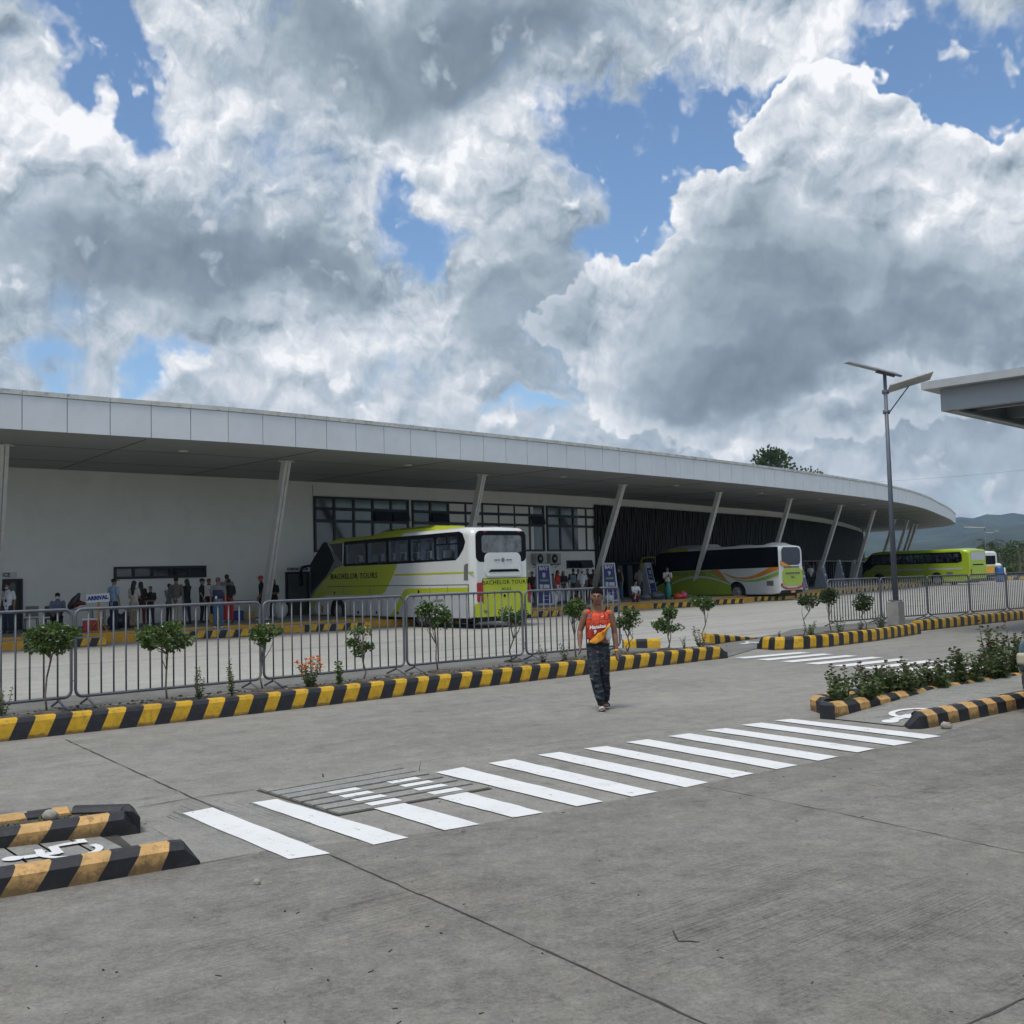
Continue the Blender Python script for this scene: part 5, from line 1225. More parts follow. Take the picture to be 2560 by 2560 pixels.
# ================================================================ parked vehicle nosing in at the right edge
M_CAR = mat('car_teal', (.012, .045, .062), .22, var=.06, coat=.7); M_CARP = mat('car_plastic', (.05, .052, .055), .55, var=.1); M_IND = mat('indicator_lens', (.42, .38, .28), .25)
vb = G(2556, 1790); car = thing('parked_car', 'dark teal car with grey bumper nosing in at the right edge', 'car', (vb.x + .03 + 1.68 * .616, vb.y + 1.68 * .788, 0), radians(-38))
W_ = 1.68
def carsec(x, zb, zt, ins): # ring across y
    pts = [(x, -ins, zb), (x, -ins + .0, (zb + zt) / 2), (x, -ins - .10, zt - .06), (x, -ins - .25, zt), (x, -W_ + ins + .25, zt), (x, -W_ + ins + .10, zt - .06), (x, -W_ + ins, (zb + zt) / 2), (x, -W_ + ins, zb)]
    return pts
def loft(secs, name, mt, sub_=1):
    m = MB(); rg = []
    for q in secs: rg += carsec(*q)
    m.add(rg, [(i * 8 + k, i * 8 + k + 1, i * 8 + k + 9, i * 8 + k + 8) for i in range(len(secs) - 1) for k in range(7)] + [(0, 1, 2, 3, 4, 5, 6, 7), tuple((len(secs) - 1) * 8 + 7 - k for k in range(8))] + [(i * 8 + 7, i * 8, i * 8 + 8, i * 8 + 15) for i in range(len(secs) - 1)], 0, True)
    bm = bmesh.new(); vs_ = [bm.verts.new(v) for v in m.v]; [bm.faces.new([vs_[i] for i in f]) for f in m.f]; bmesh.ops.recalc_face_normals(bm, faces=bm.faces); me = bpy.data.meshes.new(name); bm.to_mesh(me); bm.free()
    for p in me.polygons: p.use_smooth = True
    me.materials.append(mt); o = bpy.data.objects.new(name, me); COL.objects.link(o); o.parent = car; q = o.modifiers.new('s', 'SUBSURF'); q.levels = q.render_levels = 2; return o
loft([(-.09, .46, .78, .10), (-.06, .40, .90, -.02), (.12, .32, .98, -.04), (.5, .26, 1.0, -.04), (1.1, .24, 1.04, -.04), (2.2, .24, 1.06, -.04), (3.6, .24, 1.06, -.04), (4.2, .28, 1.04, -.02), (4.36, .36, .98, .04), (4.40, .42, .90, .1)], 'body', M_CAR)
loft([(1.0, .95, 1.02, .10), (1.2, .95, 1.12, .10), (1.85, .95, 1.56, .16), (2.1, .95, 1.60, .17), (3.4, .95, 1.58, .17), (3.9, .95, 1.3, .14), (4.1, .95, 1.06, .12)], 'windows', M_DGLASS)
loft([(1.75, 1.50, 1.57, .22), (1.9, 1.52, 1.63, .17), (2.2, 1.53, 1.66, .16), (3.3, 1.53, 1.64, .16), (3.6, 1.50, 1.58, .20)], 'roof', M_CAR)
m = MB(); m.box((.14, -W_ / 2, .38), (.34, W_ - .02, .32), bev=.09); m.build('bumper', M_CARP, car)
m = MB(); m.box((.02, -W_ + .07, .66), (.16, .18, .14), bev=.03); m.build('indicator', M_IND, car)
m = MB(); m.box((.0, -W_ + .34, .68), (.14, .26, .17), bev=.03); m.build('headlight', M_SIGNW, car)
m = MB(); m.box((-.03, -W_ + .2, .40), (.04, .10, .12), bev=.01); m.build('reflector', mat('reflector_red', (.25, .03, .02), .3), car)
for x in (.95, 3.5):
    for y, ax in ((-.02, (0, -1, 0)), (-W_ + .02, (0, 1, 0))):
        m = MB(); m.lathe([(.18, .0), (.31, .0), (.335, .03), (.335, .18), (.3, .2)], 22, axis=ax, c=(x, y + .0, .335)); w_ = m.build('wheel', M_RUBBER, car)
        m = MB(); m.lathe([(.18, -.005), (.17, .03), (.05, .02)], 16, axis=ax, c=(x, y, .335)); m.build('rim', M_RIM, w_)
m = MB(); m.tube([(1.25, .0, 1.12), (1.22, .12, 1.16)], .02); m.box((1.2, .18, 1.2), (.1, .2, .15), bev=.03); m.build('mirror', M_CARP, car)

# ================================================================ signs, stalls and luggage on the platform
def text_on(parent, txt, size, M, m_, **k): text_mb(txt, size, M, .006, **k).build('lettering', m_, parent)
def bay_sign(px, pyb, Y, n, rz, label, wd=.72, ht=2.0, thick=.9, back=True):
    hy = 1438 - ROLL * (px - 1280); p = AT(px, hy, Y); s = thing('bay_sign', label, 'sign', (p.x, p.y, PLZ), rz, 'tall sloping bay signs on the platform')
    tp = Vector((0, .55, ht)); 
    M_ = mat('bay_sign_grey', (.30, .33, .37), .5, var=.05)
    m = MB(); w2 = wd / 2 + .06; vs = [(-w2, -.02, 0), (w2, -.02, 0), (w2, thick, 0), (-w2, thick, 0), (-w2 * .8, thick * .42, ht), (w2 * .8, thick * .42, ht), (w2 * .8, thick * .58, ht), (-w2 * .8, thick * .58, ht)]
    m.add(vs, [(3, 2, 1, 0), (0, 1, 5, 4), (1, 2, 6, 5), (2, 3, 7, 6), (3, 0, 4, 7), (4, 5, 6, 7)]); m.build('housing', M_ if back else M_SIGNW, s)
    up_ = (Vector(vs[4]) - Vector(vs[0])); up_ = Vector((0, up_.y, up_.z)).normalized(); Fm = frame((0, -.02, 0), (1, 0, 0), up_); nrm = Vector((1, 0, 0)).cross(up_)
    q = lambda x, z, o=.006: tuple(Fm @ Vector((x * (1 - .2 * z / ht), z, o)))
    m = MB(); m.add([q(-w2, .02, .003), q(w2, .02, .003), q(w2, ht - .0, .003), q(-w2, ht - .0, .003)], [(0, 1, 2, 3)]); m.build('border', M_SIGNW, s)
    m = MB(); m.add([q(-wd / 2 + .02, .08), q(wd / 2 - .02, .08), q(wd / 2 - .02, ht - .06), q(-wd / 2 + .02, ht - .06)], [(0, 1, 2, 3)]); m.build('face', M_BLUE, s)
    for z0, z1 in ((1.16, 1.26),): m = MB(); m.add([q(-wd * .32, z0, .009), q(wd * .32, z0, .009), q(wd * .32, z1, .009), q(-wd * .32, z1, .009)], [(0, 1, 2, 3)]); m.build('green_strip', mat('sign_green', (.22, .33, .14), .6), s)
    text_on(s, 'BAY', .24, Fm @ Matrix.Translation((0, 1.80, .012)), M_SIGNW, bold=.012)
    text_on(s, str(n), .32, Fm @ Matrix.Translation((0, 1.46, .012)), M_SIGNW, bold=.01)
    m = MB(); m.add([q(-wd * .36, .80, .009), q(-wd * .14, .80, .009), q(-wd * .14, 1.02, .009), q(-wd * .36, 1.02, .009)], [(0, 1, 2, 3)]); m.add([q(-wd * .08, .82, .009), q(wd * .36, .82, .009), q(wd * .36, 1.0, .009), q(-wd * .08, 1.0, .009)], [(0, 1, 2, 3)])
    for z in (.26, .44): m.add([q(-wd * .2, z, .009), q(wd * .3, z, .009), q(wd * .3, z + .02, .009), q(-wd * .2, z + .02, .009)], [(0, 1, 2, 3)])
    m.build('route_panel', M_SIGNW, s); return s
bay_sign(1362, 1510, 51, 8, radians(8), 'blue sign reading BAY 8 beside the nearest coach tail')
bay_sign(1526, 1505, 54.5, 9, radians(8), 'blue BAY 9 sign right of the slanted column behind the walking man')
for k, (px, Y, n) in enumerate(((1634, 62, 10), (2014, 70, 12), (2068, 78, 13), (2112, 84, 14), (2148, 90, 15))):
    bay_sign(px, 0, Y, n, radians((52, 60, 62, 64, 66)[k]), ('grey-sided BAY 10 sign in front of the middle coach nose', 'grey-sided BAY 12 sign just right of the orange-striped coach', 'grey-sided BAY 13 sign, second one right of the orange-striped coach', 'grey-sided BAY 14 sign, third one right of the orange-striped coach', 'grey-sided BAY 15 sign nearest the far green coach')[k])
ORW = mat('raw_wood', (.42, .20, .06), .7, var=.2, vs=8)
p = AT(245, 1466, 34.6); s = thing('arrival_sign', 'white board reading ARRIVAL in blue on a wooden stand', 'sign', (p.x, p.y, PLZ), radians(2))
zc = AT(245, 1495, 34.6).z - PLZ
m = MB(); m.box((0, 0, zc), (.74, .03, .28), Matrix.Rotation(radians(-3), 3, 'Y'), bev=.005); m.build('board', M_SIGNW, s)
text_on(s, 'ARRIVAL', .17, frame((0, -.02, zc), (1, 0, .06), (0, 0, 1)), M_NAVYT, bold=.012)
m = MB(); m.box((0, .03, zc / 2), (.06, .03, zc)); m.build('post', ORW, s)
for a in (-1, 1): m = MB(); m.tube([(a * .30, .03, .02), (0, .03, .42)], .02, 4); m.build('leg', ORW, s)
m = MB(); m.box((0, .03, .02), (.66, .06, .04)); m.build('base', ORW, s)

M_PLAS = {k: mat('plastic_' + k, c, .4, var=.05) for k, c in dict(red=(.33, .02, .02), blue=(.01, .04, .30), white=(.6, .62, .62), yellow=(.5, .33, .02), dark=(.02, .02, .025), grey=(.16, .17, .18), teal=(.02, .22, .17), orange=(.62, .10, .02), pink=(.60, .08, .16), maroon=(.10, .01, .015)).items()}
def place(px, Y, z=PLZ): hy = 1438 - ROLL * (px - 1280); q = AT(px, hy, Y); return Vector((q.x, q.y, z))
def cooler(px, Y, col, lid, label):
    q = place(px, Y); s = thing('cooler_box', label, 'cooler', q, .2)
    m = MB(); m.box((0, 0, .19), (.56, .36, .38), bev=.03); m.build('box', M_PLAS[col], s)
    m = MB(); m.box((0, 0, .41), (.6, .40, .07), bev=.02); m.build('lid', M_PLAS[lid], s)
cooler(231, 34.9, 'red', 'white', 'red cooler box with a white lid under the ARRIVAL sign')
cooler(590, 42, 'blue', 'white', 'blue cooler box with a white lid beside the yellow crate')
def table(px, Y, wd, label, col='grey'):
    q = place(px, Y); s = thing('folding_table', label, 'table', q, .25)
    m = MB(); m.box((0, 0, .74), (wd, .55, .035), bev=.01); m.build('table_top', M_PLAS[col], s)
    for x in (-wd / 2 + .06, wd / 2 - .06):
        for y in (-.22, .22): m = MB(); m.tube([(x, y, 0), (x, y, .73)], .016, 6); m.build('leg', M_CARP, s)
table(205, 35.3, 1.5, 'grey folding table at the left, under the black and red backpack')
table(275, 36.6, 1.3, 'grey table behind the ARRIVAL sign post, beside the man in light blue')
table(610, 43.2, 1.9, 'long table behind the blue cooler box', 'grey')
def crate(px, Y, col, label, sz=(.5, .34, .3)):
    q = place(px, Y); s = thing('plastic_crate', label, 'crate', q, .3)
    m = MB(); x, y, z = sz
    m.box((0, 0, .02), (x, y, .03))
    for k in range(4): m.box((0, y / 2 - .01, .06 + k * z / 4), (x, .02, z / 6)); m.box((0, -y / 2 + .01, .06 + k * z / 4), (x, .02, z / 6)); m.box((x / 2 - .01, 0, .06 + k * z / 4), (.02, y - .05, z / 6)); m.box((-x / 2 + .01, 0, .06 + k * z / 4), (.02, y - .05, z / 6))
    for a in (-1, 1):
        for c_ in (-1, 1): m.box((a * (x / 2 - .015), c_ * (y / 2 - .015), z / 2), (.034, .034, z))
    m.build('shell', M_PLAS[col], s)
crate(620, 42.4, 'yellow', 'yellow plastic crate beside the blue cooler box'); crate(323, 38, 'yellow', 'yellow plastic crate left of the woman in beige trousers', (.35, .34, .55)); crate(540, 40.4, 'yellow', 'low yellow crate behind the man in the navy and grey polo shirt')
# backpack and cloth on the table
q = place(190, 35.3, PLZ + .76); s = thing('backpack', 'black backpack with red straps lying on the left table', 'backpack', q)
m = MB(); m.tube([(-.16, 0, .1), (-.02, 0, .27), (.10, 0, .47)], [.13, .15, .06], 10, flat=.8, round_end=True); m.build('bag', M_PLAS['dark'], s)
m = MB(); m.tube([(.0, -.06, .1), (.16, -.08, .2), (.30, -.05, .16)], [.07, .09, .05], 8, round_end=True); m.build('strap', M_PLAS['maroon'], s)
def sack(px, Y, r, h, col, label, name='plastic_bag', z=PLZ):
    q = place(px, Y, z); rn = random.Random(int(px)); m = MB(); m.ell((0, 0, h * .45), (r, r * .8, h * .5), n=14); 
    vs = []
    for v in m.v:
        k = 1 + .14 * noise.noise(Vector(v) * 9 + Vector((px, 0, 0))); up_ = max(0, (v[2] / h - .6)) * 1.3
        vs.append((v[0] * k * (1 - up_), v[1] * k * (1 - up_), v[2] * (1 + .1 * k)))
    m.v = vs; m.lathe([(.03, 0), (.05, .09), (.01, .1)], 6, c=(0, 0, h * .9)); o = m.build(name, M_PLAS[col], label=label, cat='bag'); o.location = q
sack(1642, 56.5, .42, .42, 'grey', 'grey plastic sack on the ground in front of the middle coach'); sack(1612, 56.2, .3, .28, 'grey', 'smaller grey sack at the left end of the pile by the coach nose')
sack(1669, 56, .17, .95, 'teal', 'tall teal sack at the feet of the man in beige')
sack(1692, 56, .26, .28, 'orange', 'orange plastic bag by the middle coach front wheel'); sack(1705, 56.2, .25, .38, 'pink', 'pink plastic bag by the middle coach front wheel')
sack(1437, 53, .3, .42, 'maroon', 'brown bag on the platform at the feet of the man with a backpack'); sack(1520, 52.6, .25, .4, 'white', 'white bag at the foot of the BAY 9 sign')
sack(1385, 51.5, .16, .6, 'white', 'white carrier bag beside the BAY 8 sign'); sack(310, 37.6, .3, .5, 'maroon', 'maroon bag under the table behind the ARRIVAL sign'); sack(290, 36.9, .32, .55, 'dark', 'dark bag under the table behind the ARRIVAL sign')
sack(700, 42.5, .3, .75, 'white', 'pale laundry sack right of the big slanted column', 'sack')
def chair(px, Y, rz, label, col='grey'):
    s = thing('plastic_chair', label, 'chair', place(px, Y), rz); m = MB(); m.box((0, 0, .43), (.44, .42, .03), bev=.01); m.build('seat', M_PLAS[col], s)
    m = MB(); m.box((0, .22, .68), (.42, .03, .36), Matrix.Rotation(radians(-8), 3, 'X'), bev=.01); m.build('backrest', M_PLAS[col], s)
    for x in (-.19, .19):
        for y in (-.18, .19): m = MB(); m.tube([(x, y, .42), (x * 1.1, y * 1.1, 0)], .015, 6); m.build('leg', M_CARP, s)
chair(78, 36.5, .3, 'empty grey chair against the wall between doorway and seated man'); chair(130, 35.8, .5, 'dark chair the masked seated man sits on', 'dark')
# stone by the right island, pebbles on the road
M_STONE = mat('stone', (.30, .28, .24), .9, var=.3, vs=14, bump=.6)
def stone(px, py, r, label=None, z=0, sq=.7):
    g_ = G(px, py, z); m = MB(); m.ell((0, 0, r * sq * .8), (r, r * .8, r * sq), n=12); m.v = [tuple(Vector(v) * (1 + .22 * noise.noise(Vector(v) * (2.2 / r) + g_))) for v in m.v]
    o = m.build('stone', M_STONE, label=label, cat='stone'); o.location = g_; return o
stone(2366, 1822, .062, 'fist-sized grey stone against the right island kerb')
stone(642, 2213, .022, 'dark pebble on the road below the first stripe', sq=.9)
stone(58, 2048, .05, 'pale stone in the soil of the left island', .11, .6); stone(125, 2050, .06, 'brown lump of concrete in the soil of the left island', .11, .7)
mb = MB(); rn = random.Random(11)
for k in range(110):
    x = rn.uniform(0, 2560); y = 1700 + 860 * rn.random() ** 1.4; g_ = G(x, y); r = rn.uniform(.003, .008); a = rn.uniform(0, 6)
    if rn.random() < .5: mb.box((g_.x, g_.y, r * .4 + .003), (r * 1.6, r, r), Matrix.Rotation(a, 3, 'Z'), rn.choice((0, 1, 1)))
    else: mb.box((g_.x, g_.y, .006), (r * rn.uniform(2, 5), r * .7, .003), Matrix.Rotation(a, 3, 'Z'), 1)
mb.build('grit', [M_STONE, M_CRACK], kind='stuff', label='scattered grit and dry leaf bits on the concrete')
# dry twigs and a standing stalk on the drain cover
def twig(name, pts, r, label, mt): 
    m = MB(); m.tube(pts, [r] * (len(pts) - 1) + [r * .4], 5); m.build(name, mt, label=label, cat='twig')
g_ = G(1047, 1934); twig('grass_stalk', [(g_.x, g_.y, 0), (g_.x + .01, g_.y, .06), (g_.x + .02, g_.y, .12)], .003, 'thin dry stalk sticking up beside the drain cover', M_CRACK)
g_ = G(808, 1949); twig('rebar_hook', [(g_.x, g_.y, 0), (g_.x, g_.y, .04), (g_.x - .01, g_.y, .055)], .007, 'rusty stub poking up at the drain cover edge', M_CRACK)
a_, b_, c_, d_ = G(1683, 2337), G(1697, 2357), G(1750, 2359), G(1720, 2356); twig('dry_twig', [a_ + Vector((0, 0, .02)), b_ + Vector((0, 0, .006)), d_ + Vector((0, 0, .006)), c_ + Vector((0, 0, .008))], .004, 'forked dry twig lying on the concrete at lower right', M_CRACK)
# ================================================================ plants
def leafmat(name, a, b_, rough=.55, tr=.25):
    m, t, b = new_mat(name); P = t.new('ShaderNodeTexCoord').outputs['Object']
    n1 = t.noise(P, 14, 3, .6); n2 = t.noise(P, 70, 2, .5)
    c = t.mix(t.sm(t.m('ADD', t.m('MULTIPLY', n1, .5), t.m('MULTIPLY', n2, .5)), .38, .62), a, b_)
    t.put(b.inputs['Base Color'], c); b.inputs['Roughness'].default_value = rough; b.inputs['Specular IOR Level'].default_value = .35
    tl = t.new('ShaderNodeBsdfTranslucent'); t.put(tl.inputs[0], c); mx = t.new('ShaderNodeMixShader'); mx.inputs[0].default_value = tr
    o = [n for n in t.n if n.type == 'OUTPUT_MATERIAL'][0]; t.l.new(b.outputs[0], mx.inputs[1]); t.l.new(tl.outputs[0], mx.inputs[2]); t.l.new(mx.outputs[0], o.inputs[0]); return m
L_SHRUB = leafmat('shrub_leaf', (.032, .068, .020), (.13, .20, .055))
L_DARK = leafmat('dark_leaf', (.028, .050, .022), (.065, .10, .035))
L_STEM = leafmat('tall_plant_leaf', (.040, .065, .024), (.11, .15, .05))
L_TREE = leafmat('tree_leaf', (.022, .042, .016), (.06, .095, .03), tr=.15)
L_TREE2 = leafmat('pale_tree_leaf', (.045, .075, .025), (.11, .15, .05), tr=.15)
M_BARK = mat('bark', (.16, .14, .11), .85, var=.3, vs=20); M_FLW = mat('white_petal', (.75, .76, .72), .6); M_FLO = mat('orange_petal', (.75, .20, .01), .6, var=.15); M_FLR = mat('dull_red_flower', (.07, .018, .028), .8, var=.3)
def leaf(mb, p, d, s, wd=.45, mi=0, rn=random):
    d = d.normalized(); x = d.cross(Vector((rn.uniform(-1, 1), rn.uniform(-1, 1), rn.uniform(-1, 1)))).normalized(); n = x.cross(d)
    mb.add([p, p + d * s * .5 + x * s * wd + n * s * .06, p + d * s, p + d * s * .5 - x * s * wd + n * s * .06], [(0, 1, 2), (0, 2, 3)], mi)
def rdir(rn):
    while True:
        v = Vector((rn.uniform(-1, 1), rn.uniform(-1, 1), rn.uniform(-1, 1)))
        if .05 < v.length < 1: return v.normalized()
def crown(mb, c, r, n, ls, rn, gap=.45, seed=0, fl=0, flm=1, fls=.03, clumps=14):
    """leaf clumps set round the limbs' ends inside an ellipsoid, thinner in places"""
    cl = []
    for k in range(clumps):
        d = rdir(rn); q = rn.uniform(.45, .85); cl.append((Vector((c[0] + d.x * r[0] * q, c[1] + d.y * r[1] * q, c[2] + d.z * r[2] * q)), rn.uniform(.32, .5)))
    R = Vector(r)
    for k in range(n):
        cc_, q = cl[k % clumps]; d = rdir(rn); rad = rn.random() ** .45
        p = cc_ + Vector((d.x * R.x, d.y * R.y, d.z * R.z)) * q * rad
        if noise.noise(p * (3.2 / max(r)) * .5 + Vector((seed, 0, 0))) > gap: continue
        leaf(mb, p, (d + Vector((0, 0, rn.uniform(-.4, .5)))), ls * rn.uniform(.7, 1.25), rn=rn)
    for k in range(fl):
        cc_, q = cl[rn.randrange(clumps)]; d = rdir(rn)
        if d.z < -.3: d.z = -d.z
        p = cc_ + Vector((d.x * R.x, d.y * R.y, d.z * R.z)) * q
        for j in range(5):
            a = j * 1.257; leaf(mb, p, Vector((cos(a), sin(a), .5)), fls, .4, flm, rn)
    return cl
def limbs(mb, base, top, cl, rn, r=.015, forks=5, wob=.07):
    h = top - base; pts = [base]; k = 4
    for i in range(1, k + 1): pts.append(base + h * (i / k) + Vector((rn.uniform(-wob, wob), rn.uniform(-wob, wob), 0)) * (1 if i < k else .3))
    mb.tube(pts, [r, r * .9, r * .85, r * .75, r * .6], 6)
    for (q, _) in cl[:forks * 2]:
        st = pts[rn.choice((2, 3, 3, 4))]; mid = st.lerp(q, .5) + Vector((rn.uniform(-.04, .04), rn.uniform(-.04, .04), -.03))
        mb.tube([st, mid, q], [r * .5, r * .35, r * .18], 5)
def shrub(base, cbox, label, n=900, fl=10, two_trunks=False, tiers=None, leafm=L_SHRUB, name='trimmed_shrub', ls=.05, group='young flowering shrubs along the median', forks=6):
    """base: photo place of the foot; cbox: crown x0,y0,x1,y1 in the photo"""
    rn = random.Random(int(base[0])); b_ = G(*base, .2); Y = b_.y
    s = thing(name, label, 'shrub', b_, 0, group); m = MB(); tr = MB(); allcl = []
    for (x0, y0, x1, y1) in (tiers or [cbox]):
        c = AT((x0 + x1) / 2, (y0 + y1) / 2, Y) - b_; rx, rz = (x1 - x0) / 2 * Y / F, (y1 - y0) / 2 * Y / F
        nn = int(n / len(tiers)) if tiers else n
        allcl += crown(m, c, (rx, max(rx * .8, .08), rz), nn, ls, rn, seed=base[0], fl=fl, fls=.026)
    ctop = AT((cbox[0] + cbox[2]) / 2, (cbox[1] + cbox[3] * 1.6) / 2.6, Y) - b_
    limbs(tr, Vector((0, 0, -.01)), ctop, allcl, rn, forks=forks)
    if two_trunks: limbs(tr, Vector((.03, .02, -.01)), ctop + Vector((.08, .03, -.05)), allcl[::-1], rn, r=.011, forks=forks)
    tr.build('trunk', M_BARK, s); m.build('crown', [leafm, M_FLW], s)
    m = MB(); m.lathe([(.20, 0), (.14, .03), (.05, .045)], 10, c=(0, 0, -.005)); m.v = [tuple(Vector(v) + Vector((noise.noise(Vector(v) * 14 + b_) * .05,) * 2 + (0,))) for v in m.v]; m.build('soil_mound', M_SOIL, s)
    return s
shrub((118, 1784), (44, 1556, 198, 1632), 'widest flat-topped shrub, at the far left inside the first barrier', 2600, 14, ls=.045, forks=7)
shrub((418, 1755), (343, 1552, 474, 1622), 'broad round-topped shrub in front of the second barrier, under the standing crowd', 2300, 16, ls=.045)
shrub((658, 1728), (624, 1555, 706, 1608), 'small umbrella-shaped shrub at the foot of the big slanted column', 1300, 14, ls=.04)
shrub((907, 1704), (864, 1564, 938, 1640), 'thin layered shrub in front of the coach front wheel', 900, 2, tiers=[(870, 1564, 938, 1590), (866, 1596, 904, 1618), (905, 1604, 938, 1626), (878, 1616, 920, 1640)], ls=.04)
shrub((1096, 1680), (1036, 1498, 1126, 1570), 'leaning shrub with white blossoms in front of the coach rear wheel', 1400, 24, tiers=[(1036, 1498, 1090, 1545), (1070, 1515, 1128, 1572)], ls=.042)
shrub((1282, 1654), (1244, 1508, 1318, 1562), 'round shrub in front of the lime tail of the nearest coach', 1400, 10, ls=.042)
shrub((1441, 1648), (1405, 1500, 1466, 1550), 'leafy shrub just left of the walking man', 1500, 12, ls=.042)
shrub((1567, 1634), (1534, 1518, 1602, 1572), 'wide shrub just right of the walking man', 1300, 10, two_trunks=True, ls=.042)
shrub((1669, 1624), (1632, 1518, 1704, 1584), 'dense cone-shaped shrub on two stems, past the last near barrier', 1600, 6, two_trunks=True, tiers=[(1652, 1516, 1694, 1548), (1632, 1545, 1704, 1584)], ls=.045)
shrub((1762, 1610), (1728, 1490, 1790, 1526), 'tall slim-stemmed shrub above the end of the near kerb', 1200, 6, ls=.045, forks=3)
shrub((2008, 1590), (1996, 1486, 2054, 1522), 'sparse shrub with a thin leaning stem, first one beyond the crossing gap', 620, 2, ls=.05, leafm=L_DARK, forks=3)
shrub((2079, 1580), (2050, 1474, 2100, 1514), 'dark bushy shrub, second one beyond the crossing gap', 1000, 2, ls=.05, leafm=L_DARK)
shrub((2165, 1574), (2130, 1484, 2181, 1526), 'round dark shrub just left of the lamp pedestal', 1000, 1, ls=.05, leafm=L_DARK, forks=3)
def stalky(base, ph, label, n=3, spread=.12, ls=.06, mt=L_SHRUB, flm=None, nfl=0, group='small leafy plants along the median', z=.2, name='leafy_plant', per=22, at=None, fls=.03, cat='plant', keep=None):
    rn = random.Random(int(base[0]) * 3 + 1); b_ = at if at is not None else G(*base, z); H_ = ph * b_.y / F if at is None else ph
    s = thing(name, label, cat, b_, 0, group); st = MB(); lf = MB(); fw_ = MB()
    for k in range(n):
        a = rn.uniform(0, 2 * pi); rr_ = rn.uniform(.1, 1) * spread; hh = H_ * rn.uniform(.62, 1.0) if k else H_
        top = Vector((cos(a) * rr_, sin(a) * rr_, hh)); b0 = Vector((cos(a) * rr_ * .25, sin(a) * rr_ * .25, 0)); mid = b0.lerp(top, .5) + Vector((rn.uniform(-.02, .02), rn.uniform(-.02, .02), 0))
        st.tube([b0, mid, top], [.006, .005, .003], 5)
        for j in range(per):
            t = .08 + .92 * j / per; p = b0.lerp(mid, t * 2) if t < .5 else mid.lerp(top, t * 2 - 1); an = j * 2.4 + k
            leaf(lf, p, Vector((cos(an), sin(an), rn.uniform(-.1, .7))), ls * rn.uniform(.6, 1.15) * (1.15 - .4 * t), .28, rn=rn)
        if flm and k < nfl:
            fw_ = MB()
            for j in range(11): a2 = j * .7; leaf(fw_, top + Vector((0, 0, .004)), Vector((cos(a2), sin(a2), .25 + .5 * (j % 3))), fls, .35, rn=rn)
            for j in range(3): q = top + Vector((rn.uniform(-.05, .05), rn.uniform(-.05, .05), -rn.uniform(.0, .08))); [leaf(fw_, q, Vector((cos(i), sin(i), .5)), fls * .8, .4, rn=rn) for i in range(5)]
            fw_.build('flower_head', flm, s)
    st.build('stem', M_BARK if mt is not L_STEM else L_STEM, s); lf.build('leaves', mt, s)
    return s
stalky((5, 1790), 80, 'dark leafy plant cut off by the left edge in front of the barrier', 6, .14, .05)
stalky((497, 1750), 84, 'upright small-leaved plant between the second and third shrubs, the shorter of two', 5, .10, .05, per=30)
stalky((582, 1742), 98, 'tallest thin plant left of the big slanted column, pale leaves', 4, .08, .05, per=36)
stalky((777, 1718), 72, 'marigold bush covered in orange flowers behind the front kerb', 14, .2, .06, flm=M_FLO, nfl=14, fls=.034, name='marigold_bush', cat='flower', group='flower clumps', per=16)
stalky((848, 1712), 60, 'spiky green plant just right of the orange flowers', 3, .06, .07, per=30)
stalky((1360, 1657), 46, 'low dark plant at the barrier feet, left of the walking man', 5, .16, .05, L_DARK, per=16)
stalky((1412, 1656), 52, 'second low dark plant, nearest to the walking man', 5, .16, .05, L_DARK, per=16)
stalky((1712, 1622), 34, 'low leafless-looking plant between the two last near shrubs', 4, .1, .04, L_DARK, per=12)
stalky((1752, 1618), 48, 'dark twiggy plant under the slim-stemmed shrub', 7, .2, .05, L_DARK, M_FLR, 3, per=16)
stalky((2028, 1592), 40, 'bushy low plant at the foot of the sparse shrub beyond the gap', 8, .26, .06, L_SHRUB)
stalky((1948, 1598), 20, 'tiny weed near the rounded end of the far kerb', 3, .15, .04, L_DARK)
stalky((2100, 1582), 40, 'low plant between the two dark shrubs', 5, .2, .06, L_SHRUB)
stalky((2205, 1572), 44, 'bushy dark plant touching the lamp pedestal', 9, .28, .06, L_DARK)
stalky((2150, 1576), 26, 'small plant under the round dark shrub', 4, .15, .05, L_DARK)
# tall flowering plants of the right island: each its own plant
rn = random.Random(21); k = 0
spots = []
for i in range(30):
    t = .12 + i * .225; spots.append((t, .30 + .16 * sin(i * 1.9) + rn.uniform(-.05, .05)))
hts = [.52, .36, .30, .42, .44, .46, .40, .30, .46, .34, .24, .38, .52, .56, .50, .44, .62, .88, .70, .84, .60, .64, .72, .60, .50, .76, .80, .70, .74, .8]
desc0 = ['tall reddish-topped plant leaning out at the very tip of the right island'] + ['flowering plant in the right island bed, number %d from its tip' % (q + 1) for q in range(1, 30)]
ORD = 'first second third fourth fifth sixth seventh eighth ninth tenth eleventh twelfth thirteenth fourteenth fifteenth sixteenth seventeenth eighteenth nineteenth twentieth twenty-first twenty-second twenty-third twenty-fourth twenty-fifth twenty-sixth twenty-seventh twenty-eighth twenty-ninth thirtieth'.split()
where_ = {0: 'tall plant leaning out over the very tip of the right island', 15: 'flowering plant halfway along the right island bed, where it starts to rise', 17: 'tallest flowering plant in the right island bed, with spread dark red heads', 19: 'second tallest flowering plant in the right island bed', 26: 'flowering plant right beside the car nose at the right edge'}
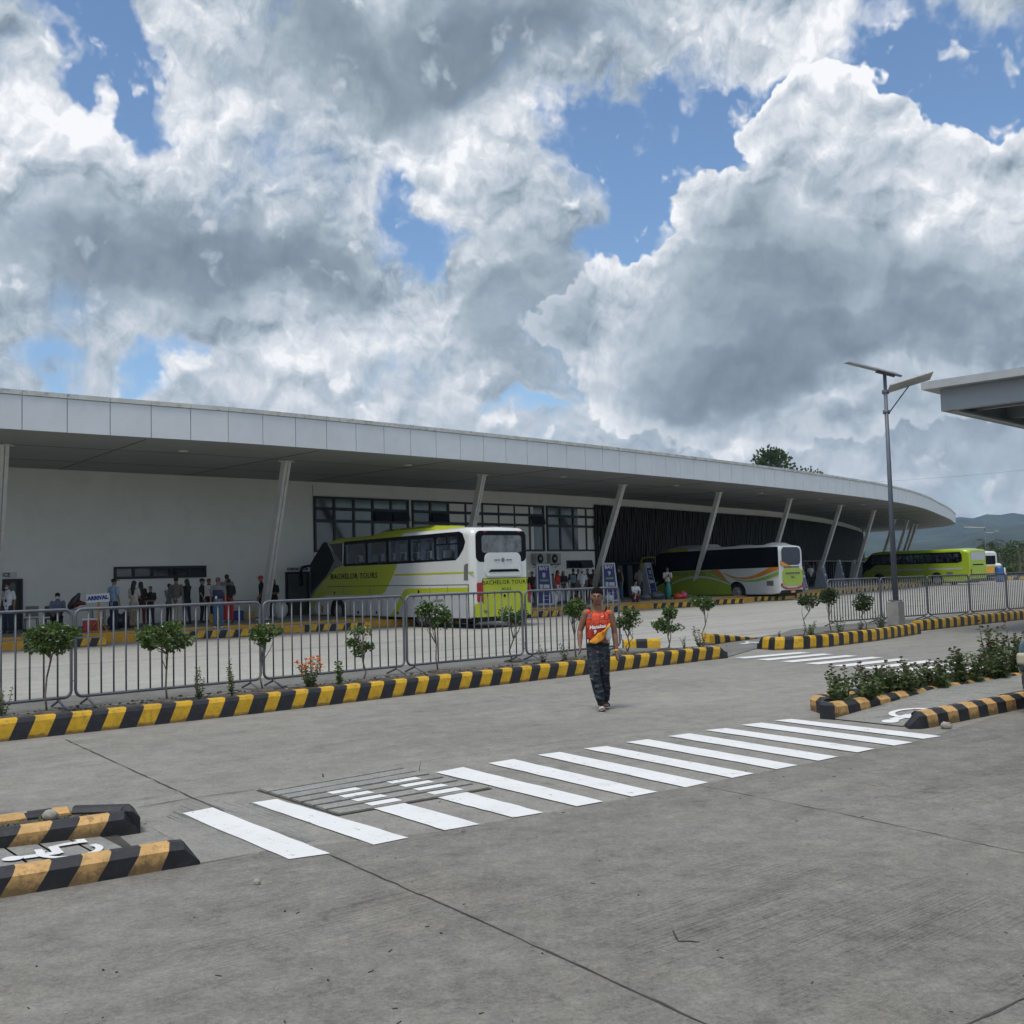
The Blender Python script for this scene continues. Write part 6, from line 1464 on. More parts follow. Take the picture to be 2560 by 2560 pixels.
for i, (t, v) in enumerate(spots):
    p = kE0.lerp(kD0, .45) + dR * (t + .1) + nR * (v - .3); p.z = .14
    s = stalky((900 + i * 7, 0), hts[i] * .92, where_[i] if i in where_ else ORD[i] + ' leafy stalk with dark red heads, counted from the black tip of the right island', 7 if i else 4, .24, .10, L_STEM, M_FLR, 4, at=p, name='flowering_plant', per=20, fls=.028, group='stalky flowering plants in the right island bed', cat='plant')
mb = MB(); rn = random.Random(5)
for i in range(1500):
    t = rn.uniform(.2, 7); p = kE0.lerp(kD0, .5) + dR * t + nR * rn.uniform(-.12, .25 + t * .06); p.z = .14
    leaf(mb, p, Vector((rn.uniform(-1, 1), rn.uniform(-1, 1), rn.uniform(.2, 1))), rn.uniform(.03, .08), .25, rn=rn)
mb.build('weeds', L_DARK, kind='stuff', label='low weeds and litter covering the right island bed')
mb = MB()
for i in range(500):
    p = nL - dK * rn.uniform(.2, 3) + nv * rn.uniform(.2, .45); p.z = .11
    leaf(mb, p, Vector((rn.uniform(-1, 1), rn.uniform(-1, 1), rn.uniform(.1, .8))), rn.uniform(.01, .035), .3, rn=rn)
mb.build('weeds', L_SHRUB, kind='stuff', label='small weeds in the left island bed')
mb = MB()
for i in range(700):
    t = rn.uniform(-1, 13); p = N1[5] - E1 * (t + .5) + E2 * rn.uniform(.3, .8); p.z = .208
    if rn.random() < .5: leaf(mb, p, Vector((rn.uniform(-1, 1), rn.uniform(-1, 1), rn.uniform(0, .5))), rn.uniform(.015, .04), .3, rn.choice((0, 1)), rn)
    else: r = rn.uniform(.006, .022); mb.box((p.x, p.y, p.z + r * .4), (r * 2, r * 1.5, r), Matrix.Rotation(rn.uniform(0, 3), 3, 'Z'), rn.choice((2, 2, 3)))
mb.build('bed_litter', [L_DARK, M_SOIL, M_SOIL, M_STONE], kind='stuff', label='leaf litter and bits of rubble in the median bed')

# ---- far trees and hills
def tree(px, pyb, Y, h, w_, label, n=1600, mt=L_TREE, ls=.35, crown_lo=.3, group='trees beyond the far end of the yard', name='tree', z0=-.05, lobes=9):
    q = AT(px, 1438 - ROLL * (px - 1280), Y); b_ = Vector((q.x, q.y, z0)); rn = random.Random(int(px) + int(Y)); s = thing(name, label, 'tree', b_, 0, group)
    m = MB(); cl = crown(m, (0, 0, h * (crown_lo + 1) / 2), (w_ / 2, w_ / 2, h * (1 - crown_lo) / 2), n, ls, rn, .35, px, clumps=lobes); m.build('crown', mt, s)
    t = MB(); limbs(t, Vector((0, 0, 0)), Vector((0, 0, h * .62)), cl, rn, r=h * .022, forks=5, wob=h * .02); t.build('trunk', M_BARK, s); return s
tree(1955, 0, 150, 18.9, 10.8, 'big dark tree whose top shows above the terminal roof', 8500, L_TREE, .42, .45, 'tree rising behind the terminal', lobes=12)
def palm(px, Y, h, label):
    q = AT(px, 1438 - ROLL * (px - 1280), Y); rn = random.Random(int(px)); s = thing('palm_tree', label, 'palm', (q.x, q.y, -.05), 0, 'trees beyond the far end of the yard')
    t = MB(); t.tube([(0, 0, 0), (.2, 0, h * .5), (0, .1, h)], [.22, .16, .12], 7); t.build('trunk', M_BARK, s); m = MB()
    for k in range(16):
        a = k * 2.4; L = rn.uniform(2.2, 3.2); el_ = rn.uniform(-.5, .9)
        for j in range(12):
            u = (j + 1) / 12; p = Vector((cos(a) * L * u, sin(a) * L * u, h + L * (el_ * u - .9 * u * u)))
            for sg in (-1, 1): leaf(m, p, Vector((cos(a) * .4 - sg * sin(a), sin(a) * .4 + sg * cos(a), -.5)), .7 * (1.1 - .5 * u), .1, rn=rn)
    m.build('crown', L_TREE, s)
palm(2472, 150, 4.6, 'palm tree left of the far lamp post, right background'); palm(2500, 135, 3.0, 'low palm by the blue drum, right background'); palm(2546, 120, 3.4, 'palm at the right edge of the background')
lab = ['pale bushy tree at the left end of the background row, seen under the canopy', 'bushy tree seen between the slanted far columns', 'low tree right above the far green coach roof', 'pale broad tree above the far coach tail', 'tree rising right of the far coach tail', 'dark dense tree in the right background thicket', 'tall loose tree in the right background thicket', 'wide dark tree at the right edge of the thicket', 'low bush in front of the right background thicket', 'small bush left of the blue drum', 'dark bush behind the blue drum', 'rounded bush at the far right edge', 'broad tree half hidden by the farther lamp post', 'thin pale tree in the right background thicket']
for i, (px, Y, h, w_, mt) in enumerate(((2185, 260, 9, 16, L_TREE2), (2262, 280, 8, 14, L_TREE2), (2320, 300, 9, 18, L_TREE2), (2370, 300, 12, 20, L_TREE2), (2418, 240, 10, 15, L_TREE2), (2462, 190, 9, 14, L_TREE), (2512, 200, 12, 16, L_TREE2), (2560, 180, 12.5, 17, L_TREE), (2490, 140, 3.2, 7, L_TREE), (2476, 125, 2.2, 4, L_TREE), (2525, 130, 2.9, 6, L_TREE), (2556, 128, 3.6, 7, L_TREE2), (2440, 230, 10.5, 14, L_TREE), (2535, 230, 14, 14, L_TREE2))):
    tree(px, 0, Y, h * .46, w_ * .7, lab[i], 1500, mt, .38 if Y > 150 else .22, .12)
def ridge(name, Y0, pts, depth, m, zb=-2, seed=0, amp=6.):
    """a range of hills: skyline given by photo places, modelled as a rounded ridge"""
    mb = MB(); nx, ny = 150, 10; P = []
    xs_ = [p[0] for p in pts]
    for i in range(nx + 1):
        px = xs_[0] + (xs_[-1] - xs_[0]) * i / nx; j = max(k for k in range(len(pts)) if pts[k][0] <= px + 1e-6); j = min(j, len(pts) - 2)
        t = (px - pts[j][0]) / (pts[j + 1][0] - pts[j][0]); py = pts[j][1] * (1 - t) + pts[j + 1][1] * t; q = AT(px, py, Y0)
        for k in range(ny + 1):
            u = k / ny; yy = Y0 + depth * (u - .62) ; hh = max(0, 1 - ((u - .62) / (.62 if u < .62 else .38)) ** 2)
            nn = noise.noise(Vector((q.x, yy, seed)) * (.006)) * amp * 2.5 + noise.noise(Vector((q.x, yy, seed + 5)) * .03) * amp * .7
            P.append((q.x * yy / Y0, yy, zb + (q.z - zb) * hh + nn * (hh ** .5)))
    mb.add(P, [(i * (ny + 1) + k, (i + 1) * (ny + 1) + k, (i + 1) * (ny + 1) + k + 1, i * (ny + 1) + k + 1) for i in range(nx) for k in range(ny)], 0, True)
    return struct(name, mb, m)
M_HILL = mat('forest_hill', (.022, .040, .030), .95, var=.6, vs=.02, bump=1.0, bs=.05)
ridge('hills', 2600, [(-1200, 1330), (600, 1345), (1700, 1320), (2100, 1322), (2250, 1312), (2380, 1306), (2400, 1300), (2430, 1306), (2450, 1300), (2480, 1298), (2500, 1304), (2540, 1297), (2600, 1305), (2750, 1290), (3100, 1310), (3800, 1340)], 1500, M_HILL, seed=3, amp=9)
ridge('hills', 1500, [(-900, 1400), (1200, 1390), (2000, 1362), (2200, 1352), (2360, 1345), (2450, 1332), (2560, 1322), (2700, 1318), (3000, 1330), (3600, 1380)], 700, M_HILL, seed=9, amp=6)
M_HILL2 = mat('bush_slope', (.055, .085, .035), .95, var=.6, vs=.06, bump=1.0, bs=.15)
ridge('hills', 480, [(1900, 1409), (2180, 1398), (2300, 1396), (2360, 1386), (2450, 1380), (2520, 1368), (2600, 1362), (2800, 1356), (3200, 1390)], 240, M_HILL2, seed=14, amp=1.6)
# far lamp posts and drum
def far_lamp(px, pyt, Y, arm, label):
    q = place(px, Y, 0); t_ = AT(px, pyt, Y).z; s = thing('street_lamp', label, 'street lamp', q, 0, 'distant lamp posts')
    m = MB(); m.lathe([(.09, 0), (.06, t_)], 8); m.build('pole', M_POLE, s)
    m = MB(); m.box((-arm / 2, 0, t_ - .3), (arm, .3, .12), Matrix.Rotation(.06, 3, 'Y')); m.box((.5, 0, t_ - .1), (.6, .3, .08)) if arm < 2 else None; m.build('lamp_head', M_LED, s)
far_lamp(2466, 1311, 120, 2.4, 'distant lamp post with a long arm to the left, right background'); far_lamp(2487, 1326, 150, 1.0, 'smaller distant lamp post right of the long-armed one')
q = place(2497, 95, 0); s = thing('water_drum', 'blue drum with a white tank top beside a white post, right background', 'drum', q)
m = MB(); m.lathe([(.36, 0), (.38, .3), (.38, 1.2), (.34, 1.35)], 14); m.build('drum', mat('drum_blue', (.02, .09, .26), .4), s); m = MB(); m.ell((-.1, 0, 1.5), (.33, .3, .22)); m.build('tank_top', M_SIGNW, s)
m = MB(); m.lathe([(.05, 0), (.05, 1.3)], 6, c=(.5, 0, 0)); m.build('post', M_SIGNW, s)
mb = MB(); a_, b_ = Vector((41, 96, 0)), Vector((62, 104, 0)); mb.add([(a_.x, a_.y, .004), (b_.x, b_.y, .004), (b_.x, b_.y + .35, .004), (a_.x, a_.y + .35, .004)], [(0, 1, 2, 3)]); struct('road_line', mb, M_WHITE)
kerb('kerb', [Vector((43, 104, 0)), Vector((51, 104, 0))], wd=.3, h=.3, pitch=.6, shear=.1)
# overhead cable
m = MB(); a_, b_ = AT(1900, 1213, 200), AT(2700, 1160, 150); m.tube([a_ + (b_ - a_) * t + Vector((0, 0, -3 * t * (1 - t))) for t in [k / 12 for k in range(13)]], .014, 4); m.build('overhead_cable', M_POLE, label='thin overhead cable crossing the sky above the canopy tip', cat='cable')
# ---- the air itself
hz = MB(); x0, x1, y0, y1, z0, z1 = -3950, 3950, -390, 5900, -1.2, 170
hz.box(((x0 + x1) / 2, (y0 + y1) / 2, (z0 + z1) / 2), (x1 - x0, y1 - y0, z1 - z0))
hm = bpy.data.materials.new('haze'); hm.use_nodes = True; t = NT(hm.node_tree); t.n.clear(); o_ = t.new('ShaderNodeOutputMaterial'); v_ = t.new('ShaderNodeVolumePrincipled')
v_.inputs['Color'].default_value = (.48, .68, 1.0, 1); v_.inputs['Density'].default_value = .00015; v_.inputs['Anisotropy'].default_value = .2; t.l.new(v_.outputs[0], o_.inputs['Volume'])
HAZE = True
if HAZE: hz.build('haze', hm, kind='stuff', label='thin bluish haze over the far hills')
# ================================================================ people
def remesh(mb, name, m, vox, parent, smooth=4, extra=None):
    me = mb.mesh(name); o = bpy.data.objects.new(name, me); COL.objects.link(o)
    r = o.modifiers.new('r', 'REMESH'); r.mode = 'VOXEL'; r.voxel_size = vox; r.use_smooth_shade = True
    if smooth: q = o.modifiers.new('s', 'SMOOTH'); q.iterations = smooth; q.factor = .5
    ev(o); o.data.materials.clear(); o.data.name = name
    for x in (m if isinstance(m, list) else [m]): o.data.materials.append(x)
    if extra is not None:
        bm = bmesh.new(); bm.from_mesh(o.data); e = extra.mesh('e'); bm.from_mesh(e); bm.to_mesh(o.data); bm.free(); bpy.data.meshes.remove(e)
        for p in o.data.polygons: p.use_smooth = True
    o.parent = parent; return o
SKIN = mat('skin_brown', (.26, .135, .085), .55, var=.08, vs=8); SKIN2 = mat('skin_tan', (.34, .19, .125), .55, var=.06)
HAIR = mat('hair_black', (.010, .009, .009), .55, var=.3, vs=30); SHOE = mat('shoe_dark', (.03, .03, .035), .5); SHOEW = mat('shoe_white', (.6, .6, .6), .5)
CL = {k: mat('cloth_' + k, c, .85, var=.12, vs=5) for k, c in dict(white=(.62, .64, .68), offwhite=(.50, .46, .42), black=(.010, .010, .013), dark=(.022, .022, .028), navy=(.02, .028, .07), grey=(.15, .15, .155), olive=(.12, .115, .095), purple=(.13, .14, .22), beige=(.38, .34, .29), jeans=(.05, .11, .20), pale=(.20, .26, .33), red=(.42, .03, .03), maroon=(.12, .015, .02), ltblue=(.22, .33, .46), brown=(.09, .05, .035), pinkish=(.35, .24, .24)).items()}
V = Vector
def hand(mb, w_, d, side, r=1., curl=.35):
    """palm with four unequal curled fingers and a thumb; d: direction of the forearm"""
    d = d.normalized(); x = V((0, -1, 0)); x = (x - d * x.dot(d)).normalized(); y = d.cross(x) * side
    k = .055 * r
    for i, (o, L) in enumerate(((-.026, .062), (-.009, .074), (.009, .070), (.026, .055))):
        b0 = w_ + d * .085 * r + x * o * r; b1 = b0 + d * L * .5 * r + y * -.006; b2 = b1 + (d * (1 - curl) + y * -curl).normalized() * L * .5 * r
        mb.tube([b0 - d * .02, b0, b1, b2], [.0085 * r, .0092 * r, .0085 * r, .0068 * r], 6)
    t0 = w_ + d * .03 * r + x * -.03 * r; mb.tube([t0, t0 + (d - x * .9).normalized() * .03 * r, t0 + (d - x * .35).normalized() * .062 * r], [.012 * r, .0105 * r, .008 * r], 6)
def person(px, Y, label, h=1.66, rz=0., shirt='white', pants='dark', pose='stand', hair='short', sleeve='short', shoes=SHOE, skin=None, group='people waiting on the terminal platform', z=PLZ, extra=None, cap=None, mask=False, lean=0., seed=0, female=False, sit=0):
    q = place(px, Y, z); root = thing('person', label, 'person', q, radians(rz), group); k = h / 1.72; rn = random.Random(int(px) + seed)
    skin = skin or rn.choice((SKIN, SKIN2)); P = lambda x, y, z_: V((x * k, y * k, z_ * k)); sh = .185 if not female else .16; hw = .095 if not female else .10
    # joints (faces -Y)
    hipz = .90; kn = [(-hw - .01, -.02, .49), (hw + .01, -.02, .49)]; an = [(-hw - .02, .03, .09), (hw + .03, .02, .09)]
    el = [(-sh - .06, .02, 1.12), (sh + .06, .02, 1.12)]; wr = [(-sh - .06, -.04, .88), (sh + .06, -.04, .88)]; dz = 0; ty = 0.
    if pose == 'walk': kn = [(-hw, -.14, .50), (hw, .06, .47)]; an = [(-hw, -.20, .10), (hw, .26, .13)]
    if pose == 'armsx': wr = [(.06, -.17, 1.10), (-.06, -.19, 1.07)]; el = [(-sh - .05, -.03, 1.10), (sh + .05, -.03, 1.10)]
    if pose == 'phone': wr = [(-.05, -.24, 1.24), (.05, -.24, 1.24)]; el = [(-sh - .04, -.06, 1.10), (sh + .04, -.06, 1.10)]
    if pose == 'hip': wr = [(-sh - .05, -.04, .88), (sh - .02, -.06, 1.0)]; el = [(-sh - .06, .02, 1.12), (sh + .14, .08, 1.12)]
    if pose == 'reach': wr = [(-.10, -.38, 1.15), (.14, -.36, 1.08)]; el = [(-sh - .04, -.14, 1.12), (sh + .04, -.14, 1.12)]; 
    if pose == 'pocket': wr = [(-sh, -.08, .93), (sh, -.08, .93)]; el = [(-sh - .10, .05, 1.14), (sh + .10, .05, 1.14)]
    if pose == 'sit': hipz = .50; kn = [(-hw - .05, -.42, .50), (hw + .05, -.42, .50)]; an = [(-hw - .05, -.42, .09), (hw + .05, -.44, .09)]; dz = -.40; wr = [(-.12, -.34, .60), (.12, -.34, .60)]; el = [(-sh - .05, -.10, .74), (sh + .05, -.10, .74)]
    if pose == 'crouch': hipz = .22; kn = [(-.16, -.30, .44), (.18, -.30, .44)]; an = [(-.12, -.06, .08), (.14, -.06, .08)]; dz = -.66; wr = [(-.06, -.38, .40), (.06, -.38, .38)]; el = [(-.22, -.26, .50), (.22, -.26, .50)]; ty = -.14
    Z = lambda z_: z_ + dz
    neck = (0, ty * 1.2 + lean * .1, Z(1.50)); head = (0, ty * 1.25 - .02 + lean * .12, Z(1.61)); shl = [(-sh, ty + lean * .1, Z(1.41)), (sh, ty + lean * .1, Z(1.41))]; hips = [(-hw, 0, hipz), (hw, 0, hipz)]
    if pose in ('sit', 'crouch'): pass
    b = MB()
    b.ell(P(*head) + V((0, 0, .012)), (.074 * k, .092 * k, .108 * k), n=12); b.ell(P(head[0], head[1] - .03, head[2] - .05), (.052 * k, .058 * k, .062 * k), n=10)
    b.ell(P(head[0], head[1] - .096, head[2] - .012), (.013, .018, .024), n=6)
    for s_ in (-1, 1): b.ell(P(head[0] + s_ * .075, head[1] + .01, head[2] - .01), (.012, .02, .03), n=6)
    b.tube([P(0, ty * .9, Z(1.40)), P(*neck), P(head[0], head[1] + .02, head[2] - .04)], [.062 * k, .050 * k, .050 * k], 10)
    def torso(mb, g):
        mb.tube([P(0, 0, hipz - .03), P(0, ty * .3, hipz + .12), P(0, ty * .6, hipz + .28), P(0, ty * .9, Z(1.36)), P(0, ty, Z(1.44))],
                [(.155 + g) * k, (.135 + g) * k, (.150 + g) * k, (.165 + g) * k, (.085 + g) * k], 14, flat=.62, ref=(1, 0, 0), round_end=True)
    torso(b, -.01)
    ex = MB()
    for i in (0, 1):
        s_ = -1 if i == 0 else 1
        b.tube([P(*shl[i]), P(*el[i]), P(*wr[i])], [.050 * k, .040 * k, .027 * k], 10, round_end=True)
        d = (P(*wr[i]) - P(*el[i])).normalized(); b.ell(P(*wr[i]) + d * .05 * k, (.036, .036, .048), d.to_track_quat('Z', 'Y').to_matrix(), n=8); hand(ex, P(*wr[i]), d, s_, k)
        b.tube([P(*hips[i]), P(*kn[i]), P(*an[i])], [.082 * k, .054 * k, .036 * k], 10, round_end=True)
    remesh(b, 'body', skin, .022, root, 3, ex)
    t = MB(); torso(t, .014)
    for i in (0, 1):
        a, e, w_ = P(*shl[i]), P(*el[i]), P(*wr[i])
        if sleeve == 'long': t.tube([a, e, e.lerp(w_, .92)], [.064 * k, .052 * k, .040 * k], 10, round_end=True)
        elif sleeve == 'short': t.tube([a, a.lerp(e, .72)], [.066 * k, .062 * k], 10, round_end=True)
        else: t.ell(a + V((.03 if i == 0 else -.03, 0, .0)), (.05, .05, .05), n=8)
    remesh(t, 'shirt', CL[shirt] if isinstance(shirt, str) else shirt, .022, root, 3)
    t = MB(); t.tube([P(0, 0, hipz - .04), P(0, 0, hipz + .07)], [.155 * k, .150 * k], 12, flat=.66, ref=(1, 0, 0), round_end=True)
    for i in (0, 1): 
        A = P(*an[i]); K = P(*kn[i]); t.tube([P(*hips[i]), K, K.lerp(A, .93)], [.095 * k, .070 * k, .058 * k], 10, round_end=True)
    remesh(t, 'trousers', CL[pants], .022, root, 3)
    for i in (0, 1):
        A = P(*an[i]); t = MB(); t.tube([A + V((0, .04, -.055 * k)), A + V((0, -.07, -.058 * k)), A + V((0, -.15 * k, -.062 * k))], [.042, .044, .036], 8, flat=.75, ref=(1, 0, 0), round_end=True)
        t.build('shoe', shoes, root)
    H = MB(); hc = P(*head)
    if cap:
        H.ell(hc + V((0, .005, .05)), (.086 * k, .104 * k, .078 * k), n=12); H.box(hc + V((0, -.13, .055)), (.13, .12, .014)); H.build('cap', CL[cap], root)
    elif hair == 'long':
        H.ell(hc + V((0, .02, .028)), (.088 * k, .100 * k, .105 * k), n=12); H.tube([hc + V((0, .06, 0)), hc + V((0, .09, -.16)), hc + V((0, .10, -.36))], [.085, .095, .06], 10, flat=.55, ref=(1, 0, 0), round_end=True)
        remesh(H, 'hair', HAIR, .02, root, 2)
    else:
        H.ell(hc + V((0, .018, .036)), (.082 * k, .096 * k, .094 * k), n=12); H.build('hair', HAIR, root)
    if hair == 'bun': t = MB(); t.ell(hc + V((0, .10, .07)), (.045, .045, .045), n=8); t.build('hair_bun', HAIR, root)
    t = MB()
    for s_ in (-1, 1): t.ell(hc + V((s_ * .03 * k, -.078 * k, .008)), (.010, .008, .007), n=6)
    t.build('eyes', HAIR, root)
    if mask: t = MB(); t.ell(hc + V((0, -.062, -.040)), (.056, .046, .046), n=10); t.build('face_mask', M_SIGNW, root)
    else: t = MB(); t.ell(hc + V((0, -.084, -.050)), (.020, .010, .007), n=6); t.build('mouth', CL['maroon'], root)
    if extra == 'lanyard':
        t = MB(); t.tube([P(-.06, -.11, 1.42), P(0, -.135, 1.16), P(.06, -.11, 1.42)], .006, 5); t.box(P(0, -.14, 1.13), (.06, .008, .09)); t.build('lanyard', CL['black'], root)
    if extra == 'backpack': t = MB(); t.box(P(0, .20, 1.20), (.30, .17, .42), bev=.05); t.build('backpack', CL['pale'], root)
    if extra == 'sunglasses': t = MB(); t.box(hc + V((0, -.095, .012)), (.13, .012, .03), bev=.004); t.build('sunglasses', CL['black'], root)
    if extra == 'phone': t = MB(); t.box(P(0, -.28, 1.29), (.07, .012, .14), bev=.003); t.build('phone', CL['black'], root)
    return root
person(19, 35.1, 'masked man in white shirt with lanyard standing before the doorway', 1.66, 0, 'white', 'navy', 'stand', mask=True, extra='lanyard')
person(144, 35.7, 'seated man in purple-grey long-sleeved shirt with a face mask', 1.68, 18, 'purple', 'black', 'sit', sleeve='long', mask=True, cap='black')
person(284, 36.0, 'man in light blue tee seen from behind beside the ARRIVAL sign', 1.72, 150, 'ltblue', 'navy', 'stand', cap='black')
person(335, 37.4, 'woman in white blouse and beige trousers with long black hair', 1.64, 170, 'offwhite', 'beige', 'armsx', 'long', female=True)
person(352, 38.4, 'person with long dark hair behind the woman in white', 1.60, 200, 'black', 'maroon', 'armsx', 'long', female=True)
person(376, 38.6, 'boy in a dark shirt with arms folded', 1.42, 0, 'black', 'navy', 'armsx')
person(423, 39.8, 'short-haired person in a grey top leaning over the table', 1.5, 160, 'pale', 'dark', 'reach')
person(440, 38.6, 'broad man in olive shirt and beige trousers seen from behind', 1.74, 180, 'olive', 'beige', 'stand', sleeve='long')
person(467, 39.2, 'woman in black with long black hair reaching right', 1.66, 240, 'black', 'navy', 'reach', 'long', 'long', female=True)
person(504, 40.0, 'person in black with dark cap, left of the white placard', 1.66, 110, 'black', 'black', 'pocket', cap='black')
pc = person(522, 41.0, 'person in red cap holding a white placard with a letter A', 1.66, 20, 'dark', 'navy', 'phone', cap='red')
t = MB(); t.box((-.0, -.30, 1.20), (.36, .012, .42)); t.build('placard', M_SIGNW, pc); text_mb('A', .26, frame((.1, -.309, 1.2), (1, 0, 0), (0, 0, 1)), .006, bold=.01).build('lettering', M_NAVYT, pc)
mm = person(545, 36.6, 'man in grey and navy polo shirt and blue jeans with sunglasses', 1.74, 8, 'grey', 'jeans', 'stand', extra='sunglasses', z=.25, shoes=SHOEW)
t = MB(); t.tube([(0, 0, 1.02), (0, 0, 1.32)], [.178, .185], 14, flat=.66, ref=(1, 0, 0)); t.build('navy_panel', CL['navy'], mm); t = MB(); t.box((-.05, -.14, 1.06), (.07, .01, .10)); t.build('name_badge', M_SIGNW, mm)
person(567, 40.4, 'tall man in grey shirt and red trousers behind the man in jeans', 1.80, 195, 'grey', 'red', 'armsx', shoes=SHOEW)
person(572, 39.5, 'shorter dark figure in front of the man in red trousers', 1.62, 190, 'black', 'red', 'armsx')
person(653, 41.6, 'man in red cap and black tee standing left of the big slanted column', 1.72, -70, 'black', 'dark', 'pocket', cap='red', shoes=SHOEW)
person(684, 43.0, 'woman in black top right of the big slanted column', 1.58, 10, 'black', 'black', 'armsx', 'long', female=True)
person(1330, 53, 'dark-dressed person half hidden behind the nearest coach tail', 1.62, -30, 'brown', 'dark', 'hip', 'short')
person(1382, 54.5, 'person in pinkish top just right of the BAY 8 sign', 1.50, 10, 'pinkish', 'dark', 'stand')
person(1394, 53.2, 'woman in bright red top near the BAY 8 sign', 1.66, 60, 'red', 'white', 'stand', 'long', female=True)
person(1408, 53.6, 'woman in black crop top and pale jeans with long hair', 1.62, 10, 'black', 'pale', 'armsx', 'long', female=True)
person(1433, 54.4, 'man with a large grey backpack turned away', 1.72, 170, 'dark', 'grey', 'stand', extra='backpack')
person(1446, 55.8, 'person in pale top behind the man in white tee', 1.70, 0, 'white', 'navy', 'stand')
person(1455, 54.2, 'man in white tee and white cap facing the yard', 1.68, 0, 'white', 'grey', 'stand', cap='white')
person(1469, 55.2, 'person in black, first one right of the man in white cap', 1.70, -15, 'black', 'dark', 'phone')
person(1483, 55.6, 'dark-clad person close to the left side of the slanted column', 1.66, 20, 'brown', 'dark', 'armsx')
person(1492, 56.2, 'dark-haired person partly hidden by the slanted column', 1.72, 0, 'dark', 'dark', 'stand', 'long')
person(1548, 55.6, 'woman in black sleeveless top and jeans right of the BAY 9 sign', 1.72, -40, 'black', 'jeans', 'stand', 'bun', 'none', female=True)
person(1583, 52.2, 'man in white tee crouching on the platform edge', 1.66, 25, 'white', 'maroon', 'crouch')
person(1598, 57.4, 'man in grey-green tee with dark trousers behind the crouching man', 1.72, 175, 'grey', 'dark', 'armsx')
person(1668, 56.4, 'man in beige shirt looking at his phone in front of the middle coach', 1.66, 5, 'offwhite', 'black', 'phone', extra='phone')
for i, (px, Y, c) in enumerate(((2026, 82, 'white'), (2033, 83, 'dark'), (2020, 84, 'black'), (2044, 86, 'black'), (2092, 96, 'dark'))):
    person(px, Y, ['distant person in white between the BAY 12 and BAY 13 signs', 'distant dark figure right of the distant person in white', 'distant figure in black close to the coach with orange stripes', 'distant figure in black just left of the BAY 13 sign', 'distant dark figure between the BAY 13 and BAY 14 signs'][i], 1.66, 10 * i, c, 'dark', 'stand', group='distant people in the dark hall')

# ---- the walking man in the orange jersey
M_CAMO, tcam, bcam = new_mat('camo_cloth'); Pn = tcam.new('ShaderNodeTexCoord').outputs['Object']
Pn = tcam.map(Pn, sc=(1, 1, 1.9)); c = tcam.mix(tcam.sm(tcam.noise(Pn, 16, 2, .5, .6), .47, .53), (.020, .030, .046), (.006, .008, .013)); c = tcam.mix(tcam.sm(tcam.noise(tcam.map(Pn, (4, 1, 2)), 17, 3, .6, .5), .62, .67), c, (.10, .12, .125))
tcam.put(bcam.inputs['Base Color'], c); bcam.inputs['Roughness'].default_value = .85
M_JER, tj, bj = new_mat('jersey_orange'); Pn = tj.new('ShaderNodeTexCoord').outputs['Object']
vo = tj.new('ShaderNodeTexVoronoi', feature='DISTANCE_TO_EDGE'); tj.put(vo.inputs['Vector'], tj.map(Pn, (.07, .2, .05), sc=(1, .2, 1))); vo.inputs['Scale'].default_value = 9.5; vo.inputs['Randomness'].default_value = .55
zz = tj.sep(Pn)[2]; c = tj.mix(tj.sm(vo.outputs['Distance'], .02, .045), (.09, .02, .01), tj.mix(tj.sm(zz, .85, 1.3), (.36, .022, .008), (.60, .060, .014)))
tj.put(bj.inputs['Base Color'], c); bj.inputs['Roughness'].default_value = .7
M_YCL = mat('jersey_yellow', (.62, .26, .02), .8, var=.15, vs=14)
mr = G(1502, 1776); YM = mr.y; man = thing('person', 'man in orange sleeveless jersey and dark camouflage trousers walking across the road', 'person', mr, 0)
def Q(px, py, dy=0.): p = AT(px, py, YM + dy); return V((p.x - mr.x, dy, p.z))
b = MB(); ex = MB()
hd = Q(1492, 1492, -.03)
b.ell(hd + V((.004, .012, .020)), (.079, .096, .102), n=16); b.ell(hd + V((-.004, -.022, -.045)), (.055, .062, .062), n=14); b.ell(hd + V((-.006, -.05, -.078)), (.030, .030, .024), n=10)
b.ell(hd + V((-.012, -.098, -.018)), (.013, .020, .026), n=8); b.ell(hd + V((-.010, -.080, .018)), (.048, .022, .011), n=10)
b.ell(hd + V((-.012, -.085, -.050)), (.024, .016, .010), n=8)
for s_ in (-1, 1): b.ell(hd + V((s_ * .078, .014, -.012)), (.012, .022, .032), n=8); b.ell(hd + V((s_ * .034 - .01, -.066, -.018)), (.026, .024, .032), n=8)
b.tube([Q(1494, 1532, .01), Q(1494, 1520, 0), hd + V((.004, .02, -.05))], [.068, .054, .054], 12)
shl_ = [Q(1465, 1533), Q(1526, 1534)]; el_ = [Q(1450, 1577, .03), Q(1537, 1583, .02)]; wr_ = [Q(1450, 1612, -.05), Q(1541, 1628, -.04)]
b.tube([Q(1495, 1622, 0), Q(1496, 1604, 0), Q(1496, 1580, -.005), Q(1495, 1550, -.01), Q(1495, 1536, 0)], [.138, .128, .140, .155, .10], 18, flat=.66, ref=(1, 0, 0), round_end=True)
for i in (0, 1):
    a, e, w_ = shl_[i], el_[i], wr_[i]
    b.tube([a, a.lerp(e, .35), e, e.lerp(w_, .3), w_], [.052, .050, .039, .040, .026], 12, round_end=True); d = (w_ - e).normalized()
    b.tube([w_ - d * .01, w_ + d * .045, w_ + d * .085], [.026, .036, .032], 10, flat=.55, ref=(0, 1, 0), round_end=True); hand(b, w_, (d + V((0, -.15, 0))), -1 if i == 0 else 1, .98, .4)
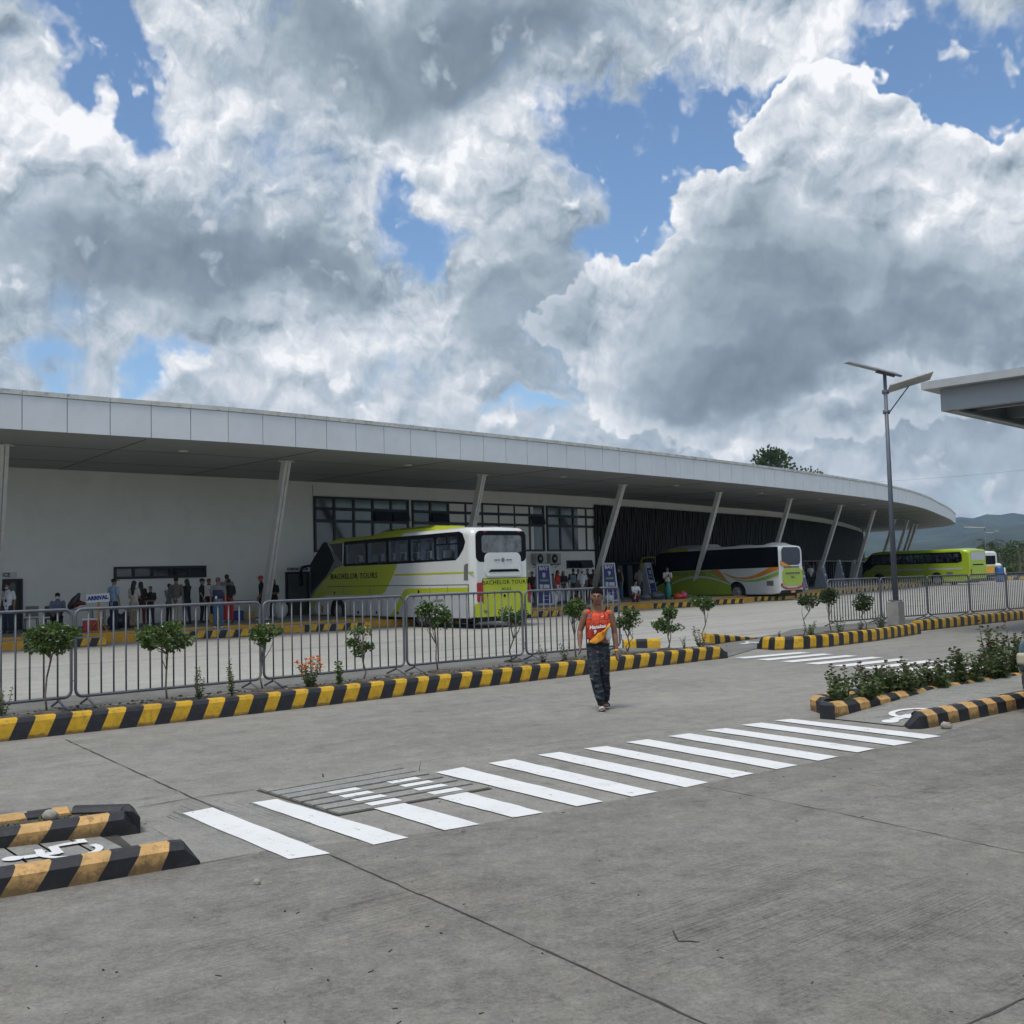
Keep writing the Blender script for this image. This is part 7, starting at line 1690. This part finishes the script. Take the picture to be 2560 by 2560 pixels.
hp = [Q(1484, 1630), Q(1508, 1630)]; kn_ = [Q(1487, 1690, -.10), Q(1511, 1688, .04)]; an_ = [Q(1503, 1754, -.14), Q(1516, 1750, .20)]
an_[0] = V((Q(1502, 1754).x, -.10, .085)); an_[1] = V((Q(1519, 1750).x, .22, .11))
for i in (0, 1): b.tube([hp[i], kn_[i], an_[i]], [.078, .05, .034], 12, round_end=True)
for i in (0, 1):
    A = an_[i]; b.tube([A + V((0, .035, -.04)), A + V((-.004, -.05, -.045)), A + V((-.010, -.12, -.058))], [.034, .036, .030], 12, flat=.62, ref=(1, 0, 0), round_end=True)
    for j in range(5): q_ = A + V((-.034 + j * .014, -.135 - (.012 if j in (1, 2) else 0) + .006 * j * (i == 0), -.066)); b.tube([q_ + V((0, .02, .004)), q_, q_ + V((0, -.014, -.002))], [.009, .0085, .007], 6, round_end=True)
SKIN3 = mat('skin_sunburnt', (.185, .092, .058), .5, var=.1, vs=9)
bo = remesh(b, 'body', SKIN3, .0065, man, 3)
t = MB(); t.tube([Q(1495, 1598, 0), Q(1495, 1580, -.004), Q(1495, 1556, -.008), Q(1495, 1540, 0), Q(1495, 1530, .01)], [.152, .156, .168, .150, .095], 22, flat=.68, ref=(1, 0, 0), round_end=False)
for i in (0, 1): t.ell(shl_[i] + V((.028 if i == 0 else -.028, 0, .005)), (.042, .058, .05), n=10)
remesh(t, 'jersey', M_JER, .010, man, 3)
t = MB()
# rolled-up hem thrown across the belly
arcp = [Q(1521, 1565, -.10), Q(1512, 1582, -.118), Q(1500, 1592, -.128), Q(1487, 1602, -.118), Q(1478, 1604, -.095)]
t.tube(arcp, [.045, .058, .060, .050, .028], 12, flat=.35, ref=(.55, 0, .83), round_end=True); remesh(t, 'yellow_hem', M_YCL, .009, man, 2)
t = MB(); t.tube([Q(1518, 1572, -.06), Q(1519, 1590, -.055)], [.055, .055], 12, flat=.6, ref=(1, 0, 0), round_end=True); t.build('white_undershirt', CL['white'], man)
t = MB(); t.tube([Q(1478, 1608, -.095), Q(1490, 1598, -.115)], [.012, .012], 8); t.build('hem_trim', CL['black'], man)
t = MB(); t.tube([Q(1495, 1632, 0), Q(1495, 1622, 0), Q(1495, 1613, 0)], [.142, .146, .142], 20, flat=.70, ref=(1, 0, 0), round_end=True)
for i in (0, 1):
    t.tube([hp[i] + V((0, 0, .02)), hp[i].lerp(kn_[i], .5), kn_[i], kn_[i].lerp(an_[i], .45), kn_[i].lerp(an_[i], .80), kn_[i].lerp(an_[i], .93)], [.094, .084, .068, .068, .058, .044], 16, round_end=True)
    for j in range(9):
        f_ = .1 + j * .1; c_ = hp[i].lerp(kn_[i], f_ * 2) if f_ < .5 else kn_[i].lerp(an_[i], f_ * 2 - 1.05); t.ell(c_ + V((.03 * sin(j * 2.1), -.045, 0)), (.06, .045, .014), Matrix.Rotation(.5 * sin(j * 1.7), 3, 'Y'), n=8)
remesh(t, 'trousers', M_CAMO, .010, man, 2)
t = MB(); t.tube([Q(1495, 1613, 0), Q(1495, 1608, 0)], [.149, .146], 20, flat=.70, ref=(1, 0, 0)); t.build('waistband', CL['black'], man)
for i in (0, 1): t = MB(); A = kn_[i].lerp(an_[i], .90); t.tube([A, kn_[i].lerp(an_[i], 1.0)], [.050, .044], 12); t.build('cuff', CL['black'], man)
for i in (0, 1):
    A = an_[i] + V((-.004, -.05, -.082)); s_ = MB(); ol = [(.03 * cos(a) * (1.25 if sin(a) < 0 else .95), .125 * sin(a)) for a in [k * pi / 9 for k in range(18)]]
    s_.M = Matrix.Translation(V((A.x, A.y, max(.002, A.z)))) ; s_.prism([(x * 1.35, y) for x, y in ol], 0, .022, 0); s_.prism([(x * 1.38, y * 1.01) for x, y in ol], -.0, .008, 1); so_ = s_.build('sandal', [CL['black'], SHOEW], man)
    s_ = MB(); s_.tube([an_[i] + V((-.044, -.055, -.06)), an_[i] + V((-.028, -.075, -.022)), an_[i] + V((.012, -.075, -.016)), an_[i] + V((.040, -.055, -.06))], .013, 8, flat=.4, ref=(0, 1, 0)); s_.tube([an_[i] + V((-.046, -.085, -.062)), an_[i] + V((-.025, -.10, -.030)), an_[i] + V((.012, -.10, -.026)), an_[i] + V((.038, -.085, -.06))], .010, 8, flat=.4, ref=(0, 1, 0)); s_.build('sandal_strap', SHOEW if i == 0 else CL['dark'], man)
t = MB(); t.ell(hd + V((.006, .020, .042)), (.082, .100, .092), n=18); t.v = [tuple(V(v) + V((0, 0, max(0, (.02 - abs(v[0] - hd.x)) * .2)))) for v in t.v]
t.build('hair', mat('hair_cropped', (.010, .007, .006), .95, var=.3, vs=60, spec=.1), man)
for s_ in (-1, 1):
    t = MB(); t.ell(hd + V((s_ * .030 - .010, -.083, .004)), (.011, .006, .0055), n=8); t.build('eye', HAIR, man)
    t = MB(); t.tube([hd + V((s_ * .046 - .010, -.080, .021)), hd + V((s_ * .020 - .010, -.092, .024))], .0045, 5); t.build('eyebrow', HAIR, man)
t = MB(); t.tube([hd + V((-.032, -.094, -.051)), hd + V((-.012, -.101, -.049)), hd + V((.010, -.094, -.051))], .004, 6); t.build('mouth', CL['maroon'], man)
w_ = wr_[1]; d = (wr_[1] - el_[1]).normalized(); t = MB(); t.tube([w_ - d * .02, w_ + d * .008], .032, 14); t.build('wristband', M_YEL, man)
FR = lambda px, py, dy: frame(Q(px, py, dy), (1, .05, 0), (0, .04, 1))
text_mb('Manakau', .062, frame(Q(1494, 1567, -.128), (1, .02, .10), (0, .02, 1)), .006, bold=.0022, shear=.25, sx=1.0).build('lettering', CL['white'], man)
text_mb('9', .07, frame(Q(1487, 1580, -.132), (1, 0, 0), (0, .02, 1)), .006, bold=.002, shear=.2).build('lettering', CL['white'], man)
t = MB(); c_ = Q(1473, 1541, -.112); t.lathe([(.021, 0), (.021, .006)], 12, axis=(0, -1, .05), c=c_); t.build('badge', CL['purple'], man)
t = MB(); c_ = Q(1502, 1541, -.128); t.plate([c_, c_ + V((.05, 0, .010)), c_ + V((.012, 0, -.010))], (0, -1, 0), .004); t.build('chest_mark', CL['white'], man)
